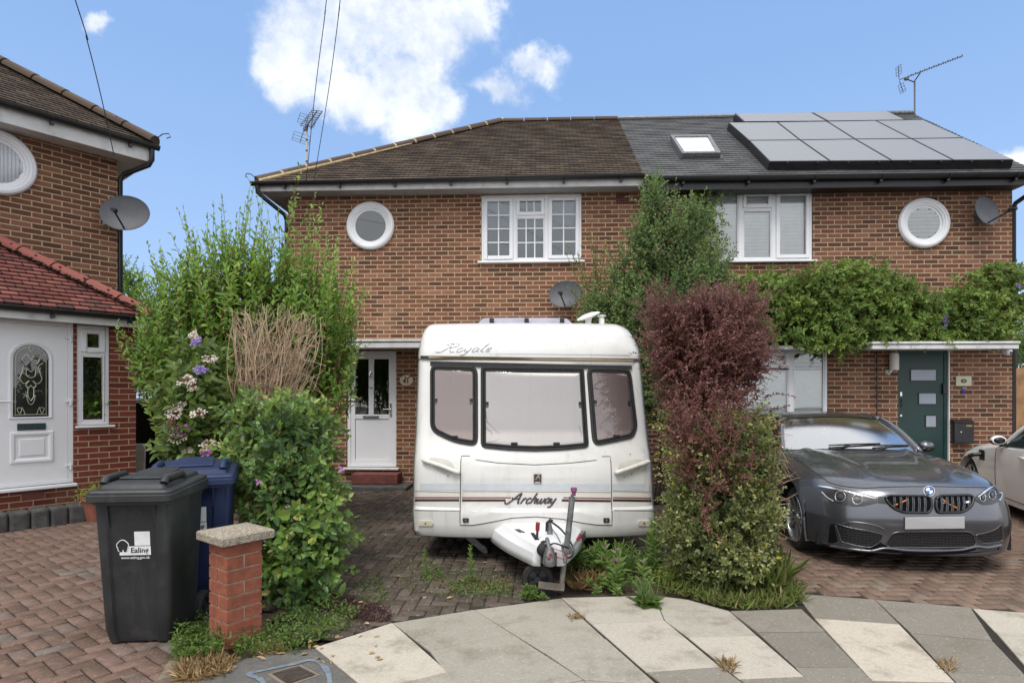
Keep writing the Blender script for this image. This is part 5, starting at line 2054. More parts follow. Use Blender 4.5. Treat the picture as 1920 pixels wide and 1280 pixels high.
def lean(z):                                # the van stands slightly out of true
    return -0.034 * max(0.0, min(1, (z - .3) / 1.8))


def top_drop(x, z):
    if z < 1.95:
        return 0.0
    w_ = .22 if x > 0 else .12
    e = max(0.0, (abs(x) - (HWID - w_)) / w_)
    return ((0.12 if x > 0 else .075) * e ** 2.4) * min(1, (z - 1.95) / 0.25)


pz = cprof[:16]


def fy(x, z):
    return float(np.interp(z, pz[:, 1], pz[:, 0]) if z < 1.918 else np.interp(z, cprof[17:25, 1], cprof[17:25, 0])) + plan_bulge((x - lean(z)) / hw_at(z) * HWID)


def cv(px, py, off=0.0):
    """Pixel of the photograph -> (x, z) on the caravan's curved front."""
    y = 0.1
    for _ in range(12):
        x, z = CF.hit(px, py, y - off)
        y = fy(max(-HWID, min(HWID, x)), z)
    return x, z


cols = [-1 + 2 * k / 44 for k in range(45)]
cols = sorted(set([round(math.sin(c * math.pi / 2) * .5 + c * .5, 5) for c in cols] + [s * v for s in (-1, 1) for v in (.93, .955, .975, .99, 1.0)]))
rows = []
for (y, z) in cprof:
    zz = z
    row = []
    for c in cols:
        x = c * hw_at(zz)
        fade = 1.0 if y < .7 else max(0.0, 1 - (y - .7) / 1.2)
        row.append((x + lean(zz), y + plan_bulge(c * HWID) * fade, zz - top_drop(c * HWID, zz)))
    rows.append(row)
b = MB()
b.grid(rows)
body = b.build('body', M['caravan_white'], cv_root, smooth=True, autosmooth=28)
b = MB()
for s in (0, -1):
    b.face([r[s] for r in rows])
b.build('side_panels', M['caravan_white'], cv_root)
b = MB()
for s in (-1, 1):                           # awning rail along the front edge
    pts = [Vector((s * (hw_at(z) + .004) + lean(z), y + plan_bulge(HWID) * (1 if y < .7 else max(0, 1 - (y - .7) / 1.2)) + .012, z - top_drop(HWID, z))) for y, z in cprof[1:28]]
    b.tube(pts, 0.011, 6)
b.build('awning_rail', M['seam'], cv_root, smooth=True)
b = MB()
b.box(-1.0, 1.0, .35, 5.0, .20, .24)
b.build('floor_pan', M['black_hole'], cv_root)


def cpatch(name, outline, off, mat_, parent=None, rings=5, edge=0.0, is_px=True, step=0.05):
    """A panel that follows the caravan's front: outline in pixels or (x, z)."""
    o2 = [cv(*p) for p in outline] if is_px else outline
    o2 = dense(o2, step)
    cx_ = sum(p[0] for p in o2) / len(o2)
    cz_ = sum(p[1] for p in o2) / len(o2)
    b_ = MB()
    rws = []
    if edge:
        rws.append([(x, fy(x, z) + .004, z) for x, z in o2])
    for k in range(rings):
        f = 1 - k / rings
        rws.append([(cx_ + (x - cx_) * f, fy(cx_ + (x - cx_) * f, cz_ + (z - cz_) * f) - off, cz_ + (z - cz_) * f) for x, z in o2])
    b_.grid(rws, close_u=True)
    c = len(rws[-1])
    for k in range(c):
        b_.face([rws[-1][k], rws[-1][(k + 1) % c], (cx_, fy(cx_, cz_) - off, cz_)])
    return b_.build(name, mat_, parent or cv_root, smooth=True, autosmooth=50)


def crows(name, outline, off, mat_, parent, nr=26, nc=22):
    """The same as cpatch for a convex outline in (x, z), but laid in level rows."""
    zs_ = [p[1] for p in outline]
    z0_, z1_ = min(zs_) + .002, max(zs_) - .002
    rws = []
    for k in range(nr + 1):
        z = z0_ + (z1_ - z0_) * k / nr
        xs_ = []
        for i in range(len(outline)):
            (xa_, za_), (xb_, zb_) = outline[i - 1], outline[i]
            if (za_ > z) != (zb_ > z):
                xs_.append(xa_ + (xb_ - xa_) * (z - za_) / (zb_ - za_))
        if len(xs_) >= 2:
            l_, r_ = min(xs_), max(xs_)
            rws.append([(l_ + (r_ - l_) * j / nc, fy(l_ + (r_ - l_) * j / nc, z) - off, z) for j in range(nc + 1)])
    b_ = MB()
    b_.grid(rws)
    return b_.build(name, mat_, parent, smooth=True, weld=False)


def cring(name, outline, w, off, mat_, parent, lip=0.0, step=0.04):
    o2 = dense(outline, step)
    i2 = inset(o2, w)
    im = inset(o2, w * .45)
    b_ = MB()
    b_.grid([[(x, fy(x, z) + .002, z) for x, z in o2], [(x, fy(x, z) - off * .8, z) for x, z in inset(o2, .006)], [(x, fy(x, z) - off, z) for x, z in im], [(x, fy(x, z) - off * .45, z) for x, z in inset(o2, w * .55)],
             [(x, fy(x, z) - off * .9, z) for x, z in inset(o2, w * .8)], [(x, fy(x, z) - off * .7, z) for x, z in i2], [(x, fy(x, z) + .002, z) for x, z in i2]], close_u=True)
    return b_.build(name, mat_, parent, smooth=True, autosmooth=40)


def cstrip(name, p0, p1, ya0, ya1, yb0, yb1, off, mat_, parent=None, slant=0.0, n=24):
    """Painted band between two pixel columns; upper edge ya, lower edge yb (left, right)."""
    b_ = MB()
    r0, r1 = [], []
    for k in range(n + 1):
        f = k / n
        px = p0 + (p1 - p0) * f
        for row, (a, c), sl in ((r0, (ya0, ya1), slant), (r1, (yb0, yb1), 0)):
            x, z = cv(px + sl, a + (c - a) * f)
            x = max(-HWID + .012, min(HWID - .012, x))
            row.append((x, fy(x, z) - off, z))
    b_.grid([r0, r1])
    return b_.build(name, mat_, parent or cv_root, smooth=True)


# front windows
wins = {
    'left_win': ([(806, 683), (896, 686), (896.5, 837), (850, 829.5), (806, 808)], 'curtain_pink', (0.05, 0.05, 0.05, .05, .13)),
    'mid_win': ([(901, 686), (1095, 688), (1105, 839), (1055, 844), (1003, 846), (950, 844), (901, 839)], 'screen_silver', None),
    'right_win': ([(1099, 688), (1183, 690), (1196, 800), (1188, 821), (1111, 837)], 'curtain_pink', None),
}
for key, (pts, curt, _) in wins.items():
    o2 = [cv(*p) for p in pts]
    o2 = round_poly(o2, 0.085 if key != 'mid_win' else 0.05, 5)
    wroot = cring('window', o2, 0.052, 0.024, M['rubber'], cv_root)
    if key == 'left_win':
        wroot['label'] = 'smaller window with pink curtain nearer the white house door'
    elif key == 'mid_win':
        wroot['label'] = 'wide middle window with silver screen drawn'
    else:
        wroot['label'] = 'smaller window with pink curtain nearer the red leaved bush'
    i2 = inset(dense(o2, .04), 0.046)
    crows('curtain', i2, 0.009, M[curt], wroot)
    crows('pane', i2, 0.017, M['acrylic'], wroot)
    b = MB()                                # catches and stays
    zs = [p[1] for p in i2]
    xs = [p[0] for p in i2]
    zb_ = min(zs)
    for fx_ in ((.30, .72) if key == 'mid_win' else (.55,)):
        x = min(xs) + (max(xs) - min(xs)) * fx_
        zz = min(p[1] for p in i2 if abs(p[0] - x) < .08) + .022
        b.box(x - .03, x + .03, fy(x, zz) - .03, fy(x, zz) - .008, zz - .014, zz + .012)
        b.build('catch', M['black_plastic'], wroot, bevel=0.004)
        b = MB()
    for xx in (min(xs) + .02, max(xs) - .03):
        zz = zb_ + (max(zs) - zb_) * .55
        b.box(xx - .01, xx + .02, fy(xx, zz) - .02, fy(xx, zz) - .008, zz - .05, zz + .02)
        b.build('stay', M['black_plastic'], wroot, bevel=0.004)
        b = MB()
# creased screen at the lower left of the wide window
b = MB()
for (a, c, e) in (((908, 800), (922, 812), (915, 826)), ((912, 790), (926, 803), (940, 818)), ((908, 828), (930, 826), (944, 816)), ((1086, 798), (1090, 815), (1094, 830)), ((911, 770), (914, 790), (920, 800))):
    pts = [cv(*p) for p in (a, c, e)]
    pp = catmull([(x, fy(x, z) - .006, z) for x, z in pts], 8)
    b.tube([tuple(p) for p in pp], 0.006, 6, r1=0.002)
b.build('screen_crease', M['curtain_pink'], cv_root, smooth=True)
cstrip('window_head', 807, 1184, 677, 685.5, 686, 692, .022, M['rubber'])
b = MB()
for pxa in ((897.5, 900.3), (1096.3, 1099.5)):
    pass
# trim strip under the roof panel
cstrip('roof_trim', 789, 1200, 667.0, 673.5, 673, 679.5, .034, M['seam'])
cstrip('trim_inlay', 805, 1186, 668.6, 674.6, 671.6, 677.6, .047, M['stripe_gold'])
# stripes
cstrip('blue_band', 777, 1230, 906, 907, 918, 919, .002, M['stripe_blue'], n=40)
cstrip('blue_band', 867, 1143, 906.2, 906.8, 918, 918.7, .0098, M['stripe_blue'], n=40)
for px0, px1, off in ((777, 862, .002), (868, 1145, .0098), (1149, 1231, .002)):
    cstrip('gold_line', px0, px1, 919.5, 921.5, 921.0, 923.0, off, M['stripe_gold'])
for px0, px1, off, sl in ((777, 861, .002, 0), (866.5, 958, .0098, 5), (1056, 1145, .0098, 5), (1149, 1231, .002, 0)):
    cstrip('rust_line', px0, px1, 931.0, 931.0 + 1.2 * (px1 > 1000), 933.6, 933.6 + 1.2 * (px1 > 1000), off, M['stripe_rust'])
for px0, px1, off in ((777, 861, .002), (866.5, 948, .0098), (1053, 1145, .0098), (1149, 1231, .002)):
    cstrip('brown_line', px0, px1, 935.0, 935.0 + 1.2 * (px1 > 1000), 939.4, 939.4 + 1.2 * (px1 > 1000), off, M['stripe_brown'])
for px0, px1 in ((777, 862), (1151, 1231)):
    cstrip('ledge_shade_line', px0, px1, 955.4, 956.2, 957.0, 957.8, .0015, M['seam'])  # flat dark strip, shading of the lower ledge put into colour
cstrip('roof_line', 884, 1182, 660.5, 664.5, 662, 666.5, .003, M['stripe_blue'])

# gas locker lid
lid_px = [(865.5, 855), (880, 855), (882, 861), (935, 868.5), (1003, 872), (1070, 868.5), (1128, 862), (1130, 856), (1143.5, 856), (1146.5, 983), (1120, 982.5), (1093, 979), (1055, 971.5), (1005, 967), (960, 969.5), (906, 980), (885, 983), (863.5, 983)]
lid = cpatch('locker_lid', lid_px, .0085, M['caravan_white'], rings=30, edge=0.01)
b = MB()
o2 = dense([cv(*p) for p in lid_px], .04)
b.tube([(x, fy(x, z) - .001, z) for x, z in inset(o2, -.004)] + [(o2[0][0], fy(*o2[0]) - .001, o2[0][1])], 0.0052, 5)
b.build('lid_seam', M['seam'], lid)
for px0, px1 in ((868, 879), (1131, 1142)):
    q = [cv(px0, 970), cv(px1, 970), cv(px1, 978), cv(px0, 978)]
    x0, x1, z0, z1 = q[0][0], q[1][0], q[2][1], q[0][1]
    b = MB()
    yy = fy((x0 + x1) / 2, z0) - .0085
    b.box(x0, x1, yy - .014, yy, z0, z1)
    lt = b.build('latch', M['black_plastic'], lid, bevel=0.005)
    b = MB()
    b.lathe([(0.001, .002), (.010, .002), (.010, -.002)], 12, Matrix.Translation(((x0 + x1) / 2, yy - .0145, (z0 + z1) / 2)) @ Matrix.Rotation(R(90), 4, 'X'))
    b.build('lock', M['galvanised'], lt)
q = [cv(1000, 887), cv(1015.5, 887), cv(1015.5, 906), cv(1000, 906)]
x0, x1, z0, z1 = q[0][0], q[1][0], q[2][1], q[0][1]
yy = fy((x0 + x1) / 2, z0) - .0085
b = MB()
b.box(x0, x1, yy - .006, yy, z0, z1)
bd = b.build('badge', M['badge_dark'], lid, bevel=0.003)
b = MB()
bars(b, x0 + .001, x1 - .001, z0 + .001, z1 - .001, .004, yy - .0085, yy - .0062)
xm = (x0 + x1) / 2
for st in ([(-.022, -.008), (-.015, -.014), (.004, .022), (.014, .032)], [(.014, .032), (.014, 0), (.020, -.010)], [(-.006, .006), (.016, .008)]):
    b.tube([(xm + x, yy - .0075, (z0 + z1) / 2 + .008 + z) for x, z in st], .0028, 5)
b.box(xm - .022, xm + .022, yy - .0083, yy - .0063, z0 + .008, z0 + .018)
b.build('monogram', M['letter_cream'], bd)

SC = {
    'A': [[(-.42, .18), (-.40, .02), (-.22, -.02), (.02, .30), (.30, .82), (.46, 1.0)], [(.46, 1.0), (.46, .5), (.50, .06), (.62, .04)], [(-.10, .56), (.10, .44), (.52, .50)]],
    'r': [[(0, .0), (.08, .52)], [(.05, .3), (.16, .5), (.26, .46)]],
    'c': [[(.28, .42), (.16, .52), (.03, .34), (.04, .08), (.16, 0), (.30, .12)]],
    'h': [[(0, 0), (.06, .5), (.14, 1.0)], [(.04, .28), (.18, .52), (.29, .42), (.25, .08), (.36, .04)]],
    'w': [[(0, .48), (.0, .1), (.1, 0), (.2, .2), (.24, .48)], [(.24, .48), (.23, .1), (.33, .0), (.44, .22), (.46, .5)]],
    'a': [[(.28, .42), (.16, .52), (.02, .32), (.04, .05), (.14, .03), (.27, .25), (.31, .5)], [(.31, .5), (.28, .1), (.38, .04)]],
    'y': [[(0, .48), (.01, .12), (.12, .05), (.24, .25), (.28, .5)], [(.28, .5), (.23, 0), (.12, -.32), (-.04, -.34)]],
    'o': [[(.16, .5), (.02, .3), (.06, .02), (.2, .02), (.3, .26), (.2, .5), (.1, .48)]],
    'l': [[(0, .1), (.12, .55), (.22, .95), (.12, .9), (.06, .3), (.12, .02), (.22, .08)]],
    'e': [[(.02, .22), (.2, .32), (.22, .48), (.1, .5), (.0, .25), (.08, .02), (.26, .1)]],
    'R': [[(-.30, .12), (-.2, .0), (.05, .1), (.38, .92)], [(.02, .80), (.30, 1.02), (.66, .98), (.62, .66), (.34, .52)], [(.34, .52), (.44, .12), (.58, .0), (.70, .08)]],
}
ADV = {'A': .72, 'r': .33, 'c': .36, 'h': .42, 'w': .54, 'a': .42, 'y': .40, 'o': .40, 'l': .28, 'e': .3, 'R': .78}


def script(name, word, x0, z0, x1, hgt, off, mat_, parent, r, shear=.5):
    tot = sum(ADV[c] for c in word)
    k = (x1 - x0) / tot
    b_ = MB()
    cur = 0.0
    for ch in word:
        for st in SC[ch]:
            q = catmull(st, 4 * len(st))
            pts = []
            for px_, pz_ in q:
                x = x0 + (cur + px_) * k + shear * pz_ * hgt
                z = z0 + pz_ * hgt
                pts.append((x, fy(x, z) - off, z))
            b_.tube(pts, r, 6)
        cur += ADV[ch]
    o = b_.build(name, mat_, parent, smooth=True)
    return o


xa, za = cv(957, 943)
xb, _ = cv(1047, 943)
script('lettering', 'Archway', xa, za, xb - .03, .095, .0095, M['letter_dark'], lid, .0082)
xa, za = cv(826, 660)
xb, _ = cv(925, 660)
script('lettering', 'Royale', xa, za, xb - .03, .085, .0045, M['letter_faded'], cv_root, .0034, shear=.75)
b = MB()
for p in ((1185, 632), (1190, 629.5), (1191.5, 631.5)):
    x, z = cv(*p)
    x = min(x, 1.07)
    b.lathe([(0.001, .002), (.008, .001), (.001, -.002)], 7, Matrix.Translation((x, fy(x, z) - .003, z)) @ Matrix.Rotation(R(90), 4, 'X'))
b.build('scuffs', M['seam'], cv_root)
# rust marks
b = MB()
for p in ((1181, 851), (1170, 893), (1184, 888), (1196, 877), (840, 892), (1200, 873)):
    x, z = cv(*p)
    b.lathe([(0.001, .002), (.006, .001), (.001, -.002)], 7, Matrix.Translation((x, fy(x, z) - .010, z)) @ Matrix.Rotation(R(90), 4, 'X'))
b.build('rust_spots', M['stripe_rust'], cv_root)

# grab handles with recesses
for rec, bar_ in (([(804, 857), (830, 859), (848, 865), (854, 884), (840, 892.5), (820, 882), (808, 870)], [(796, 862), (815, 868), (838, 876), (858, 884)]),
                  ([(1161, 868), (1180, 863), (1204, 859.5), (1207, 872), (1190, 885), (1167, 895), (1157, 885)], [(1156, 884), (1175, 878), (1195, 871), (1213, 865)])):
    bp_ = [cv(*p) for p in bar_]
    b = MB()
    pts = [Vector((x, fy(x, z) - .042, z)) for x, z in bp_]
    pts = [Vector((pts[0].x, pts[0].y + .035, pts[0].z))] + pts + [Vector((pts[-1].x, pts[-1].y + .035, pts[-1].z))]
    b.tube([tuple(p) for p in catmull([tuple(p) for p in pts], 20)], .021, 10)
    hd = b.build('grab_handle', M['handle_white'], cv_root, smooth=True, autosmooth=60)
    cpatch('recess', round_poly([cv(*p) for p in rec], .05, 4), .0015, M['handle_recess'], hd, rings=3, is_px=False)
# marker lights
for px0, px1 in ((784.5, 812), (1196, 1218)):
    q = round_poly([cv(px0, 975), cv(px1, 975), cv(px1, 985), cv(px0, 985)], .02, 3)
    ml = cpatch('marker_light', q, .012, M['marker_lens'], rings=3, edge=.01, is_px=False)
    x, z = cv((px0 + px1) / 2, 980)
    b = MB()
    b.lathe([(0.001, .003), (.010, .002), (.011, -.004)], 10, Matrix.Translation((x, fy(x, z) - .012, z)) @ Matrix.Rotation(R(90), 4, 'X'))
    b.build('screw', M['galvanised'], ml)

# roof furniture
Yr = 6.55
rv0, rv1 = P(899, 605, Yr), P(1074, 605, Yr)
cx_ = (rv0.x + rv1.x) / 2 - CF.o.x
hw_ = (rv1.x - rv0.x) / 2
b = MB()
rws = []
for (ex, ey, z) in ((0, 0, 2.30), (0.0, 0.0, 2.345), (.035, .03, 2.385), (.05, .045, 2.40), (.09, .10, 2.415), (.3, .3, 2.425)):
    rws.append([(cx_ + sx * (hw_ - ex), 1.45 + sy * (.42 - ey), z) for sx, sy in ((-1, -1), (-.5, -1.03), (0, -1.04), (.5, -1.03), (1, -1), (1, 1), (-1, 1))])
b.grid(rws, close_u=True)
b.face(rws[-1])
rv = b.build('roof_vent', M['vent_lilac'], cv_root, smooth=True, autosmooth=30)
b = MB()
for px in (924, 989, 1055):
    x = P(px, 600, Yr).x - CF.o.x
    b.box(x - .024, x + .024, .985, 1.03, 2.345, 2.395)
b.build('vent_catch', M['black_plastic'], rv, bevel=0.006)
Ya2 = 6.9
c_ = CF.loc(P(1103, 592, Ya2))
b = MB()
Mt = Matrix.Translation(c_) @ Matrix.Rotation(R(-20), 4, 'Y') @ Matrix.Rotation(R(8), 4, 'X')
b.lathe([(0.001, .030), (.06, .026), (.12, .010), (.143, -.004), (.138, -.014), (.07, -.030), (.001, -.034)], 32, Mt)
b.lathe([(.036, -.17), (.036, -.06), (.044, -.02)], 16, Matrix.Translation(c_))
b.build('roof_aerial', M['caravan_lower'], cv_root, smooth=True, autosmooth=50)
c_ = CF.loc(P(1128, 607, Ya2))
b = MB()
b.lathe([(.034, -.1), (.034, .055), (.030, .06), (.030, .085), (.052, .085), (.052, .098), (.001, .10)], 18, Matrix.Translation(c_))
b.build('flue', M['caravan_lower'], cv_root, smooth=True, autosmooth=40)

# A-frame fairing
Lc = lambda px, py, Y: CF.loc(P(px, py, Y))
b = MB()
rws = []
NA = 14
fx0 = Lc(1005, 1000, 5.4).x
for k in range(NA + 1):
    t_ = k / NA
    y = .06 - 1.0 * t_
    w = .43 * (1 - t_) + .115 * t_ + .03 * math.sin(math.pi * t_)
    zt = .375 + .035 * t_
    zb_ = .205 + .05 * t_
    cx2 = .02 * (1 - t_) + .055 * t_
    sec = [(-w, zb_), (-w * .985, zb_ + .055), (-w * .95, zt - .060), (-w * .90, zt - .045), (-w * .84, zt - .030), (-w * .78, zt - .004), (-w * .70, zt), (0, zt + .006), (w * .70, zt), (w * .78, zt - .004), (w * .84, zt - .030), (w * .90, zt - .045), (w * .95, zt - .060), (w * .985, zb_ + .055), (w, zb_)]
    rws.append([(cx2 + x, y, z) for x, z in sec])
b.grid(rws)
# front with its cut-out
fr = rws[-1]
yF = fr[0][1]
cxF = .055
b.face([fr[0], fr[1], fr[2], fr[3], fr[4], (cxF - .062, yF - .012, .36), (cxF - .062, yF - .012, .255)])
b.face([(cxF + .062, yF - .012, .255), (cxF + .062, yF - .012, .36), fr[10], fr[11], fr[12], fr[13], fr[14]])
b.face([fr[4], fr[5], fr[6], fr[7], fr[8], fr[9], fr[10], (cxF + .062, yF - .012, .36), (cxF - .062, yF - .012, .36)])
fair = b.build('hitch_cover', M['cover_white'], cv_root, smooth=True, autosmooth=16)
sm = fair.modifiers.new('solid', 'SOLIDIFY')
sm.thickness = 0.006
sm.offset = 1
b = MB()
slot = [Lc(995, 994, 4.98), Lc(1001, 994, 4.98), Lc(1011, 1016, 4.72), Lc(1003, 1016.5, 4.72)]
zt = .401
b.prism([(p.x, p.y, zt - .02 + (.009 if i > 1 else 0)) for i, p in enumerate(slot)], (0, 0, .030))
b.build('lever_slot', M['black_hole'], fair)
b = MB()
a_, c_ = Lc(1006, 1016, 4.76), Lc(1008, 992, 4.78)
b.tube([a_, c_], .010, 8)
hb = b.build('handbrake', M['black_plastic'], cv_root)
b = MB()
b.tube([tuple(p) for p in catmull([tuple(c_ + Vector((0, 0, -.01))), tuple(Lc(1008, 985, 4.78)), tuple(Lc(1009, 979, 4.78))], 6)], .017, 10)
b.build('grip', M['red_plastic'], hb, smooth=True, autosmooth=60)
b = MB()
for p0, p1 in (((969, 994), (981, 1001)), ((972, 992), (984, 999)), ((966, 996), (976, 1000))):
    q0, q1 = Lc(*p0, 5.15), Lc(*p1, 5.02)
    b.tube([(q0.x, q0.y, .402), (q1.x, q1.y, .404)], .0045, 4)
b.build('warning_sticker', M['badge_dark'], fair)
# plug, cables
pb = Lc(1031, 999, 4.95)
b = MB()
b.tube([(pb.x, pb.y, .40), (pb.x, pb.y, .455)], .024, 12)
b.tube([(pb.x, pb.y, .455), (pb.x - .004, pb.y, .505)], .020, 12, r1=.014)
pg = b.build('plug', M['galvanised'], cv_root, smooth=True, autosmooth=50)
b = MB()
b.tube([(pb.x - .026, pb.y, .43), (pb.x - .022, pb.y, .50), (pb.x + .004, pb.y, .525), (pb.x + .02, pb.y - .01, .515)], .013, 8)
cab = catmull([tuple(v) for v in ((pb.x, pb.y, .515), Lc(1050, 990, 4.85), Lc(1066, 1010, 4.7), Lc(1075, 1028, 4.6), Lc(1072, 1042, 4.55), Lc(1062, 1046, 4.5))], 24)
b.tube([tuple(p) for p in cab], .008, 6)
cab = catmull([tuple(v) for v in (Lc(1030, 1022, 4.5), Lc(1040, 1018, 4.48), Lc(1058, 1024, 4.5), Lc(1066, 1027, 4.55))], 16)
b.tube([tuple(p) for p in cab], .007, 6)
b.build('cable', M['black_plastic'], cv_root, smooth=True)
b = MB()
cab = catmull([tuple(v) for v in (Lc(1034, 990, 4.9), Lc(1048, 1010, 4.7), Lc(1055, 1035, 4.5), Lc(1058, 1055, 4.5), Lc(1062, 1045, 4.5), Lc(1058, 1028, 4.5))], 24)
b.tube([tuple(p) for p in cab], .005, 6)
b.build('breakaway_cable', M['galvanised'], cv_root, smooth=True)
b = MB()
cab = catmull([tuple(v) for v in (Lc(1030, 1026, 4.5), Lc(1045, 1030, 4.44), Lc(1060, 1036, 4.44), Lc(1062, 1046, 4.44), Lc(1050, 1046, 4.44), Lc(1040, 1040, 4.44))], 24)
b.tube([tuple(p) for p in cab], .0035, 5)
b.build('red_wire', M['red_plastic'], cv_root)
# coupling head
b = MB()
hc = Lc(1030, 1043, 4.52)
b.lathe([(0.001, .075), (.030, .07), (.042, .03), (.050, -.02), (.052, -.05), (.045, -.062), (.001, -.064)], 20, Matrix.Translation(hc) @ Matrix.Diagonal((1, 1.3, 1, 1)))
b.tube([hc + Vector((0, .5, .02)), hc + Vector((0, .0, .02))], .035, 12)
b.tube([tuple(hc + Vector((0, -.03, .06))), tuple(hc + Vector((-.01, -.02, .10))), tuple(hc + Vector((-.012, .08, .115)))], .016, 8)
b.build('coupling', M['galvanised'], cv_root, smooth=True, autosmooth=45)
b = MB()
for k in range(6):
    t_ = k / 5
    b.lathe([(.030, -.01), (.046 - .006 * t_, 0), (.030, .01)], 14, Matrix.Translation(hc + Vector((-.05 + .02 * t_, .02 + .1 * t_, .045 + .01 * t_))) @ Matrix.Rotation(R(70), 4, 'X'))
b.lathe([(0.001, .05), (.03, .04), (.045, 0), (.03, -.04), (.001, -.05)], 14, Matrix.Translation(hc + Vector((-.048, .03, .045))))
b.build('gaiter', M['rubber'], cv_root, smooth=True)
b = MB()
for dx_ in (-.006, .004):
    b.lathe([(0.001, .002), (.010, .001), (.011, -.004)], 10, Matrix.Translation(hc + Vector((dx_, -.066, .02 + dx_ * 3))) @ Matrix.Rotation(R(90), 4, 'X'))
b.build('wear_button', M['red_plastic'], cv_root)
b = MB()
for s in (-1, 1):
    b.box(-.03, .03, 0, 1.05, -.04, .04, M=Matrix.Translation((.055 + s * .07, -.85, .27)) @ Matrix.Rotation(R(-s * 20), 4, 'Z'))
b.build('drawbar', M['galvanised'], cv_root)
# jockey wheel
Yj = 4.60
b = MB()
b.tube([Lc(1073, 931, Yj), Lc(1062, 1030, Yj)], .0235, 14)
jw = b.build('jockey_wheel', M['galvanised'], cv_root, smooth=True, autosmooth=50)
b = MB()
foot = Lc(1053, 1096, Yj)
b.tube([Lc(1061, 1022, Yj + .02), Lc(1057, 1060, Yj + .02), foot], .021, 12)
wc = Vector((Lc(1009, 1090, Yj).x, foot.y + .03, .125))
for s in (-1,):
    b.box(0, (foot - wc).x + .02, -.006, .006, -.026, .026, M=Matrix.Translation((wc.x, foot.y - .022, wc.z - .02)) @ Matrix.Rotation(R(6), 4, 'Y'))
b.build('jockey_stem', M['rusty_steel'], jw, smooth=True, autosmooth=50)
b = MB()
Mw = Matrix.Translation(wc + Vector((0, .035, 0))) @ Matrix.Rotation(R(90), 4, 'X')
b.lathe([(.085, -.030), (.115, -.030), (.124, -.018), (.124, .018), (.115, .030), (.085, .030), (.078, .02), (.078, -.02)], 32, Mw)
wt_ = b.build('wheel', M['rubber'], jw, smooth=True, autosmooth=40)
b = MB()
b.lathe([(0.001, .034), (.024, .034), (.026, -.034)], 16, Mw)
for k in range(4):
    a = R(45 + 90 * k)
    b.prism([Mw @ Vector((math.cos(a + s * w_) * r_, math.sin(a + s * w_) * r_, -.012)) for r_, s, w_ in ((.02, -1, .5), (.084, -1, .42), (.084, 1, .42), (.02, 1, .5))], Mw.to_3x3() @ Vector((0, 0, .026)))
b.lathe([(.001, -.015), (.082, -.015)], 24, Mw)
b.build('hub', M['dark_plastic'], wt_)
b = MB()
tp = Lc(1073, 930, Yj)
b.tube([tp + Vector((0, 0, -.02)), tp + Vector((.0, 0, .015))], .012, 8)
b.tube([tp + Vector((-.01, 0, .012)), tp + Vector((.02, 0, .014))], .008, 8)
b.build('winder', M['galvanised'], jw)
b = MB()
b.lathe([(.001, 0), (.014, 0), (.016, .028), (.024, .035), (.024, .062), (.001, .066)], 14, Matrix.Translation(tp + Vector((.012, 0, .005))))
b.build('winder_cap', M['plum_plastic'], jw, smooth=True, autosmooth=40)
b = MB()
c0, c1 = Lc(1070, 1034, Yj), Lc(1084, 1010, Yj)
b.tube([c0, c1], .007, 8)
b.lathe([(.028, -.03), (.036, -.03), (.036, .03), (.028, .03)], 14, Matrix.Translation(Lc(1062, 1030, Yj)))
b.box(-.02, .05, -.02, .02, -.02, .02, M=Matrix.Translation(Lc(1066, 1032, Yj)))
cl = b.build('clamp', M['galvanised'], jw)
b = MB()
b.tube([c1 - (c1 - c0) * .1, c1, c1 + (c1 - c0) * .4], .014, 10)
b.build('grip', M['red_plastic'], cl, smooth=True, autosmooth=60)
# corner steady and road wheels
b = MB()
a_, c_ = Vector((-.72, .42, .23)), Vector((-.47, .42, .02))
t_ = (c_ - a_).normalized()
s_ = Vector((0, 1, 0))
u_ = t_.cross(s_)
for off_ in (-.022, .022):
    b.prism([a_ + s_ * (off_ - .004) + u_ * -.03, a_ + s_ * (off_ - .004) + u_ * .03, c_ + s_ * (off_ - .004) + u_ * .03, c_ + s_ * (off_ - .004) + u_ * -.03], s_ * .008)
b.prism([a_ + s_ * -.018 + u_ * .022, a_ + s_ * .018 + u_ * .022, c_ + s_ * .018 + u_ * .022, c_ + s_ * -.018 + u_ * .022], u_ * .007)
b.tube([c_ + s_ * -.05, c_ + s_ * .05], .022, 10)
b.build('corner_steady', M['galvanised'], cv_root, bevel=0.003)
for s in (-1, 1):
    b = MB()
    b.lathe([(.19, -.08), (.27, -.085), (.30, -.06), (.30, .06), (.27, .085), (.19, .08)], 32, Matrix.Translation((s * .95, 2.9, .30)) @ Matrix.Rotation(R(90), 4, 'Y'))
    rwh = b.build('road_wheel', M['rubber'], cv_root, smooth=True, autosmooth=40)
    b = MB()
    b.lathe([(.001, s * .05), (.10, s * .07), (.19, s * .06)], 24, Matrix.Translation((s * .95, 2.9, .30)) @ Matrix.Rotation(R(90), 4, 'Y'))
    b.build('rim', M['galvanised'], rwh, smooth=True)
# ---------------------------------------------------------------- wheelie bins


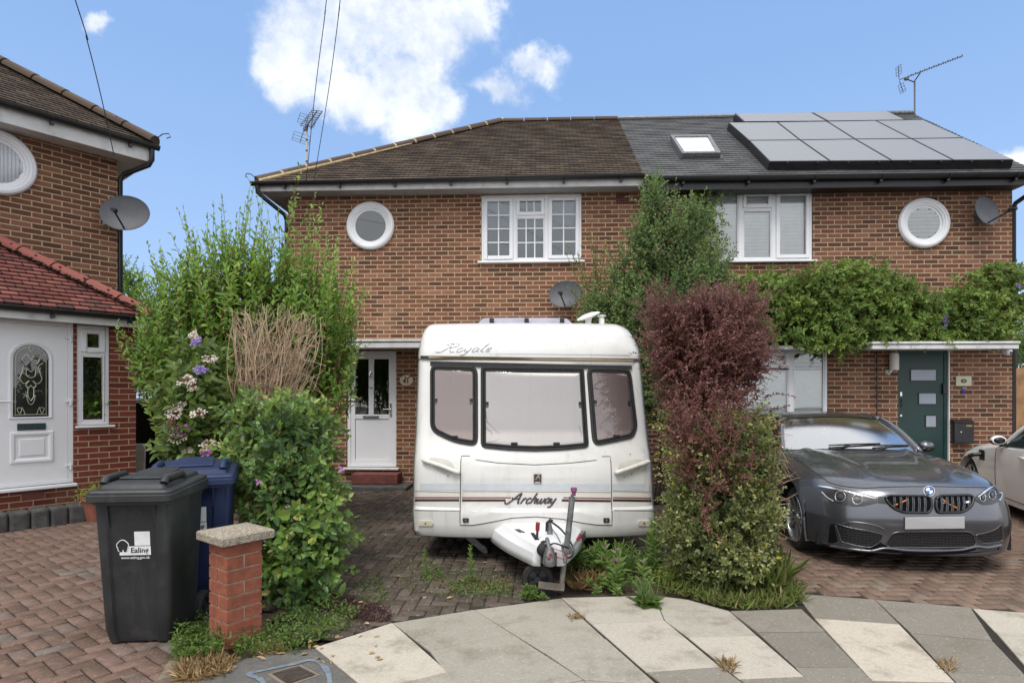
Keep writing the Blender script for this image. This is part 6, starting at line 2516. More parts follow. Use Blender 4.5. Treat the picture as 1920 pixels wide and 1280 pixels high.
def make_bin(label, loc, rz, W, D, Ht, mat_, logo_dx=0.0):
    t = thing('wheelie_bin', label, 'bin', loc, rz, 'council wheelie bins beside the brick pier')
    hz = Ht * .885
    # body: loft of rounded sections with a shallow raised panel on the front
    b_ = MB()
    rws = []
    for f in np.linspace(0, 1, 12):
        z = .015 + (hz - .015) * f
        w = (W * .405) + (W * .465 - W * .405) * f
        yf = .075 * (1 - f) + .03
        yb = D * .86 + D * .06 * f
        if f == 0:
            w -= .012
            yf += .012
        r = .035
        ch = .016 if f < .93 else .0
        sec = []
        for cx, cy, a0 in ((w - r, yb - r, 0), (-w + r, yb - r, 90), (-w + r, yf + r, 180)):
            for k in range(4):
                a = R(a0 + 30 * k)
                sec.append((cx + r * math.cos(a), cy + r * math.sin(a), z))
        sec += [(-w * .70, yf, z), (-w * .64, yf + ch, z), (-w * .15, yf + ch, z), (w * .54, yf + ch, z), (w * .60, yf, z)]
        for k in range(4):
            a = R(270 + 30 * k)
            sec.append((w - r + r * math.cos(a), yf + r + r * math.sin(a), z))
        rws.append(sec)
    b_.grid(rws, close_u=True)
    b_.face(rws[0][::-1])
    body_ = b_.build('body', mat_, t, smooth=True, autosmooth=35)
    b_ = MB()                                        # rim and gussets under the lid
    r_ = rrect(-W * .475, W * .475, .012, D * .93, .04, 4)
    b_.grid([[(x, y, hz - .055) for x, y in r_], [(x * 1.0, y, hz) for x, y in r_]], close_u=True)
    b_.face([(x, y, hz) for x, y in r_])
    for sx in (-.66, .57, .86):
        x = W * .46 * sx
        b_.prism([(x - .008, .028, hz - .05), (x - .008, .05, hz - .20), (x - .008, .06, hz - .05)], (.016, 0, 0))
    b_.build('rim', mat_, t)
    b_ = MB()
    rws = []
    for ins, z in ((0.0, hz - .035), (-.004, hz - .030), (-.004, hz + .005), (.003, hz + .010), (.003, hz + .024), (.012, hz + .034), (.05, hz + .040), (.060, hz + .062), (.075, hz + .070), (.12, hz + .074)):
        yb_add = .02
        rr_ = rrect(-W * .5 + ins, W * .5 - ins, -.02 + ins, D * .96 + yb_add - ins * .6, max(.012, .035 - ins * .2), 4)
        rws.append([(x, y, z + .028 * max(0, y / D) * (1 if z > hz else 0)) for x, y in rr_])
    b_.grid(rws, close_u=True)
    b_.face(rws[-1])
    lid_ = b_.build('lid', mat_, t, smooth=True, autosmooth=30)
    b_ = MB()
    zt = hz + .080
    sl = .028 / D
    w2 = W * .235
    b_.prism([(-w2 * 1.2, D * .26, zt + .002), (w2 * 1.05, D * .26, zt + .002), (w2 * .9, D * .80, zt + .03), (-w2 * .8, D * .80, zt + .03)], (0, 0, .014))
    b_.build('raised_plate', mat_, lid_, bevel=0.008)
    for sx in (-1, 1):
        b_ = MB()
        x = sx * W * .36
        b_.tube([(x, D * .10, zt - .01), (x, D * .14, zt + .018), (x, D * .5, zt + .022), (x, D * .56, zt - .005)], .024, 10)
        b_.tube([(sx * W * .47, D * .93, hz + .03), (sx * W * .30, D * .93, hz + .03)], .026, 10)
        b_.build('lid_grip', mat_, lid_, smooth=True, autosmooth=45)
    b_ = MB()
    b_.tube([(-W * .3, D * .99, hz + .02), (W * .3, D * .99, hz + .02)], .016, 10)
    b_.build('hinge_bar', mat_, lid_, smooth=True, autosmooth=45)
    b_ = MB()
    for row_, zz in ((.46, .0215), (.60, .028)):
        x = -w2 * .55
        while x < w2 * .6:
            ww = random.uniform(.008, .02)
            b_.box(x, x + ww, D * row_, D * (row_ + .05), zt + zz, zt + zz + .0012)
            x += ww + .006
    b_.build('lid_lettering', M['label_white'], lid_)
    for sx in (-1, 1):
        b_ = MB()
        Mw_ = Matrix.Translation((sx * W * .44, D * .93, .10)) @ Matrix.Rotation(R(90), 4, 'Y')
        b_.lathe([(.055, -.024), (.088, -.026), (.10, -.016), (.10, .016), (.088, .026), (.055, .024), (.05, 0), (.055, -.024)], 28, Mw_)
        wh = b_.build('wheel', M['rubber'], t, smooth=True, autosmooth=40)
        b_ = MB()
        b_.lathe([(.001, sx * .02), (.022, sx * .02), (.024, 0)], 12, Mw_)
        for k in range(6):
            a = R(60 * k)
            b_.tube([Mw_ @ Vector((0, 0, 0)), Mw_ @ Vector((.056 * math.cos(a), .056 * math.sin(a), 0))], .008, 6)
        b_.build('hub', M['dark_plastic'], wh)
    b_ = MB()
    b_.tube([(-W * .44, D * .93, .10), (W * .44, D * .93, .10)], .012, 8)
    b_.build('axle', M['galvanised'], t)
    # council marking on the front
    k = W / .49

    def fyb(z):
        f = (z - .015) / (hz - .015)
        return .075 * (1 - f) + .03 + .016

    MXt = Matrix.Rotation(R(90), 4, 'X')
    lean = math.atan(.075 / hz)
    z0 = hz * .60
    base = Matrix.Translation((logo_dx, fyb(z0) - .0015, z0)) @ Matrix.Rotation(lean, 4, 'X') @ MXt @ Matrix.Scale(k, 4)
    b_ = MB()

    def q2(pts, zt_=0.0006):
        b_.face([base @ Vector((x, y, zt_)) for x, y in pts])

    q2([(-.002, .062), (.090, .062), (.090, .150), (-.002, .150)])
    q2([(-.092, .002), (.092, .002), (.092, .058), (-.040, .058), (-.048, .022), (-.092, .022)])
    ring = [(-.072 + .034 * math.cos(a) * (1 + .08 * math.sin(5 * a)), .058 + .040 * math.sin(a)) for a in np.linspace(-.9, math.pi + .9, 30)]
    b_.tube([base @ Vector((x, y, .0006)) for x, y in ring], .0028, 5)
    b_.prism([base @ Vector((x, y, .0004)) for x, y in ((-.076, .020), (-.066, .020), (-.069, .036), (-.073, .036))], base.to_3x3() @ Vector((0, 0, .0004)))
    lg = b_.build('council_logo', M['label_white'], t)
    text_obj('lettering', 'Ealing', .046, M['ink'], lg, base @ Matrix.Translation((.026, .031, .0012)), bold=.0009, depth=.0003)
    text_obj('web_address', 'www.ealing.gov.uk', .0225, M['label_white'], lg, base @ Matrix.Translation((.0, -.014, .0008)), bold=.0003, depth=.0003)
    return t


YB = R(5)
cb_, sb_ = math.cos(YB), math.sin(YB)
fr_ = P(319, 920, 3.63)
make_bin('dark grey wheelie bin with white council logo standing in front of the blue one', (fr_.x - .245 * cb_, 3.63 - .245 * sb_ + .01, 0), YB, .49, .56, 1.065, M['bin_grey'])
make_bin('blue wheelie bin standing behind the dark grey one', (-2.01 - .30 * math.cos(R(22)), 4.33 - .30 * math.sin(R(22)), 0), R(22), .60, .68, 1.07, M['bin_blue'], logo_dx=.0)

# ---------------------------------------------------------------- brick gate pier
pc = G(425, 1219)
PA = R(52)
pier = thing('brick_pier', 'short red brick pier with a concrete cap in front of the climbing shrub', 'pier', (pc.x, pc.y, 0), PA)
b = MB()
ch_, s_ = .0805, .228
for k in range(8):
    z0, z1 = k * ch_, (k + 1) * ch_ - .010
    b.box(.006, s_ - .006, .006, s_ - .006, z1 - .0005, z1 + .0105, mi=1)
    if k % 2 == 1:
        for (x0, x1, y0, y1) in ((0, s_, 0, .108), (0, s_, .119, s_)):
            b.box(x0, x1, y0, y1, z0, z1)
    else:
        for (x0, x1, y0, y1) in ((0, .108, 0, s_), (.119, s_, 0, s_)):
            b.box(x0, x1, y0, y1, z0, z1)
    b.box(.006, s_ - .006, .006, s_ - .006, z0, z1, mi=1)
simple('pier_unit', (0.255, 0.078, 0.044), 0.85, var=0.22, scale=16, bump=0.5, bscale=90, dirt=(0.075, 0.032, 0.024), dirt_amt=0.5, dirt_scale=9)
simple('pier_joint', (0.36, 0.30, 0.215), 0.9, var=0.25, scale=30, bump=0.5)
b.build('shaft', [M['pier_unit'], M['pier_joint']], pier, weld=False, bevel=0.004)
zc0 = 8 * ch_
b = MB()
o_ = .055
m_ = s_ / 2
rws = []
for e, z in ((-.004, zc0), (0, zc0 + .004), (0, zc0 + .048), (-.008, zc0 + .056), (-.10, zc0 + .075)):
    h2 = m_ + o_ + e
    rws.append([(m_ + sx * h2, m_ + sy * h2, z) for sx, sy in ((-1, -1), (1, -1), (1, 1), (-1, 1))])
b.grid(rws, close_u=True)
b.face(rws[0][::-1])
h2 = m_ + o_ - .10
for i, (sx, sy) in enumerate(((-1, -1), (1, -1), (1, 1), (-1, 1))):
    sx2, sy2 = ((1, -1), (1, 1), (-1, 1), (-1, -1))[i]
    b.face([(m_ + sx * h2, m_ + sy * h2, zc0 + .075), (m_ + sx2 * h2, m_ + sy2 * h2, zc0 + .075), (m_, m_, zc0 + .086)])
m2, t2, bs2, _ = newmat('aggregate')
co2 = t2.node('ShaderNodeTexCoord', out=3)
vo2 = t2.n.new('ShaderNodeTexVoronoi')
vo2.inputs['Scale'].default_value = 130
t2.put(vo2.inputs['Vector'], co2)
t2.put(bs2.inputs['Base Color'], t2.mix(t2.step(t2.noise(co2, 60, 5, .7), .4, .65), t2.mix(t2.sep(vo2.outputs['Color'])[0], (.16, .135, .10), (.31, .265, .205)), (.42, .37, .30)))
bs2.inputs['Roughness'].default_value = .9
t2.put(bs2.inputs['Normal'], t2.node('ShaderNodeBump', Strength=1.0, Distance=.006, Height=vo2.outputs['Distance']))
b.build('cap', M['aggregate'], pier, bevel=0.006)

# terracotta pot by the porch
pp = G(181, 975)
pot = thing('plant_pot', 'terracotta pot of trailing green plants at the porch corner', 'plant pot', (pp.x, pp.y, 0))
b = MB()
b.lathe([(.001, 0), (.10, 0), (.155, .26), (.17, .26), (.172, .31), (.158, .31), (.15, .27), (.001, .27)], 28)
b.build('pot', M['terracotta'], pot, smooth=True, autosmooth=40)

# ---------------------------------------------------------------- cars
CPROF = {
    0.0: [(.14, .155), (.03, .17), (.025, .23), (.02, .34), (.0, .46), (.02, .57), (.055, .68), (.10, .735), (.20, .785), (.55, .860), (1.0, .920), (1.45, .965)],
    0.4: [(.15, .155), (.05, .17), (.045, .23), (.04, .34), (.025, .46), (.045, .57), (.085, .675), (.14, .735), (.24, .785), (.58, .862), (1.02, .920), (1.47, .958)],
    0.7: [(.23, .16), (.13, .175), (.12, .23), (.115, .34), (.11, .46), (.14, .57), (.20, .67), (.27, .735), (.36, .785), (.66, .852), (1.06, .905), (1.52, .942)],
    0.88: [(.37, .165), (.28, .18), (.265, .235), (.255, .34), (.255, .46), (.29, .57), (.36, .665), (.44, .725), (.53, .770), (.78, .828), (1.12, .878), (1.58, .918)],
    1.0: [(.48, .17), (.45, .185), (.445, .24), (.44, .34), (.44, .46), (.47, .56), (.54, .64), (.62, .695), (.70, .735), (.90, .775), (1.2, .815), (1.64, .862)],
}
CX1 = [.885, .90, .91, .918, .922, .922, .918, .912, .908, .902, .895, .885]
WR, WY0, WY1 = .315, .82, 3.62


def car_front():
    ts = sorted(CPROF)
    arr = np.array([CPROF[t] for t in ts])              # (5,12,2)
    dense_k = np.linspace(0, 11, 45)
    prof = np.array([[catmull(arr[i].tolist(), 45)] for i in range(5)])[:, 0]
    tt = np.concatenate([np.linspace(0, .8, 17), np.linspace(.83, 1, 10)])
    x1 = np.interp(dense_k, np.arange(12), CX1)
    out = []
    for t in tt:
        i = min(max(np.searchsorted(ts, t) - 1, 0), 3)
        p0, p1, p2, p3 = prof[max(i - 1, 0)], prof[i], prof[i + 1], prof[min(i + 2, 4)]
        t0, t1 = ts[i], ts[i + 1]
        f = (t - t0) / (t1 - t0)
        m1 = (p2 - p0) / ((ts[i + 1] - ts[max(i - 1, 0)])) * (t1 - t0)
        m2_ = (p3 - p1) / ((ts[min(i + 2, 4)] - ts[i])) * (t1 - t0)
        h = (2 * f ** 3 - 3 * f ** 2 + 1) * p1 + (f ** 3 - 2 * f ** 2 + f) * m1 + (-2 * f ** 3 + 3 * f ** 2) * p2 + (f ** 3 - f ** 2) * m2_
        out.append(np.stack([x1 * t, h[:, 0], h[:, 1]], 1))
    half = np.array(out)                                # (27,45,3)
    # bonnet ribs
    for a in range(half.shape[0]):
        for k in range(28, 45):
            x, y, z = half[a, k]
            rib = math.exp(-((x - (.34 + .17 * (y - .3))) / .06) ** 2) * .024 * min(1, max(0, (y - .25) / .3))
            half[a, k, 2] += rib
    left = half[::-1].copy()
    left[:, :, 0] *= -1
    return np.concatenate([left[:-1], half])


def belt_z(y):
    return float(np.interp(y, [.44, .47, .54, .62, .70, .90, 1.2, 1.64, 2.4, 3.3, 4.1, 4.62], [.46, .56, .64, .695, .735, .775, .815, .862, .885, .90, .91, .86]))


def side_x(y, z):
    x = float(np.interp(y, [.44, .7, 1.0, 1.64, 2.5, 3.6, 4.3, 4.62], [.922, .908, .90, .888, .888, .90, .88, .82]))
    bow = .020 * (1 - ((z - .58) / .36) ** 2)
    fl = .018 * max(math.exp(-((y - WY0) / .42) ** 4), math.exp(-((y - WY1) / .42) ** 4)) * (1 if z < .74 else .4)
    top = max(0.0, (z - (belt_z(y) - .10)) / .10)
    return x + (bow + fl) * (1 - top ** 2)


def roof_c(y):
    return float(np.interp(y, [2.08, 2.3, 2.7, 3.1, 3.5, 3.9, 4.25], [1.300, 1.333, 1.352, 1.338, 1.285, 1.185, 1.06]))


def roof_w(y):
    return float(np.interp(y, [2.08, 2.7, 3.3, 4.25], [.585, .60, .58, .60]))


def make_car(name, label, loc, rz, body_mat, roof_mat, detail):
    t = thing(name, label, 'car', loc, rz)
    g = car_front()
    b_ = MB()
    b_.grid([[tuple(p) for p in col] for col in g])
    fo = b_.build('front_body', body_mat, t, smooth=True, autosmooth=60)
    # sides with wheel arches
    ys = sorted(set([.44, .46, .50] + list(np.linspace(.44, 4.62, 60)) + [WY0 + .365 * math.cos(a) for a in np.linspace(0, math.pi, 22)] + [WY1 + .365 * math.cos(a) for a in np.linspace(0, math.pi, 22)]))
    ys = [y for y in ys if .44 <= y <= 4.62]

    def zlow(y):
        z = .17
        for wy in (WY0, WY1):
            q = .365 ** 2 - (y - wy) ** 2
            if q > 0:
                z = max(z, .315 + math.sqrt(q))
        return min(z, belt_z(y) - .012)

    b_ = MB()
    for s in (-1, 1):
        rws = []
        for y in ys:
            zl, zt_ = zlow(y), belt_z(y)
            rws.append([(s * side_x(y, zl + (zt_ - zl) * f), y, zl + (zt_ - zl) * f) for f in np.linspace(0, 1, 9)])
        b_.grid(rws)
        arch_ = [r[0] for r in rws]
        b_.grid([arch_, [(p[0] - s * .10, p[1], p[2]) for p in arch_]])
    so = b_.build('side_body', body_mat, t, smooth=True, autosmooth=50)
    b_ = MB()                                            # shoulder deck, rear end
    for s in (-1, 1):
        rws = []
        for y in np.linspace(1.6, 4.3, 20):
            rws.append([(s * side_x(y, belt_z(y)), y, belt_z(y)), (s * (side_x(y, belt_z(y)) - .05), y, belt_z(y) + .012), (s * (side_x(y, belt_z(y)) - .12), y, belt_z(y) + .02)])
        b_.grid(rws)
    rws = []
    for (y, z, w) in ((4.2, 1.06, .62), (4.45, 1.02, .72), (4.58, .98, .76), (4.62, .86, .80), (4.66, .6, .82), (4.62, .3, .82), (4.5, .2, .8)):
        rws.append([(x * w, y - .12 * abs(x) ** 3, z - .03 * abs(x) ** 3) for x in np.linspace(-1, 1, 13)])
    b_.grid(rws)
    b_.build('rear_body', body_mat, t, smooth=True, autosmooth=50)
    # roof
    b_ = MB()
    rws = []
    for y in np.linspace(2.08, 4.22, 26):
        w = roof_w(y)
        rws.append([(x * w, y + .085 * x * x * max(0, (2.9 - y) / .8), roof_c(y) - .040 * abs(x) ** 2.2 - .02 * max(0, abs(x) - .85) / .15) for x in np.linspace(-1, 1, 17)])
    b_.grid(rws)
    b_.build('roof', roof_mat, t, smooth=True, autosmooth=60)
    # windscreen, pillars, side glass, inside
    b_ = MB()
    rws = []
    for f in np.linspace(0, 1, 9):
        row = []
        for x in np.linspace(-1, 1, 17):
            lo = Vector((x * .745, 1.43 + .22 * x * x, .972 - .040 * x * x))
            hi = Vector((x * .578, 2.085 + .085 * x * x, 1.297 - .040 * x * x))
            p = lo.lerp(hi, f)
            p.z += .030 * math.sin(math.pi * f)
            row.append(p)
        rws.append(row)
    b_.grid(rws)
    ws = b_.build('windscreen', M['windscreen'], t, smooth=True, weld=False)
    b_ = MB()
    for s in (-1, 1):
        pl_ = [Vector((s * .765, 1.62, .925)), Vector((s * .705, 1.86, 1.10)), Vector((s * .64, 2.05, 1.215)), Vector((s * .597, 2.2, 1.272))]
        b_.tube([tuple(p) for p in catmull([tuple(p) for p in pl_], 12)], .030, 8)
        rl = [Vector((s * (roof_w(y) + .004), y, roof_c(y) - .055)) for y in np.linspace(2.2, 4.2, 14)]
        b_.tube(rl, .030, 8)
        b_.tube([(s * .60, 4.2, 1.0), (s * .72, 4.3, .93)], .05, 8)
    b_.build('pillar', body_mat, t, smooth=True)
    b_ = MB()
    for s in (-1, 1):
        rws = []
        for y in np.linspace(1.7, 4.0, 16):
            f0 = min(1, max(0.05, (y - 1.62) / .58))
            top = Vector((s * (roof_w(max(y, 2.2)) + .004), y, roof_c(max(y, 2.2)) - .06)) if y > 2.2 else Vector((s * (.765 + (.597 - .765) * f0), y, .925 + (1.26 - .925) * f0))
            bot = Vector((s * (side_x(y, belt_z(y)) - .10), y, belt_z(y) + .015))
            rws.append([bot, bot.lerp(top, .5) + Vector((s * .012, 0, 0)), top])
        b_.grid(rws)
    b_.build('side_window', M['side_glass'], t, smooth=True)
    b_ = MB()
    b_.box(-.72, .72, 1.5, 4.1, .30, .62)
    b_.prism([(-.72, 1.46, .90), (-.72, 1.95, .93), (-.72, 1.95, .6), (-.72, 1.46, .6)], (1.44, 0, 0))
    for s in (-1, 1):
        b_.box(s * .36 - .22, s * .36 + .22, 2.75, 2.92, .5, 1.02)
        b_.box(s * .36 - .12, s * .36 + .12, 2.80, 2.90, 1.03, 1.22)
    b_.build('interior', M['car_seat'], t, bevel=.03)
    b_ = MB()
    b_.lathe([(.175 + .016 * math.cos(a), .016 * math.sin(a)) for a in np.linspace(0, 2 * math.pi, 9)], 28, Matrix.Translation((-.36, 2.0, .93)) @ Matrix.Rotation(R(65), 4, 'X'))
    b_.build('steering_wheel', M['black_plastic'], t, smooth=True)
    b_ = MB()
    b_.box(-.80, .80, .5, 4.4, .16, .30)
    b_.box(-.86, .86, .32, .5, .17, .30)
    for wy in (WY0, WY1):
        b_.box(-.70, .70, wy - .36, wy + .36, .3, .66)
    b_.build('underbody', M['black_hole'], t)
    # wheels
    for wy in (WY0, WY1):
        for s in (-1, 1):
            Mw_ = Matrix.Translation((s * .80, wy, WR)) @ Matrix.Rotation(R(90), 4, 'Y') @ Matrix.Diagonal((1, 1, s, 1))
            b_ = MB()
            b_.lathe([(.215, -.10), (.29, -.105), (.312, -.085), (.315, 0), (.312, .085), (.292, .105), (.245, .108), (.236, .10)], 44, Mw_)
            wo_ = b_.build('wheel', M['rubber'], t, smooth=True, autosmooth=40)
            b_ = MB()
            b_.lathe([(.240, .104), (.232, .112), (.222, .104), (.214, .06), (.210, -.08)], 44, Mw_)
            b_.lathe([(.001, .085), (.040, .085), (.050, .07), (.05, .02)], 20, Mw_)
            for k in range(10):
                a = math.pi * 2 * (k // 2) / 5 + (.20 if k % 2 else -.20)
                a2 = math.pi * 2 * (k // 2) / 5 + (.25 if k % 2 else -.25)
                c0 = Vector((.035 * math.cos(a), .035 * math.sin(a), .075))
                c1 = Vector((.226 * math.cos(a2), .226 * math.sin(a2), .100))
                w_ = Vector((-math.sin(a2), math.cos(a2), 0))
                b_.prism([Mw_ @ p for p in (c0 - w_ * .012, c0 + w_ * .012, c1 + w_ * .017, c1 - w_ * .017)], Mw_.to_3x3() @ Vector((0, 0, -.028)))
            b_.build('rim', M['alloy'], wo_, smooth=True, autosmooth=35)
            b_ = MB()
            b_.lathe([(.001, .0), (.16, .0), (.165, -.02), (.21, -.03)], 32, Mw_)
            b_.build('brake_disc', M['lamp_dark'], wo_)
    # mirrors
    for s in (-1, 1):
        b_ = MB()
        b_.lathe([(.001, -.085), (.05, -.075), (.075, -.03), (.078, .02), (.07, .05), (.06, .055), (.001, .057)], 18, Matrix.Translation((s * .945, 1.86, .975)) @ Matrix.Rotation(R(-90), 4, 'X') @ Matrix.Diagonal((1.12, .78, .9, 1)))
        mo_ = b_.build('mirror', body_mat, t, smooth=True, autosmooth=50)
        b_ = MB()
        b_.tube([(s * .84, 1.86, .90), (s * .90, 1.86, .92), (s * .93, 1.86, .935)], .024, 8)
        b_.lathe([(.001, .058), (.058, .0575), (.06, .05)], 18, Matrix.Translation((s * .945, 1.86, .975)) @ Matrix.Rotation(R(-90), 4, 'X') @ Matrix.Diagonal((1.09, .76, .9, 1)))
        b_.lathe([(.072, -.045), (.080, -.02), (.081, .02), (.074, .052)], 18, Matrix.Translation((s * .945, 1.86, .958)) @ Matrix.Rotation(R(-90), 4, 'X') @ Matrix.Diagonal((1.11, .60, .9, 1)))
        b_.build('mirror_base', M['black_plastic'], mo_, smooth=True)
    return t, g


CAR_LOC, CAR_RZ = (3.615, 5.14, 0), R(-7.5)
car, g = make_car('parked_car', 'dark grey saloon car with orange grille trim parked facing the pavement', CAR_LOC, CAR_RZ, M['car_grey'], M['car_roof'], True)
car.scale = (.955, 1, 1)
CM = Matrix.Translation(CAR_LOC) @ Matrix.Rotation(CAR_RZ, 4, 'Z') @ Matrix.Diagonal((.955, 1, 1, 1))
CI = CM.inverted()
nv = g.shape[1]
vs_ = [Vector(p) for col in g for p in col]
fs_ = []
for a in range(g.shape[0] - 1):
    for k in range(nv - 1):
        fs_.append((a * nv + k, (a + 1) * nv + k, (a + 1) * nv + k + 1, a * nv + k + 1))
bvh = BVHTree.FromPolygons(vs_, fs_)
eye = CI @ Vector((0, 0, H))


def ctrace(px, py, off=0.0):
    dd = (CI.to_3x3() @ Vector(((px - 960) / F, 1, -(py - Y0) / F))).normalized()
    hit_, n_, _, _ = bvh.ray_cast(eye, dd)
    if hit_ is None:
        hit_, n_, _, _ = bvh.find_nearest(eye + dd * 5.9)
    if n_.dot(dd) > 0:
        n_ = -n_
    return hit_ + n_ * off


def tpatch(name, poly, off, mat_, parent=car, rings=4, step=3.0, edge=0.0):
    o2 = dense(poly, step)
    cx, cy = sum(p[0] for p in o2) / len(o2), sum(p[1] for p in o2) / len(o2)
    b_ = MB()
    rws = []
    if edge:
        rws.append([ctrace(*p, -.004) for p in o2])
    for k in range(rings):
        f = 1 - k / rings
        rws.append([ctrace(cx + (x - cx) * f, cy + (y - cy) * f, off) for x, y in o2])
    b_.grid(rws, close_u=True)
    for k in range(len(o2)):
        b_.face([rws[-1][k], rws[-1][(k + 1) % len(o2)], ctrace(cx, cy, off)])
    return b_.build(name, mat_, parent, smooth=True, autosmooth=50)


def tline(name, pts, r, mat_, parent=car, off=0.0, closed=False, n=None):
    b_ = MB()
    pp = dense(pts, 3.0) + [pts[0]] if closed else [tuple(p) for p in catmull(pts, n or 5 * len(pts))]
    b_.tube([ctrace(x, y, off) for x, y in pp], r, 6)
    return b_.build(name, mat_, parent, smooth=True)


kid_l = [(1659, 932), (1667, 929), (1737, 930), (1744, 934), (1746, 951), (1741, 961), (1695, 960.5), (1678, 954), (1666, 944)]
kid_r = [(1755.5, 933), (1762, 929.5), (1815, 928.5), (1824, 931), (1823, 942), (1816, 952), (1803, 960), (1758, 961), (1754, 950)]
for kd, bars_x in ((kid_l, (1676, 1688, 1700, 1711, 1722, 1733)), (kid_r, (1764, 1774, 1784, 1795, 1805, 1815))):
    kd = round_poly(kd, 6, 3)
    kg = tpatch('kidney_grille', kd, .004, M['intake_black'], rings=3)
    tline('grille_frame', kd, .012, M['black_plastic'], kg, off=.010, closed=True)
    b = MB()
    inn = inset(kd, 2.5)
    for x in bars_x:
        cr_ = [inn[i - 1][1] + (inn[i][1] - inn[i - 1][1]) * (x - inn[i - 1][0]) / (inn[i][0] - inn[i - 1][0]) for i in range(len(inn)) if (inn[i - 1][0] > x) != (inn[i][0] > x)]
        if len(cr_) < 2:
            continue
        yhi, ylo = min(cr_), max(cr_)
        for dx_ in (-1.4, 1.4):
            b.tube([ctrace(x + dx_, yhi, .010), ctrace(x + dx_, (yhi + ylo) / 2, .020), ctrace(x + dx_, ylo, .010)], .0045, 5)
    b.build('grille_slats', M['lamp_glint'], kg)
    b = MB()
    ch_px = ((1671, 949), (1684, 944), (1704, 935)) if kd[0][0] < 1740 else ((1764, 934), (1777, 944), (1795, 953))
    for k in range(len(ch_px) - 1):
        (x0, y0), (x1, y1) = ch_px[k], ch_px[k + 1]
        b.tube([ctrace(x0 + (x1 - x0) * .12, y0 + (y1 - y0) * .12, .006), ctrace(x0 + (x1 - x0) * .9, y0 + (y1 - y0) * .86, .006)], .0072, 6)
    b.build('orange_trim', M['orange_trim'], kg)
# small three colour badge on the right grille
b = MB()
for k, m_ in enumerate(('roundel_blue', 'roundel_white', 'badge_red')):
    pass
bdg = tpatch('grille_badge', [(1804, 940), (1814, 939.5), (1813, 943), (1803, 943.5)], .026, M['lamp_chrome'], rings=2)
tpatch('badge_stripe', [(1804, 940), (1806, 939.9), (1805, 943.3), (1803, 943.5)], .028, M['roundel_blue'], bdg, rings=1)
tpatch('badge_stripe', [(1806.2, 939.9), (1808, 939.8), (1807, 943.2), (1805.2, 943.3)], .028, M['badge_red'], bdg, rings=1)
# headlamps
hl_l = [(1532, 909.5), (1560, 911.5), (1600, 920), (1640, 930), (1647, 937), (1645, 942.5), (1620, 948.5), (1600, 949.5), (1570, 943), (1552, 934), (1541, 923)]
hl_r = [(1866, 907), (1875, 913), (1879.5, 925), (1876.5, 937), (1862, 945), (1843, 946.5), (1833, 941), (1827, 937), (1830, 930), (1849, 915)]
for hp, lens, brow, lo in ((hl_l, ((1576, 931, 9.5, 9.5), (1608, 936.5, 9.5, 8.5)), [(1534, 910.5), (1560, 913.5), (1600, 922.5), (1642, 934)], [(1541, 922), (1552, 933), (1563, 939.5)]),
                           (hl_r, ((1859, 928, 6.5, 8.5), (1841, 933, 5.0, 7.5)), [(1864, 909), (1850, 917), (1832, 931)], [(1876, 918), (1877.5, 928), (1873, 938)])):
    hp = round_poly(hp, 4, 3)
    hd = tpatch('headlight', hp, .004, M['lamp_dark'], rings=4)
    b = MB()
    n_ = 16
    cuv = catmull(brow, n_)
    r0 = [ctrace(x, y, .009) for x, y in cuv]
    r1 = [ctrace(x + .5, y + 3.4 * math.sin(math.pi * (.15 + .8 * k / n_)), .008) for k, (x, y) in enumerate(cuv)]
    b.grid([r0, r1])
    b.build('brow_strip', M['lamp_chrome'], hd)
    tline('edge_light', lo, .006, M['lamp_chrome'], hd, off=.008)
    for (cx, cy, rx, ry) in lens:
        o2 = [(cx + rx * math.cos(a), cy + ry * math.sin(a)) for a in np.linspace(0, 2 * math.pi, 28, endpoint=False)]
        lr = tline('light_ring', o2, .0024, M['alloy'], hd, off=.010, closed=True)
        tpatch('projector', [(cx + (x - cx) * .62, cy + (y - cy) * .62) for x, y in o2], .012, M['black_plastic'], hd, rings=3, step=1.5)
        tpatch('projector_lens', [(cx + (x - cx) * .36 - .8, cy + (y - cy) * .36 - .8) for x, y in o2], .015, M['lamp_glint'], hd, rings=2, step=1.2)
tpatch('grille_link', [(1646, 931), (1659, 930), (1668, 945), (1646, 943)], .003, M['black_plastic'], rings=2)
# plate
q = [ctrace(*p, .012) for p in ((1695, 969), (1806, 967.5), (1806, 989), (1695, 990.5))]
b = MB()
fwd = -(q[1] - q[0]).cross(q[3] - q[0]).normalized()
if fwd.y > 0:
    fwd = -fwd
b.prism(q, fwd * .010)
b.build('number_plate', M['plate_grey'], car, bevel=.004)
# roundel
cx, cy = 1741.5, 921
circ = lambda r: [(cx + r * 1.05 * math.cos(a), cy + r * .92 * math.sin(a)) for a in np.linspace(0, 2 * math.pi, 24, endpoint=False)]
rd = tpatch('roundel', circ(10), .010, M['lamp_chrome'], rings=2, step=1.5, edge=.01)
tpatch('outer_ring', circ(9), .0115, M['badge_dark'], rd, rings=2, step=1.5)
for k in range(4):
    a0 = math.pi / 2 * k
    pts = [(cx, cy)] + [(cx + 6.2 * 1.05 * math.cos(a), cy + 6.2 * .92 * math.sin(a)) for a in np.linspace(a0, a0 + math.pi / 2, 8)]
    tpatch('quarter', pts, .014, M['roundel_blue'] if k % 2 else M['roundel_white'], rd, rings=2, step=1.5)
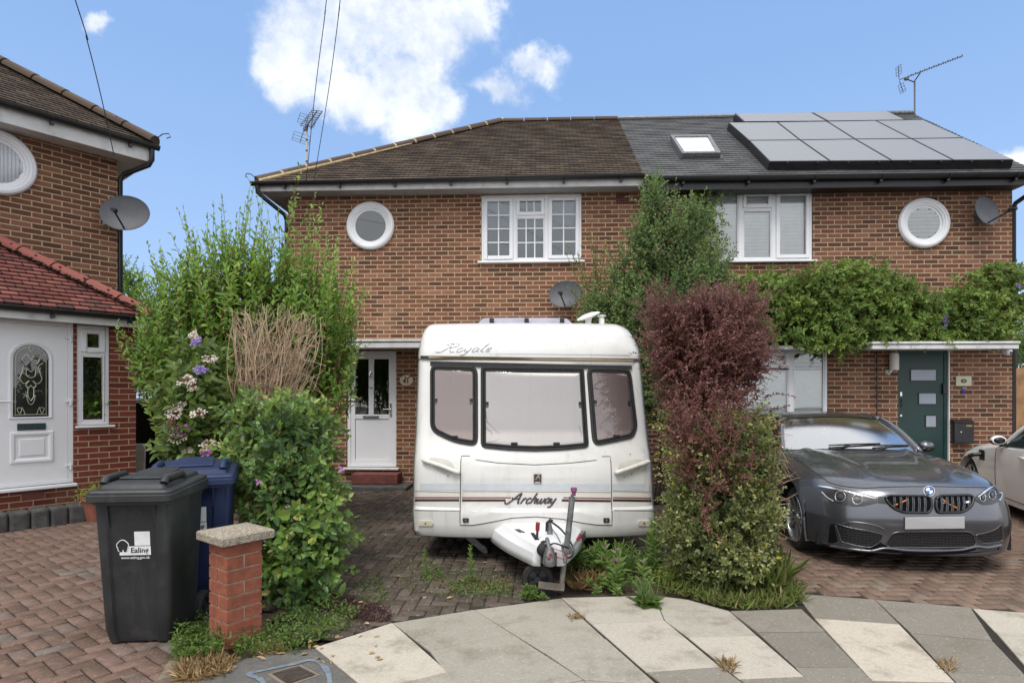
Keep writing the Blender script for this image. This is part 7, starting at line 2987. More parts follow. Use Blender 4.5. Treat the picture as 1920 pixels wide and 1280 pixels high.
# bumper openings
cgp = round_poly([(1660, 1019), (1671, 1000), (1684, 996), (1815, 995.5), (1825, 1001), (1829.5, 1018), (1824, 1025), (1668, 1026)], 6, 3)
cg_ = tpatch('lower_grille', cgp, .003, M['honeycomb'], rings=4)
tline('lower_frame', cgp, .0045, M['car_grey'], cg_, off=.004, closed=True)
for pl_ in ([(1566, 980), (1590, 988), (1625, 994), (1656, 1001), (1650, 1016), (1632, 1026), (1606, 1022), (1578, 1015)], [(1828, 1002), (1850, 998), (1868, 991), (1877.5, 981), (1879.5, 1014), (1858, 1017), (1842, 1018), (1833, 1012)]):
    pl_ = round_poly(pl_, 5, 3)
    si = tpatch('side_intake', pl_, .003, M['honeycomb'], rings=4)
    tline('intake_frame', pl_, .0035, M['car_grey'], si, off=.003, closed=True)
tpatch('lower_lip', [(1575, 1023), (1650, 1029), (1750, 1031), (1830, 1027), (1876, 1020), (1872, 1030), (1830, 1036), (1750, 1040), (1650, 1038), (1580, 1030)], .003, M['intake_black'], rings=3)
tpatch('corner_slot', [(1556, 983), (1564, 981), (1571, 1014), (1562, 1018), (1553, 1016)], .003, M['intake_black'], rings=2)
tline('splitter', [(1556, 1022), (1580, 1026), (1630, 1032), (1660, 1027), (1700, 1031), (1750, 1032), (1800, 1030), (1830, 1024), (1850, 1026), (1878, 1021)], .013, M['car_grey'], off=.004, n=60)
tline('bumper_crease', [(1578, 982), (1600, 978), (1640, 984), (1658, 992)], .007, M['car_grey'], off=.001)
tline('bonnet_shut_line', [(1556, 905), (1585, 911.5), (1620, 914.5), (1665, 912.5), (1740, 911.5), (1800, 912.5), (1850, 913.5)], .0035, M['black_hole'], off=.0005, n=40)
tline('bonnet_shut_line', [(1556, 905), (1540, 894), (1515, 876), (1490, 858)], .0035, M['black_hole'], off=.0005, n=24)
# wipers and roof fin
b = MB()
for x0, x1, f in ((-.30, .28, .02), (.18, .66, .03)):
    pts = []
    for k in range(8):
        x = x0 + (x1 - x0) * k / 7
        u = x / .745
        pts.append(Vector((x, 1.43 + .22 * u * u + .05 + .05 * k / 7 - .03, .972 - .04 * u * u + .035 + .02 * k / 7)))
    b.tube(pts, .010, 6)
    b.tube([pts[0] + Vector((.02, -.06, -.04)), pts[3]], .008, 6)
b.build('wiper', M['black_plastic'], car)
b = MB()
b.box(-.09, .09, 2.06, 2.10, 1.17, 1.255)
b.build('sensor_housing', M['black_plastic'], car, bevel=.02)

WC_LOC, WC_RZ = (7.85, 9.2, 0), R(160)
wc_, _ = make_car('parked_car', 'white car parked nose in beside the right hand house, its mirror and door showing', WC_LOC, WC_RZ, M['car_white'], M['car_white'], False)
b = MB()
for y in (1.66, 2.78):
    b.tube([(side_x(y, z) + .0015, y + .0, z) for z in np.linspace(.20, belt_z(y), 12)], .004, 5)
b.tube([(side_x(y, .24) + .0015, y, .24) for y in np.linspace(1.66, 2.78, 10)], .004, 5)
b.build('door_gap', M['black_hole'], wc_)
b = MB()
yy = 2.52
b.tube([(side_x(yy, .80) + .004, yy - .11, .80), (side_x(yy, .80) + .032, yy - .08, .80), (side_x(yy, .80) + .032, yy + .08, .80), (side_x(yy, .80) + .004, yy + .11, .80)], .016, 8)
b.build('door_handle', M['car_white'], wc_, smooth=True)
b = MB()
b.tube([(side_x(y, belt_z(y)) - .085, y, belt_z(y) + .022) for y in np.linspace(1.7, 4.0, 20)], .010, 6)
b.build('window_trim', M['black_plastic'], wc_)
b = MB()
yy = 1.25
b.box(side_x(yy, .74), side_x(yy, .74) + .012, yy - .09, yy + .09, .66, .80)
b.tube([(side_x(yy, .74) + .01, yy, .74), (side_x(yy, .74) + .10, yy - .01, .73), (side_x(yy, .74) + .14, yy - .05, .70)], .03, 10)
b.build('charging_plug', M['black_plastic'], wc_, bevel=.006)
# ---------------------------------------------------------------- plants
vr = np.random.default_rng(11)


def unit(a):
    return a / np.maximum(np.linalg.norm(a, axis=-1, keepdims=True), 1e-9)


def rvec(n, s=1.0):
    return vr.normal(0, s, (n, 3))


UP = np.array([0, 0, 1.0])


class Leaves:
    """Leaves gathered as arrays: base point, direction, facing, length, width, tone."""
    def __init__(self):
        self.a = []

    def add(self, Pn, D, N, Ln, Wd, tone, droop=0.12, fold=0.22):
        n = len(Pn)
        Ln = np.broadcast_to(np.asarray(Ln, float), (n,))
        Wd = np.broadcast_to(np.asarray(Wd, float), (n,))
        tone = np.broadcast_to(np.asarray(tone, float), (n,))
        D = unit(D)
        S = unit(np.cross(D, N))
        N2 = np.cross(S, D)
        l_, w_ = Ln[:, None], Wd[:, None]
        f = fold * w_
        v = np.stack([
            Pn,
            Pn + D * l_ * .36 + S * w_ * .5 + N2 * f,
            Pn + D * l_ * .74 + S * w_ * .34 + N2 * (f * .6 - droop * .45 * l_),
            Pn + D * l_ - N2 * droop * l_,
            Pn + D * l_ * .74 - S * w_ * .34 + N2 * (f * .6 - droop * .45 * l_),
            Pn + D * l_ * .36 - S * w_ * .5 + N2 * f], 1)
        self.a.append((v, np.clip(tone, 0, 1)))
        return self

    def build(self, name, mat_, parent):
        V = np.concatenate([x[0] for x in self.a])
        T = np.concatenate([x[1] for x in self.a])
        n = len(V)
        b0 = np.arange(n)[:, None] * 6
        Fq = np.concatenate([b0 + np.array([[0, 1, 2, 3]]), b0 + np.array([[0, 3, 4, 5]])], 1).reshape(-1, 4)
        return np_mesh(name, V.reshape(-1, 3), Fq, mat_, np.repeat(T, 2), parent)


def stems_mesh(name, paths, r0, r1, mat_, parent, seg=4):
    """Thin tapering stems: paths is (n, k, 3)."""
    n, k, _ = paths.shape
    T = np.gradient(paths, axis=1)
    T = unit(T)
    ref = np.where(np.abs(T[..., 2:3]) < .9, UP, np.array([1.0, 0, 0]))
    S = unit(np.cross(T, ref))
    B2 = np.cross(S, T)
    r = np.linspace(1, 0, k)[None, :, None] * (np.asarray(r0).reshape(-1, 1, 1) - r1) + r1
    ring = [paths + (S * math.cos(2 * math.pi * j / seg) + B2 * math.sin(2 * math.pi * j / seg)) * r for j in range(seg)]
    V = np.stack(ring, 2).reshape(-1, 3)
    idx = np.arange(n * k * seg).reshape(n, k, seg)
    a, b_ = idx[:, :-1, :], idx[:, 1:, :]
    Fq = np.stack([a, np.roll(a, -1, 2), np.roll(b_, -1, 2), b_], -1).reshape(-1, 4)
    return np_mesh(name, V, Fq, mat_, None, parent, smooth=True)


def shoot_paths(B0, B1, k=6, sag=0.0, wander=0.03):
    """Curved paths from B0 to B1, arching by sag."""
    n = len(B0)
    t = np.linspace(0, 1, k)[None, :, None]
    mid = rvec(n, wander)[:, None, :]
    L = np.linalg.norm(B1 - B0, axis=1)[:, None, None]
    return B0[:, None] + (B1 - B0)[:, None] * t + mid * np.sin(math.pi * t) * L + UP * (np.sin(math.pi * t * .5) ** 1 - t) * sag * L


def leaf_shoots(lv, paths, per, Ln, Wd, ang, t0=0.05, tone=0.5, tone_var=0.18, tip_tone=0.25, jit=0.35, droop=.12, shrink=.45, opposite=False):
    """Leaves spiralling along each path."""
    n, k, _ = paths.shape
    t = np.linspace(t0, 1.0, per)[None, :] + vr.uniform(-.4, .4, (n, per)) / per
    t = np.clip(t, 0, .999)
    x = t * (k - 1)
    i = x.astype(int)
    f = (x - i)[..., None]
    ii = np.arange(n)[:, None]
    Pn = paths[ii, i] * (1 - f) + paths[ii, i + 1] * f
    T = unit(paths[ii, i + 1] - paths[ii, i])
    ref = np.where(np.abs(T[..., 2:3]) < .9, UP, np.array([1.0, 0, 0]))
    S = unit(np.cross(T, ref))
    B2 = np.cross(S, T)
    j = np.arange(per)[None, :]
    ph = (j * (math.pi if opposite else 2.4) + (np.floor(j / 2) * (math.pi / 2) if opposite else 0)) + vr.uniform(0, 6.28, (n, 1)) + vr.normal(0, .25, (n, per))
    rad = S * np.cos(ph)[..., None] + B2 * np.sin(ph)[..., None]
    a = R(ang) + vr.normal(0, .2, (n, per))
    a = a * (1 - .45 * t ** 3)
    D = T * np.cos(a)[..., None] + rad * np.sin(a)[..., None] + vr.normal(0, jit * .35, (n, per, 3))
    N = T * .45 - rad * .15 + UP * .40 + np.array([0, -.60, 0]) + vr.normal(0, jit, (n, per, 3))   # faces turned to the open, light side
    sz = (1 - shrink * t ** 2) * vr.uniform(.7, 1.2, (n, per))
    tn = tone + vr.normal(0, tone_var, (n, per)) + tip_tone * t ** 2
    lv.add(Pn.reshape(-1, 3), D.reshape(-1, 3), N.reshape(-1, 3), (Ln * sz).ravel(), (Wd * sz).ravel(), tn.ravel(), droop=droop)
    return lv


def in_blobs(blobs, n, shell=0.0):
    """Random points in a union of ellipsoids (cx,cy,cz,rx,ry,rz,weight); shell pushes them outwards."""
    w = np.array([b_[6] if len(b_) > 6 else b_[3] * b_[4] * b_[5] for b_ in blobs])
    c = vr.choice(len(blobs), n, p=w / w.sum())
    A = np.array([b_[:6] for b_ in blobs])[c]
    d_ = unit(rvec(n))
    r = vr.uniform(shell ** 3, 1, n) ** (1 / 3)
    return A[:, :3] + d_ * A[:, 3:6] * r[:, None], unit(d_ / A[:, 3:6])


def bush(name, label, cat, loc, blobs, n, shoot_len, per, Ln, Wd, mat_, up=.5, out=.8, ang=45, sag=0.0, tone=.42, shell=.25, stems='bark', extra=None, group=None, stem_r=.004, tip_tone=.25, tone_var=.17, jit=.35, droop=.12, trunk=None, clump=0.18, floor=.02):
    """Shrub of many leafy twigs filling a lumpy volume; light and dark clumps come from tone noise per twig."""
    t = thing(name, label, cat, loc, 0, group)
    Pn, Dn = in_blobs(blobs, n, shell)
    dirs = unit(Dn * out + UP * up + rvec(n, .38))
    L = vr.uniform(*shoot_len, n)
    B0 = Pn - dirs * L[:, None] * .5
    B1 = B0 + dirs * L[:, None]
    if extra is not None:
        B0 = np.concatenate([B0, extra[0]])
        B1 = np.concatenate([B1, extra[1]])
    lo = np.array(loc)
    k = (B1[:, 2] > floor) & (B0[:, 2] > floor - .1)
    B0, B1 = B0[k], B1[k]
    paths = shoot_paths(B0, B1, 6, sag) - lo
    lv = Leaves()
    tn = tone + clump * np.sin(B0[:, 0] * 5.1 + B0[:, 2] * 4.3) * np.cos(B0[:, 2] * 6.7 + B0[:, 1] * 3) + vr.normal(0, .08, len(B0))
    leaf_shoots(lv, paths, per, Ln, Wd, ang, tone=tn[:, None], tone_var=tone_var, tip_tone=tip_tone, jit=jit, droop=droop)
    lv.build('foliage', mat_, t)
    stems_mesh('stems', paths, np.full(len(paths), stem_r), stem_r * .35, M[stems], t)
    if trunk:
        b_ = MB()
        for (x0, y0, z0, x1, y1, z1, r_) in trunk:
            p0, p1 = Vector((x0, y0, z0)) - Vector(loc), Vector((x1, y1, z1)) - Vector(loc)
            pm = p0.lerp(p1, .5) + Vector((random.uniform(-.06, .06), random.uniform(-.06, .06), 0))
            b_.tube([tuple(p) for p in catmull([tuple(p0), tuple(pm), tuple(p1)], 8)], r_, 7, r1=r_ * .45)
        b_.build('trunk', M['bark'], t, smooth=True)
    return t


def V3(px, py, Y):
    return np.array(tuple(P(px, py, Y)))


def blob(px, py, Y, rpx, rpy, ry, w=None):
    c = V3(px, py, Y)
    s = F / Y
    b_ = [c[0], c[1], c[2], rpx / s, ry, rpy / s]
    return tuple(b_ + ([w] if w else []))


def branches(loc, targets, r=.02, spread=.12):
    x, y, _ = loc
    return [(x + random.uniform(-spread, spread), y + random.uniform(-spread, spread), -.02, *t_, r) for t_ in targets]


# tall leafy shrub left of the caravan
Yp = 7.1
tips = [(275, 565), (300, 455), (318, 480), (340, 392), (362, 430), (383, 402), (402, 430), (420, 366), (440, 400), (467, 342), (486, 372), (505, 420), (520, 392), (540, 372), (562, 306), (575, 385), (600, 398), (618, 440), (632, 450), (655, 478),
        (668, 540), (676, 600), (662, 640), (640, 590), (270, 620), (285, 520), (262, 660), (258, 560), (330, 440), (455, 380), (605, 430), (545, 410), (588, 360), (470, 400), (395, 380), (350, 460), (310, 500), (425, 420), (500, 385), (640, 500)]
E0, E1 = [], []
for (px, py) in tips:
    for j in range(3):
        e1 = V3(px + vr.normal(0, 5 + 5 * j), py + (0 if j == 0 else abs(vr.normal(0, 30 * j))), Yp + vr.uniform(-.45, .45))
        e0 = V3(470 + (px - 470) * .72 + vr.normal(0, 12), py + vr.uniform(170, 260), Yp + vr.uniform(-.3, .3))
        E0.append(e0)
        E1.append(e1)
loc = (-3.15, 7.15, 0)
bl = [blob(470, 590, Yp, 150, 100, .65), blob(360, 615, Yp, 90, 95, .6), blob(590, 595, Yp, 80, 95, .6), blob(325, 690, Yp, 70, 70, .5), blob(480, 710, Yp, 150, 90, .6), blob(470, 520, Yp, 120, 45, .5), blob(640, 700, 7.0, 36, 60, .4)]
privet = bush('tall_shrub', 'tall bright green shrub of upright shoots beside the white door house', 'shrub', loc, bl, 860, (.45, .90), 18, .104, .046, M['leaf_privet'], up=1.5, out=.42, ang=50, tone=.47, jit=.25, clump=.22, stems='bark_red', extra=(np.array(E0), np.array(E1)), stem_r=.005,
              trunk=branches(loc, [tuple(V3(px, 600, 7.1)) for px in (330, 390, 440, 500, 540, 600)], .022))

# dead twiggy shrub in front of it
loc = tuple(V3(490, 742, 6.2)[:2]) + (0,)
dt = thing('dead_shrub', 'bare brown dead shrub of dry twigs amid the green leaves', 'shrub', loc)
n = 165
root = V3(497, 765, 6.2)
tipx = vr.uniform(432, 602, n)
tp = np.array([V3(x, 562 + 24 * abs(vr.normal()) + .25 * abs(x - 505) + vr.uniform(0, 110) * (vr.random() < .55), 6.2 + vr.uniform(-.35, .3)) for x in tipx])
b0 = root + np.stack([vr.normal(0, .06, n) + (tipx - 515) * .0012, vr.normal(0, .06, n), vr.uniform(-.35, .12, n)], 1)
pa = shoot_paths(b0, tp, 8, .10, .10)
sub0 = pa[vr.integers(0, n, 420), vr.integers(2, 7, 420)]
sub1 = sub0 + unit(rvec(420, .8) + UP * .5) * vr.uniform(.08, .28, (420, 1))
stems_mesh('branches', pa - np.array(loc), np.full(n, .0072), .0026, M['dead_twig'], dt)
stems_mesh('twigs', shoot_paths(sub0, sub1, 4) - np.array(loc), np.full(420, .0032), .0014, M['dead_twig'], dt)
lv = Leaves()
q = tuple(V3(505, 700, 6.2))
b0 = V3(480, 830, 6.0) + rvec(40, .12)
b1 = b0 + unit(rvec(40) + UP * .3) * .3

# hydrangea with fading lacecap flowers
loc = tuple(V3(360, 742, 5.9)[:2]) + (0,)
bl = [blob(362, 760, 5.9, 48, 80, .35), blob(385, 820, 5.9, 55, 60, .35), blob(370, 680, 6.0, 40, 50, .3), blob(350, 840, 5.8, 40, 60, .3)]
hy = bush('hydrangea', 'lacecap hydrangea with white and pink flower heads by the bins', 'shrub', loc, bl, 210, (.18, .32), 8, .125, .075, M['leaf_hydrangea'], up=.6, out=.8, ang=60, tone=.45, stems='green_stem', stem_r=.004, trunk=branches(loc, [tuple(V3(px, 760, 5.9)) for px in (335, 365, 400)], .012))


def flower_head(parent, c, r, rim, core, lo):
    k = 15
    lv_ = Leaves()
    fc = unit(np.array([[random.uniform(-.5, .3), -.9, random.uniform(.2, .9)]]))[0]
    a = vr.uniform(0, 6.28, k)
    sx = unit(np.cross(fc, UP)[None])[0]
    sy = np.cross(sx, fc)
    rr = r * .8 * vr.uniform(.7, 1.1, k)
    for j in range(4):                      # four sepals to each outer floret
        c0 = c + sx * (rr * np.cos(a))[:, None] + sy * (rr * .6 * np.sin(a))[:, None] + rvec(k, .008)
        dd = sx * np.cos(a * 3 + j * 1.57)[:, None] + sy * np.sin(a * 3 + j * 1.57)[:, None] + fc * .15
        lv_.add(c0 - np.array(lo), dd, np.tile(fc, (k, 1)) + rvec(k, .25), .022, .021, vr.uniform(0, .75, k), droop=.05, fold=.1)
    o = lv_.build('flower_head', rim, parent)
    lv_ = Leaves()
    k = 60
    a = vr.uniform(0, 6.28, k)
    rr = r * .75 * np.sqrt(vr.random(k))
    c0 = c + sx * (rr * np.cos(a))[:, None] + sy * (rr * .6 * np.sin(a))[:, None]
    lv_.add(c0 - np.array(lo), fc + rvec(k, .6), rvec(k), .018, .010, vr.random(k))
    lv_.build('florets', core, o)


for (px, py, r, rim, core) in ((345, 712, .10, 'petal_white', 'petal_brown'), (362, 722, .09, 'petal_white', 'petal_brown'), (328, 775, .09, 'petal_white', 'petal_brown'), (372, 775, .07, 'petal_white', 'petal_brown'),
                               (342, 806, .08, 'petal_pink', 'petal_brown'), (330, 822, .10, 'petal_white', 'petal_brown'), (392, 832, .08, 'petal_white', 'petal_brown'), (487 - 100, 848, .07, 'petal_pink', 'petal_pink'),
                               (370, 640, .055, 'petal_violet', 'petal_violet'), (364, 628, .06, 'petal_white', 'petal_white'), (376, 694, .05, 'petal_violet', 'petal_violet'), (395, 672, .07, 'petal_white', 'petal_brown'),
                               (352, 846, .06, 'petal_white', 'petal_white'), (336, 760, .06, 'petal_white', 'petal_brown'), (322, 790, .05, 'petal_brown', 'petal_brown')):
    flower_head(hy, V3(px, py, 5.52 + random.uniform(-.05, .12)), r, M[rim], M[core], loc)

# dense climbing shrub between the bins and the drive
loc = tuple(V3(545, 742, 4.9)[:2]) + (0,)
bl = [blob(535, 800, 5.25, 85, 50, .40), blob(540, 870, 5.05, 85, 70, .42), blob(550, 960, 4.85, 78, 80, .40), blob(565, 1060, 4.6, 68, 75, .34), blob(575, 1120, 4.45, 55, 45, .28), blob(455, 880, 5.3, 40, 70, .3), blob(620, 790, 5.3, 20, 25, .2), blob(600, 1000, 4.7, 45, 60, .3), blob(470, 780, 5.5, 40, 40, .3)]
cl = bush('climbing_shrub', 'dense glossy green climbing shrub spilling over behind the brick pier', 'shrub', loc, bl, 800, (.16, .34), 11, .092, .052, M['leaf_climber'], jit=.3, up=.25, out=.9, ang=58, sag=.3, tone=.27, shell=.45, stems='bark', stem_r=.0035, tone_var=.22, clump=.28, tip_tone=.30,
          trunk=branches(loc, [tuple(V3(px, 900, 4.9)) for px in (500, 540, 590)], .03))
lv = Leaves()                               # a few broad vine leaves near the foot
n = 26
pts = np.array([V3(vr.uniform(505, 640), vr.uniform(960, 1150), 4.42 + vr.uniform(-.1, .2)) for _ in range(n)])
lv.add(pts - np.array(loc), rvec(n) * [1, .5, .6] + [0, -.3, -.3], np.tile([0, -.8, .6], (n, 1)) + rvec(n, .3), vr.uniform(.07, .12, n), vr.uniform(.06, .10, n), vr.uniform(.45, .8, n), fold=.2)
lv.build('vine_leaves', M['leaf_climber'], cl)
lv = Leaves()
n = 60
cs = np.array([V3(px, py, 4.55) for px, py in ((541, 955), (548, 962), (566, 993), (640, 880), (485, 903), (562, 1012))])
c0 = cs[vr.integers(0, len(cs), n)] + rvec(n, .008)
lv.add(c0 - np.array(loc), rvec(n) + [0, -.5, 0], np.tile([0, -1, .3], (n, 1)), .022, .018, vr.random(n))
lv.build('flowers', M['petal_pink'], cl)

# tall evergreen between the caravan and the right house
Ye = 8.45
loc = tuple(V3(1245, 742, Ye)[:2]) + (0,)
bl = [blob(1228, 390, Ye, 26, 55, .35), blob(1240, 460, Ye, 62, 60, .5), blob(1262, 560, Ye, 85, 75, .6), blob(1210, 590, Ye, 62, 60, .5), blob(1150, 575, Ye + .3, 45, 40, .35), blob(1292, 425, Ye, 30, 50, .35), blob(1330, 510, Ye, 32, 36, .35), blob(1345, 560, Ye, 22, 40, .3), blob(1230, 700, Ye - .3, 60, 90, .5), blob(1172, 505, Ye + .2, 28, 40, .3), blob(1120, 600, Ye + .4, 40, 30, .3)]
E0, E1 = [], []
for (px, py) in ((1215, 322), (1224, 345), (1232, 330), (1205, 360), (1268, 335), (1262, 360), (1275, 355), (1300, 368), (1180, 400), (1165, 440), (1150, 470), (1142, 500), (1350, 470), (1362, 500), (1366, 540), (1320, 400), (1110, 520), (1095, 545), (1080, 570), (1130, 480), (1250, 365), (1195, 385), (1335, 440), (1085, 600)):
    E1.append(V3(px, py, Ye + vr.uniform(-.3, .3)))
    E0.append(V3(1240 + (px - 1240) * .78 + vr.normal(0, 6), py + vr.uniform(70, 110), Ye + vr.uniform(-.2, .2)))
ev = bush('evergreen_shrub', 'tall evergreen shrub rising between the caravan and the bay of the slate roofed house', 'shrub', loc, bl, 1900, (.22, .50), 14, .070, .038, M['leaf_evergreen'], up=.9, out=.7, ang=50, tone=.44, extra=(np.array(E0), np.array(E1)), shell=.4, stem_r=.004, clump=.22,
          trunk=branches(loc, [tuple(V3(px, 520, Ye)) for px in (1200, 1240, 1290)], .04))
ev['label'] = 'tall evergreen shrub rising behind the caravan and the red leaved bush'
# thin rose shrub by the window
loc = tuple(V3(1110, 742, 9.3)[:2]) + (0,)
n = 34
e1 = np.array([V3(vr.uniform(1060, 1165), vr.uniform(430, 560), 9.3 + vr.uniform(-.3, .3)) for _ in range(n)])
e0 = np.array([V3(1120 + vr.normal(0, 20), 640, 9.4)] * n) + rvec(n, .12)
ro_ = thing('rose_bush', 'thin straggly rose bush with sparse leaves below the white casement window', 'shrub', loc)
pa = shoot_paths(e0, e1, 7, .15) - np.array(loc)
lv = Leaves()
leaf_shoots(lv, pa, 24, .075, .040, 60, t0=.2, tone=.3, tone_var=.2, tip_tone=.2)
lv.build('foliage', M['leaf_climber'], ro_)
stems_mesh('stems', pa, np.full(n, .006), .003, M['bark_red'], ro_)
lv = Leaves()
n = 30
pts = np.array([V3(vr.uniform(1060, 1130), vr.uniform(425, 520), 9.2) for _ in range(10)])[vr.integers(0, 10, n)] + rvec(n, .02)
lv.add(pts - np.array(loc), rvec(n), rvec(n) + [0, -1, 0], .035, .022, vr.random(n))
lv.build('buds', M['leaf_red'], ro_)
b = MB()
b.tube([tuple(V3(1120, 640, 9.4) - np.array(loc)), (.05, 0, 0)], .02, 6)
b.build('trunk', M['bark'], ro_)

# red berberis over variegated bush
loc = tuple(V3(1330, 742, 5.45)[:2]) + (0,)
Yr_ = 5.35
bl = [blob(1330, 650, Yr_, 88, 95, .45), blob(1322, 730, Yr_, 85, 85, .42), blob(1340, 595, Yr_, 62, 40, .35), blob(1250, 640, Yr_, 38, 70, .32), blob(1400, 660, Yr_, 36, 75, .3), blob(1330, 800, 5.0, 80, 70, .25), blob(1300, 840, 4.75, 40, 80, .14), blob(1370, 850, 4.6, 55, 80, .08), blob(1330, 940, 4.5, 26, 60, .06), blob(1240, 580, Yr_, 35, 40, .3), blob(1390, 575, Yr_, 55, 35, .3)]
E0, E1 = [], []
for k in range(150):
    a = vr.uniform(-.45, math.pi + .45)
    e0 = V3(1330 + 70 * math.cos(a), 660 - 80 * math.sin(a), Yr_ + vr.uniform(-.3, .2))
    e1 = V3(1332 + (92 + 45 * vr.random() ** 1.6) * math.cos(a), 672 - (92 + 52 * vr.random() ** 1.5) * math.sin(a), Yr_ + vr.uniform(-.45, .2))
    E0.append(e0)
    E1.append(e1)
for (a, c) in (((1440, 800), (1505, 792)), ((1430, 745), (1492, 745)), ((1425, 700), (1478, 688)), ((1440, 770), (1480, 760)), ((1240, 640), (1203, 628)), ((1245, 570), (1207, 560))):
    E0.append(V3(*a, 5.1))
    E1.append(V3(*c, 5.0))
rb = bush('berberis_bush', 'dark red leaved bush growing out of the variegated shrub beside the caravan', 'shrub', loc, bl, 2000, (.16, .42), 18, .033, .020, M['leaf_red'], up=.6, out=.85, ang=55, sag=.25, tone=.42, shell=.35, stems='bark_red', extra=(np.array(E0), np.array(E1)), stem_r=.0028, clump=.2, jit=.5,
          trunk=branches(loc, [tuple(V3(px, 700, Yr_)) for px in (1290, 1330, 1370)], .016, .06))
loc = tuple(V3(1340, 742, 5.0)[:2]) + (-0.0,)
bl = [blob(1352, 860, 5.0, 80, 90, .45), blob(1350, 960, 4.95, 88, 90, .48), blob(1355, 1040, 4.85, 84, 60, .42), blob(1418, 850, 5.0, 30, 90, .3), blob(1285, 900, 5.05, 34, 90, .3), blob(1428, 960, 4.9, 22, 80, .3), blob(1258, 830, 5.3, 18, 70, .2), blob(1275, 1010, 4.85, 30, 60, .3)]
vb = bush('variegated_bush', 'pale variegated bush at the foot of the red leaved bush', 'shrub', loc, bl, 1700, (.12, .28), 14, .044, .026, M['leaf_variegated'], up=.3, out=.9, ang=58, tone=.36, shell=.5, stem_r=.003, clump=.30, tone_var=.22, jit=.5,
          trunk=branches(loc, [tuple(V3(px, 880, 5.0)) for px in (1300, 1340, 1390)], .018, .08))
ndt = 90
b0 = np.array([V3(vr.uniform(1430, 1470), vr.uniform(780, 1000), 4.85 + vr.uniform(-.1, .2)) for _ in range(ndt)])
b1 = b0 + unit(rvec(ndt) + [.7, 0, .2]) * vr.uniform(.06, .16, (ndt, 1))
stems_mesh('dry_twigs', shoot_paths(b0, b1, 4) - np.array(loc), np.full(ndt, .003), .0012, M['dead_twig'], vb)

# wisteria along the right-hand house
top = [(1362, 528), (1420, 514), (1480, 524), (1530, 502), (1560, 494), (1600, 500), (1650, 505), (1685, 522), (1730, 548), (1762, 552), (1800, 535), (1840, 508), (1880, 494), (1915, 505)]
bot = [(1916, 600), (1890, 625), (1840, 638), (1640, 638), (1610, 650), (1570, 655), (1530, 652), (1490, 646), (1440, 626), (1400, 604), (1362, 594)]
poly = np.array(top + bot)
loc = tuple(HW(8.5, -.25, 0))
ws_ = thing('wisteria', 'leafy green wisteria trained along the wall above the green door', 'climber', loc)
n = 1600
cand = np.stack([vr.uniform(1360, 1920, n * 4), vr.uniform(488, 660, n * 4)], 1)
k = in_poly(cand[:, 0], cand[:, 1], [tuple(p) for p in poly])
cand = cand[k][:n]
offs = -vr.uniform(.04, .52, len(cand))
B0 = np.array([tuple(HF.M @ Vector((HF.hit(px, py, o)[0], o, HF.hit(px, py, o)[1]))) for (px, py), o in zip(cand, offs)])
dirs = unit(rvec(len(B0), .55) + [0, -.55, -.35])
B1 = B0 + dirs * vr.uniform(.16, .30, (len(B0), 1))
pa = shoot_paths(B0, B1, 5, .5) - np.array(loc)
lv = Leaves()
tn = .42 + .2 * np.sin(B0[:, 0] * 4 + B0[:, 2] * 5)
leaf_shoots(lv, pa, 13, .094, .048, 62, t0=.12, tone=tn[:, None], tone_var=.15, tip_tone=.12, droop=.25, opposite=True)
lv.build('foliage', M['leaf_wisteria'], ws_)
stems_mesh('leaf_stalks', pa, np.full(len(pa), .0025), .0012, M['green_stem'], ws_)
b = MB()
for zo in (0, .25, .5):
    pts = [HW(u_, -.10, HF.hit(px, py, -.1)[1]) - Vector(loc) for u_, px, py in ((U(1380), 1380, 565 + 20 * zo), (U(1500), 1500, 570 + 60 * zo), (U(1650), 1650, 575 + 70 * zo), (U(1780), 1780, 590 + 60 * zo), (U(1900), 1900, 560 + 60 * zo))]
    b.tube([tuple(p) for p in catmull([tuple(p) for p in pts], 24)], .022, 7)
b.build('trunk', M['bark'], ws_, smooth=True)
lv = Leaves()
for px, py, ln in ((1772, 590, .18), (1909, 532, .07)):
    n = 46
    f = vr.random(n)
    c = V3(px, py, 9.35)
    c0 = c + np.stack([vr.normal(0, .018, n) * (1.1 - f), vr.normal(0, .018, n), -f * ln], 1)
    lv.add(c0 - np.array(loc), rvec(n) + [0, -.4, -.3], rvec(n), .026, .018, vr.random(n))
lv.build('flowers', M['petal_violet'], ws_)
# creeper clinging to the wall left of the upper window
loc = tuple(HW(U(1320), -.1, 0))
n = 170
cd = [(1318 + vr.normal(0, 14) + (vr.random() ** 3) * 22, vr.uniform(362, 500)) for _ in range(n)]
B0 = np.array([tuple(HF.M @ Vector((HF.hit(px, py, -.06)[0], -.06 - .12 * vr.random(), HF.hit(px, py, -.06)[1]))) for px, py in cd])
B1 = B0 + unit(rvec(n, .6) + [0, -.4, -.3]) * .22
cr = thing('creeper', 'wall creeper hanging beside the upper casement window of the slate roofed house', 'climber', loc)
pa = shoot_paths(B0, B1, 5, .4) - np.array(loc)
lv = Leaves()
leaf_shoots(lv, pa, 11, .060, .030, 60, tone=.4, tone_var=.25, opposite=True, droop=.2)
lv.build('foliage', M['leaf_wisteria'], cr)
pts = [Vector((.0, .08, 0)), Vector((.02, .05, 2.0)), Vector((-.03, .06, 3.6)), Vector((.02, .05, 4.8))]
b = MB()
b.tube([tuple(p) for p in catmull([tuple(p) for p in pts], 14)], .014, 6)
b.build('stem', M['bark'], cr)

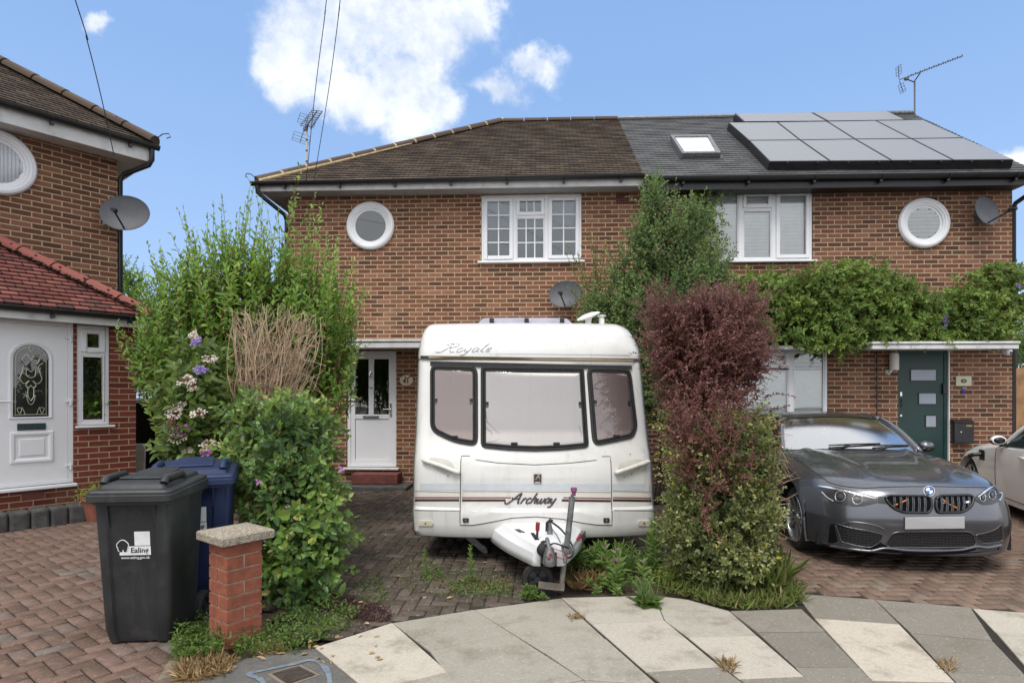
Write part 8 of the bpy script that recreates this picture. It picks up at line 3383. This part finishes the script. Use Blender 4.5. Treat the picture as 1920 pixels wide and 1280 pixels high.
# trees seen beyond the houses
loc = (P(248, 742, 15.5).x, 15.5, 0)
bl = [blob(238, 545, 15.5, 26, 55, .8), blob(262, 570, 15.5, 26, 45, .8), blob(285, 600, 15.5, 30, 50, .8), blob(250, 640, 15.5, 50, 60, .9), blob(230, 515, 15.5, 12, 28, .4)]
bush('garden_tree', 'green garden tree in the gap behind the porch house', 'tree', loc, bl, 700, (.3, .6), 14, .10, .05, M['leaf_privet'], up=.6, out=.7, tone=.45, stem_r=.008, trunk=branches(loc, [tuple(V3(px, 590, 15.5)) for px in (240, 265)], .09))
loc = (P(275, 742, 12.2).x, 12.2, 0)
bl = [blob(272, 690, 12.2, 34, 40, .5), blob(300, 660, 12.2, 40, 50, .5), blob(262, 725, 12.2, 26, 25, .4)]
bush('garden_shrub', 'shaded green shrub overhanging the black side gate', 'shrub', loc, bl, 420, (.2, .4), 12, .07, .035, M['leaf_privet'], up=.2, out=.8, sag=.4, tone=.4, trunk=branches(loc, [tuple(V3(px, 690, 12.2)) for px in (272, 300)], .03))
loc = (P(1930, 742, 17).x, 17, 0)
bl = [blob(1930, 640, 17, 32, 26, .6), blob(1950, 620, 17, 40, 40, .8), blob(1925, 672, 17, 20, 24, .4)]
bush('garden_tree', 'small green tree beyond the fence on the far right', 'tree', loc, bl, 300, (.25, .5), 12, .09, .04, M['leaf_privet'], up=.6, out=.7, tone=.35, trunk=branches(loc, [tuple(V3(1940, 640, 17))], .07))

# plant in the terracotta pot, houseplant
pot_l = pot.location
n = 110
b0 = np.tile(np.array([pot_l.x, pot_l.y, .30]), (n, 1)) + rvec(n, .04) * [1, 1, .2]
b1 = b0 + unit(rvec(n) * [1, 1, .4] + [0, 0, .45]) * vr.uniform(.14, .28, (n, 1))
b1[:, 2] -= vr.uniform(0, .12, n)
lv = Leaves()
leaf_shoots(lv, shoot_paths(b0, b1, 5, .6) - np.array(pot_l), 9, .035, .022, 60, tone=.6)
lv.build('foliage', M['leaf_lime'], pot)
lv = Leaves()
cs = b1[:8]
c0 = np.repeat(cs, 6, 0) + rvec(48, .008)
lv.add(c0 - np.array(pot_l), rvec(48), rvec(48), .02, .016, vr.random(48))
lv.build('flowers', M['petal_pink'], pot)
hl = houseplant.location
n = 60
b0 = np.tile(np.array([hl.x, hl.y, hl.z + .11]), (n, 1)) + rvec(n, .015)
b1 = b0 + unit(rvec(n) * [1, 1, .5] + [0, 0, .7]) * vr.uniform(.14, .30, (n, 1))
lv = Leaves()
pa = shoot_paths(b0, b1, 5, .6) - np.array(hl)
leaf_shoots(lv, pa, 6, .075, .05, 60, tone=.45, t0=.4)
lv.build('foliage', M['leaf_privet'], houseplant)
stems_mesh('stems', pa, np.full(n, .003), .0015, M['green_stem'], houseplant)

# ---------------------------------------------------------------- weeds and grasses


def weed(label, px, py, hpx, n_side=0, name='weed', per=34, Ln=.07, Wd=.012, ang=62, mat_='leaf_weed', lean=0.0, flowers=None, group=None, spread=.02, tone=.5, tip_tone=.3):
    g_ = G(px, py)
    s = F / g_.y
    hh = hpx / s
    loc_ = (g_.x, g_.y, 0)
    t = thing(name, label, 'weed', loc_, 0, group)
    m_ = 1 + n_side
    b0_ = np.stack([vr.normal(0, spread, m_), vr.normal(0, spread, m_), np.zeros(m_)], 1)
    b0_[0] = 0
    hs = hh * np.concatenate([[1.0], vr.uniform(.45, .95, n_side)])
    b1_ = b0_ + np.stack([vr.normal(lean, .12, m_) * hs, vr.normal(0, .12, m_) * hs, hs], 1)
    pa_ = shoot_paths(b0_, b1_, 6, .05)
    lv_ = Leaves()
    leaf_shoots(lv_, pa_, per, Ln, Wd, ang, t0=.1, tone=tone, tone_var=.15, tip_tone=tip_tone, shrink=.5, droop=.2)
    lv_.build('foliage', M[mat_], t)
    stems_mesh('stem', pa_, np.full(m_, .004), .002, M['green_stem'], t)
    if flowers:
        lv_ = Leaves()
        c0_ = np.repeat(pa_[:, -1], 6, 0) + rvec(6 * m_, .008)
        lv_.add(c0_, rvec(6 * m_), rvec(6 * m_), .02, .014, vr.random(6 * m_))
        lv_.build('flowers', M[flowers], t)
    return t


weed('slender bright green weed shoot in the paving nearer the white house door', 803, 1078, 48, per=30, Ln=.055, Wd=.014)
weed('tall bright green weed shoot in the paving in front of the lowered caravan leg', 884, 1094, 72, per=46, Ln=.060, Wd=.013)
weed('bushy green weed beside the small jockey wheel', 990, 1120, 26, n_side=9, per=22, Ln=.05, Wd=.018, spread=.07, tone=.35)
weed('tall leafy weed standing against the right end of the caravan', 1216, 1080, 118, n_side=7, per=40, Ln=.10, Wd=.016, spread=.06, tone=.35, tip_tone=.35)
for lb, px, py, hh, ns in (('willowherb clump under the caravan just right of the hitch', 1092, 1068, 48, 9), ('willowherb clump under the middle of the right caravan half', 1128, 1066, 52, 8), ('willowherb clump under the caravan nearer the tall leafy weed', 1170, 1066, 48, 9)):
    weed(lb, px, py, hh, n_side=ns, per=30, Ln=.10, Wd=.018, spread=.07, tone=.30, group='willowherb under the caravan')
weed('sprawling pink flowered weed on the soil right of the hitch', 1162, 1096, 66, n_side=7, per=18, Ln=.11, Wd=.030, spread=.13, tone=.5, flowers='petal_pink')
weed('low leafy weed on the soil by the cream paving slab', 1140, 1104, 22, n_side=10, per=12, Ln=.07, Wd=.03, spread=.10, tone=.4)
weed('lime green cushion plant at the foot of the variegated bush', 1256, 1092, 34, n_side=60, per=16, Ln=.03, Wd=.016, spread=.06, mat_='leaf_lime', name='cushion_plant')
# plantain in the pavement joint
g_ = G(1212, 1134)
pl_ = thing('plantain', 'broad leaved plantain with seed spikes growing in the pavement joint', 'weed', (g_.x, g_.y, .004))
n = 46
a = vr.uniform(0, 6.28, n)
lv = Leaves()
dd = np.stack([np.cos(a), np.sin(a) * .9, vr.uniform(.1, 1.0, n)], 1)
lv.add(np.stack([vr.normal(0, .035, n), vr.normal(0, .02, n), np.full(n, .005)], 1), dd, np.tile(UP, (n, 1)) - dd * .3, vr.uniform(.08, .14, n), vr.uniform(.045, .07, n), vr.uniform(0, .5, n), droop=.25)
lv.build('foliage', M['leaf_weed'], pl_)
n = 13
b0 = np.stack([vr.normal(0, .04, n), vr.normal(0, .02, n), np.zeros(n)], 1)
b1 = b0 + np.stack([vr.normal(0, .04, n), vr.normal(0, .03, n), vr.uniform(.13, .23, n)], 1)
stems_mesh('seed_spikes', shoot_paths(b0, b1, 5)[:, ::-1], np.full(n, .0055), .002, M['green_stem'], pl_)


def blades(lv_, pxpoly, n_, Lr, Wd, tone, lean=.5, z=0.0):
    xs = [p[0] for p in pxpoly]
    ys_ = [p[1] for p in pxpoly]
    c_ = np.stack([vr.uniform(min(xs), max(xs), n_ * 6), vr.uniform(min(ys_), max(ys_), n_ * 6)], 1)
    c_ = c_[in_poly(c_[:, 0], c_[:, 1], pxpoly)][:n_]
    g2 = np.array([tuple(G(x, y, z)) for x, y in c_])
    m_ = len(g2)
    D = unit(rvec(m_, lean) * [1, 1, .2] + UP)
    lv_.add(g2, D, rvec(m_) + [0, -.6, .3], vr.uniform(*Lr, m_), Wd, tone + vr.normal(0, .2, m_), droop=.35, fold=.2)


def ground_leaves(lv_, pxpoly, n_, Ln, Wd, tone, hz=.06, hgt=.05):
    xs = [p[0] for p in pxpoly]
    ys_ = [p[1] for p in pxpoly]
    c_ = np.stack([vr.uniform(min(xs), max(xs), n_ * 6), vr.uniform(min(ys_), max(ys_), n_ * 6)], 1)
    k_ = in_poly(c_[:, 0], c_[:, 1], pxpoly)
    c_ = c_[k_][:n_]
    g2 = np.array([tuple(G(x, y)) for x, y in c_])
    m_ = len(g2)
    clump_ = .5 + .5 * np.sin(g2[:, 0] * 17 + 2 * np.sin(g2[:, 1] * 11)) * np.sin(g2[:, 1] * 19)
    g2[:, 2] += vr.random(m_) * hgt * (.35 + clump_)
    lv_.add(g2, rvec(m_) * [1, 1, .6] + [0, 0, .3], UP + rvec(m_, .5), Ln * vr.uniform(.6, 1.3, m_), Wd * vr.uniform(.7, 1.2, m_), tone + vr.normal(0, .2, m_), droop=.2)


lv = Leaves()
tuft = [(1368, 1092), (1400, 1088), (1445, 1090), (1468, 1100), (1455, 1116), (1390, 1118)]
blades(lv, tuft, 420, (.18, .36), .013, .66, .42)
blades(lv, [(1318, 1075), (1350, 1062), (1372, 1075), (1366, 1108), (1322, 1110)], 200, (.14, .26), .010, .5, .35)
tag(lv.build('long_grass', M['leaf_grass'], None), 'tuft of long green grass at the foot of the variegated bush', 'grass', kind='stuff')
lv = Leaves()
verge = [(1248, 1088), (1300, 1082), (1380, 1098), (1470, 1085), (1500, 1105), (1508, 1128), (1470, 1142), (1395, 1145), (1330, 1134), (1280, 1118), (1240, 1108)]
blades(lv, verge, 1700, (.04, .13), .007, .72, .7)
ground_leaves(lv, verge, 700, .030, .012, .5, hgt=.06)
tag(lv.build('verge_grass', M['leaf_grass'], None), 'rough yellowing grass along the back edge of the pavement', 'grass', kind='stuff')
lv = Leaves()
for pl2, n_ in (([(318, 1238), (330, 1205), (372, 1172), (405, 1175), (422, 1222), (405, 1240), (360, 1246)], 1700), ([(428, 1225), (498, 1180), (560, 1150), (640, 1140), (680, 1160), (650, 1182), (560, 1225), (500, 1228), (450, 1240)], 1700)):
    ground_leaves(lv, pl2, n_, .028, .013, .40, hgt=.11)
tag(lv.build('ground_weeds', M['leaf_weed'], None), 'low green ground weeds around the foot of the brick pier', 'weeds', kind='stuff')
lv = Leaves()
for pl2, n_ in (([(690, 1075), (760, 1050), (860, 1060), (960, 1075), (985, 1110), (930, 1125), (840, 1120), (740, 1110)], 420), ([(835, 1092), (900, 1085), (960, 1100), (960, 1118), (850, 1118)], 480), ([(790, 1070), (820, 1062), (830, 1085), (795, 1090)], 160),
                ([(660, 1090), (720, 1080), (730, 1130), (680, 1140)], 200), ([(1040, 1075), (1240, 1060), (1250, 1110), (1120, 1112)], 500), ([(640, 920), (760, 1010), (780, 1060), (700, 1060), (650, 980)], 90)):
    ground_leaves(lv, pl2, n_, .026, .012, .45, hgt=.035)
tag(lv.build('paving_weeds', M['leaf_weed'], None), 'small weeds and moss scattered in the middle driveway paving', 'weeds', kind='stuff')
lv = Leaves()
blades(lv, [(335, 1250), (400, 1228), (440, 1238), (425, 1262), (370, 1278), (330, 1272)], 900, (.03, .09), .005, .5, 1.6)
blades(lv, [(470, 1215), (520, 1205), (545, 1222), (490, 1232)], 130, (.03, .07), .007, .6, 1.8)
blades(lv, [(1060, 1082), (1130, 1078), (1145, 1100), (1075, 1108)], 420, (.04, .12), .004, .3, 1.1)
blades(lv, [(1070, 1153), (1086, 1150), (1094, 1160), (1068, 1164)], 60, (.02, .05), .004, .4, 1.6)
blades(lv, [(1350, 1240), (1372, 1238), (1376, 1262), (1356, 1264)], 90, (.02, .07), .004, .6, .9)
blades(lv, [(1762, 1242), (1790, 1240), (1792, 1262), (1768, 1262)], 60, (.02, .06), .004, .6, 1.0)
blades(lv, [(800, 1080), (960, 1080), (960, 1112), (820, 1115)], 160, (.02, .06), .004, .4, 1.3)
tag(lv.build('dry_grass', M['leaf_straw'], None), 'dry straw coloured grass and litter along the pavement edge', 'dry grass', kind='stuff')
lv = Leaves()
for pl2, n_ in (([(602, 1135), (640, 1118), (690, 1130), (740, 1155), (730, 1166), (680, 1166), (620, 1150)], 1100),):
    ground_leaves(lv, pl2, n_, .020, .012, .5, hgt=.05)
tag(lv.build('sedum_mat', M['sedum_dark'], None), 'dark red creeping sedum mat between the shrub and the pavement', 'ground cover', kind='stuff')
# dry fallen leaves
lv = Leaves()
n = 90
pts = np.array([tuple(G(*p, .008)) for p in [(vr.uniform(480, 720), vr.uniform(1130, 1240)) for _ in range(55)] + [(vr.uniform(620, 960), vr.uniform(930, 1130)) for _ in range(35)]])
lv.add(pts, rvec(n) * [1, 1, .1], UP + rvec(n, .3), vr.uniform(.03, .07, n), vr.uniform(.015, .03, n), vr.random(n))
tag(lv.build('fallen_leaves', M['leaf_straw'], None), 'scattered dry fallen leaves on the middle driveway and verge', 'fallen leaves', kind='stuff')
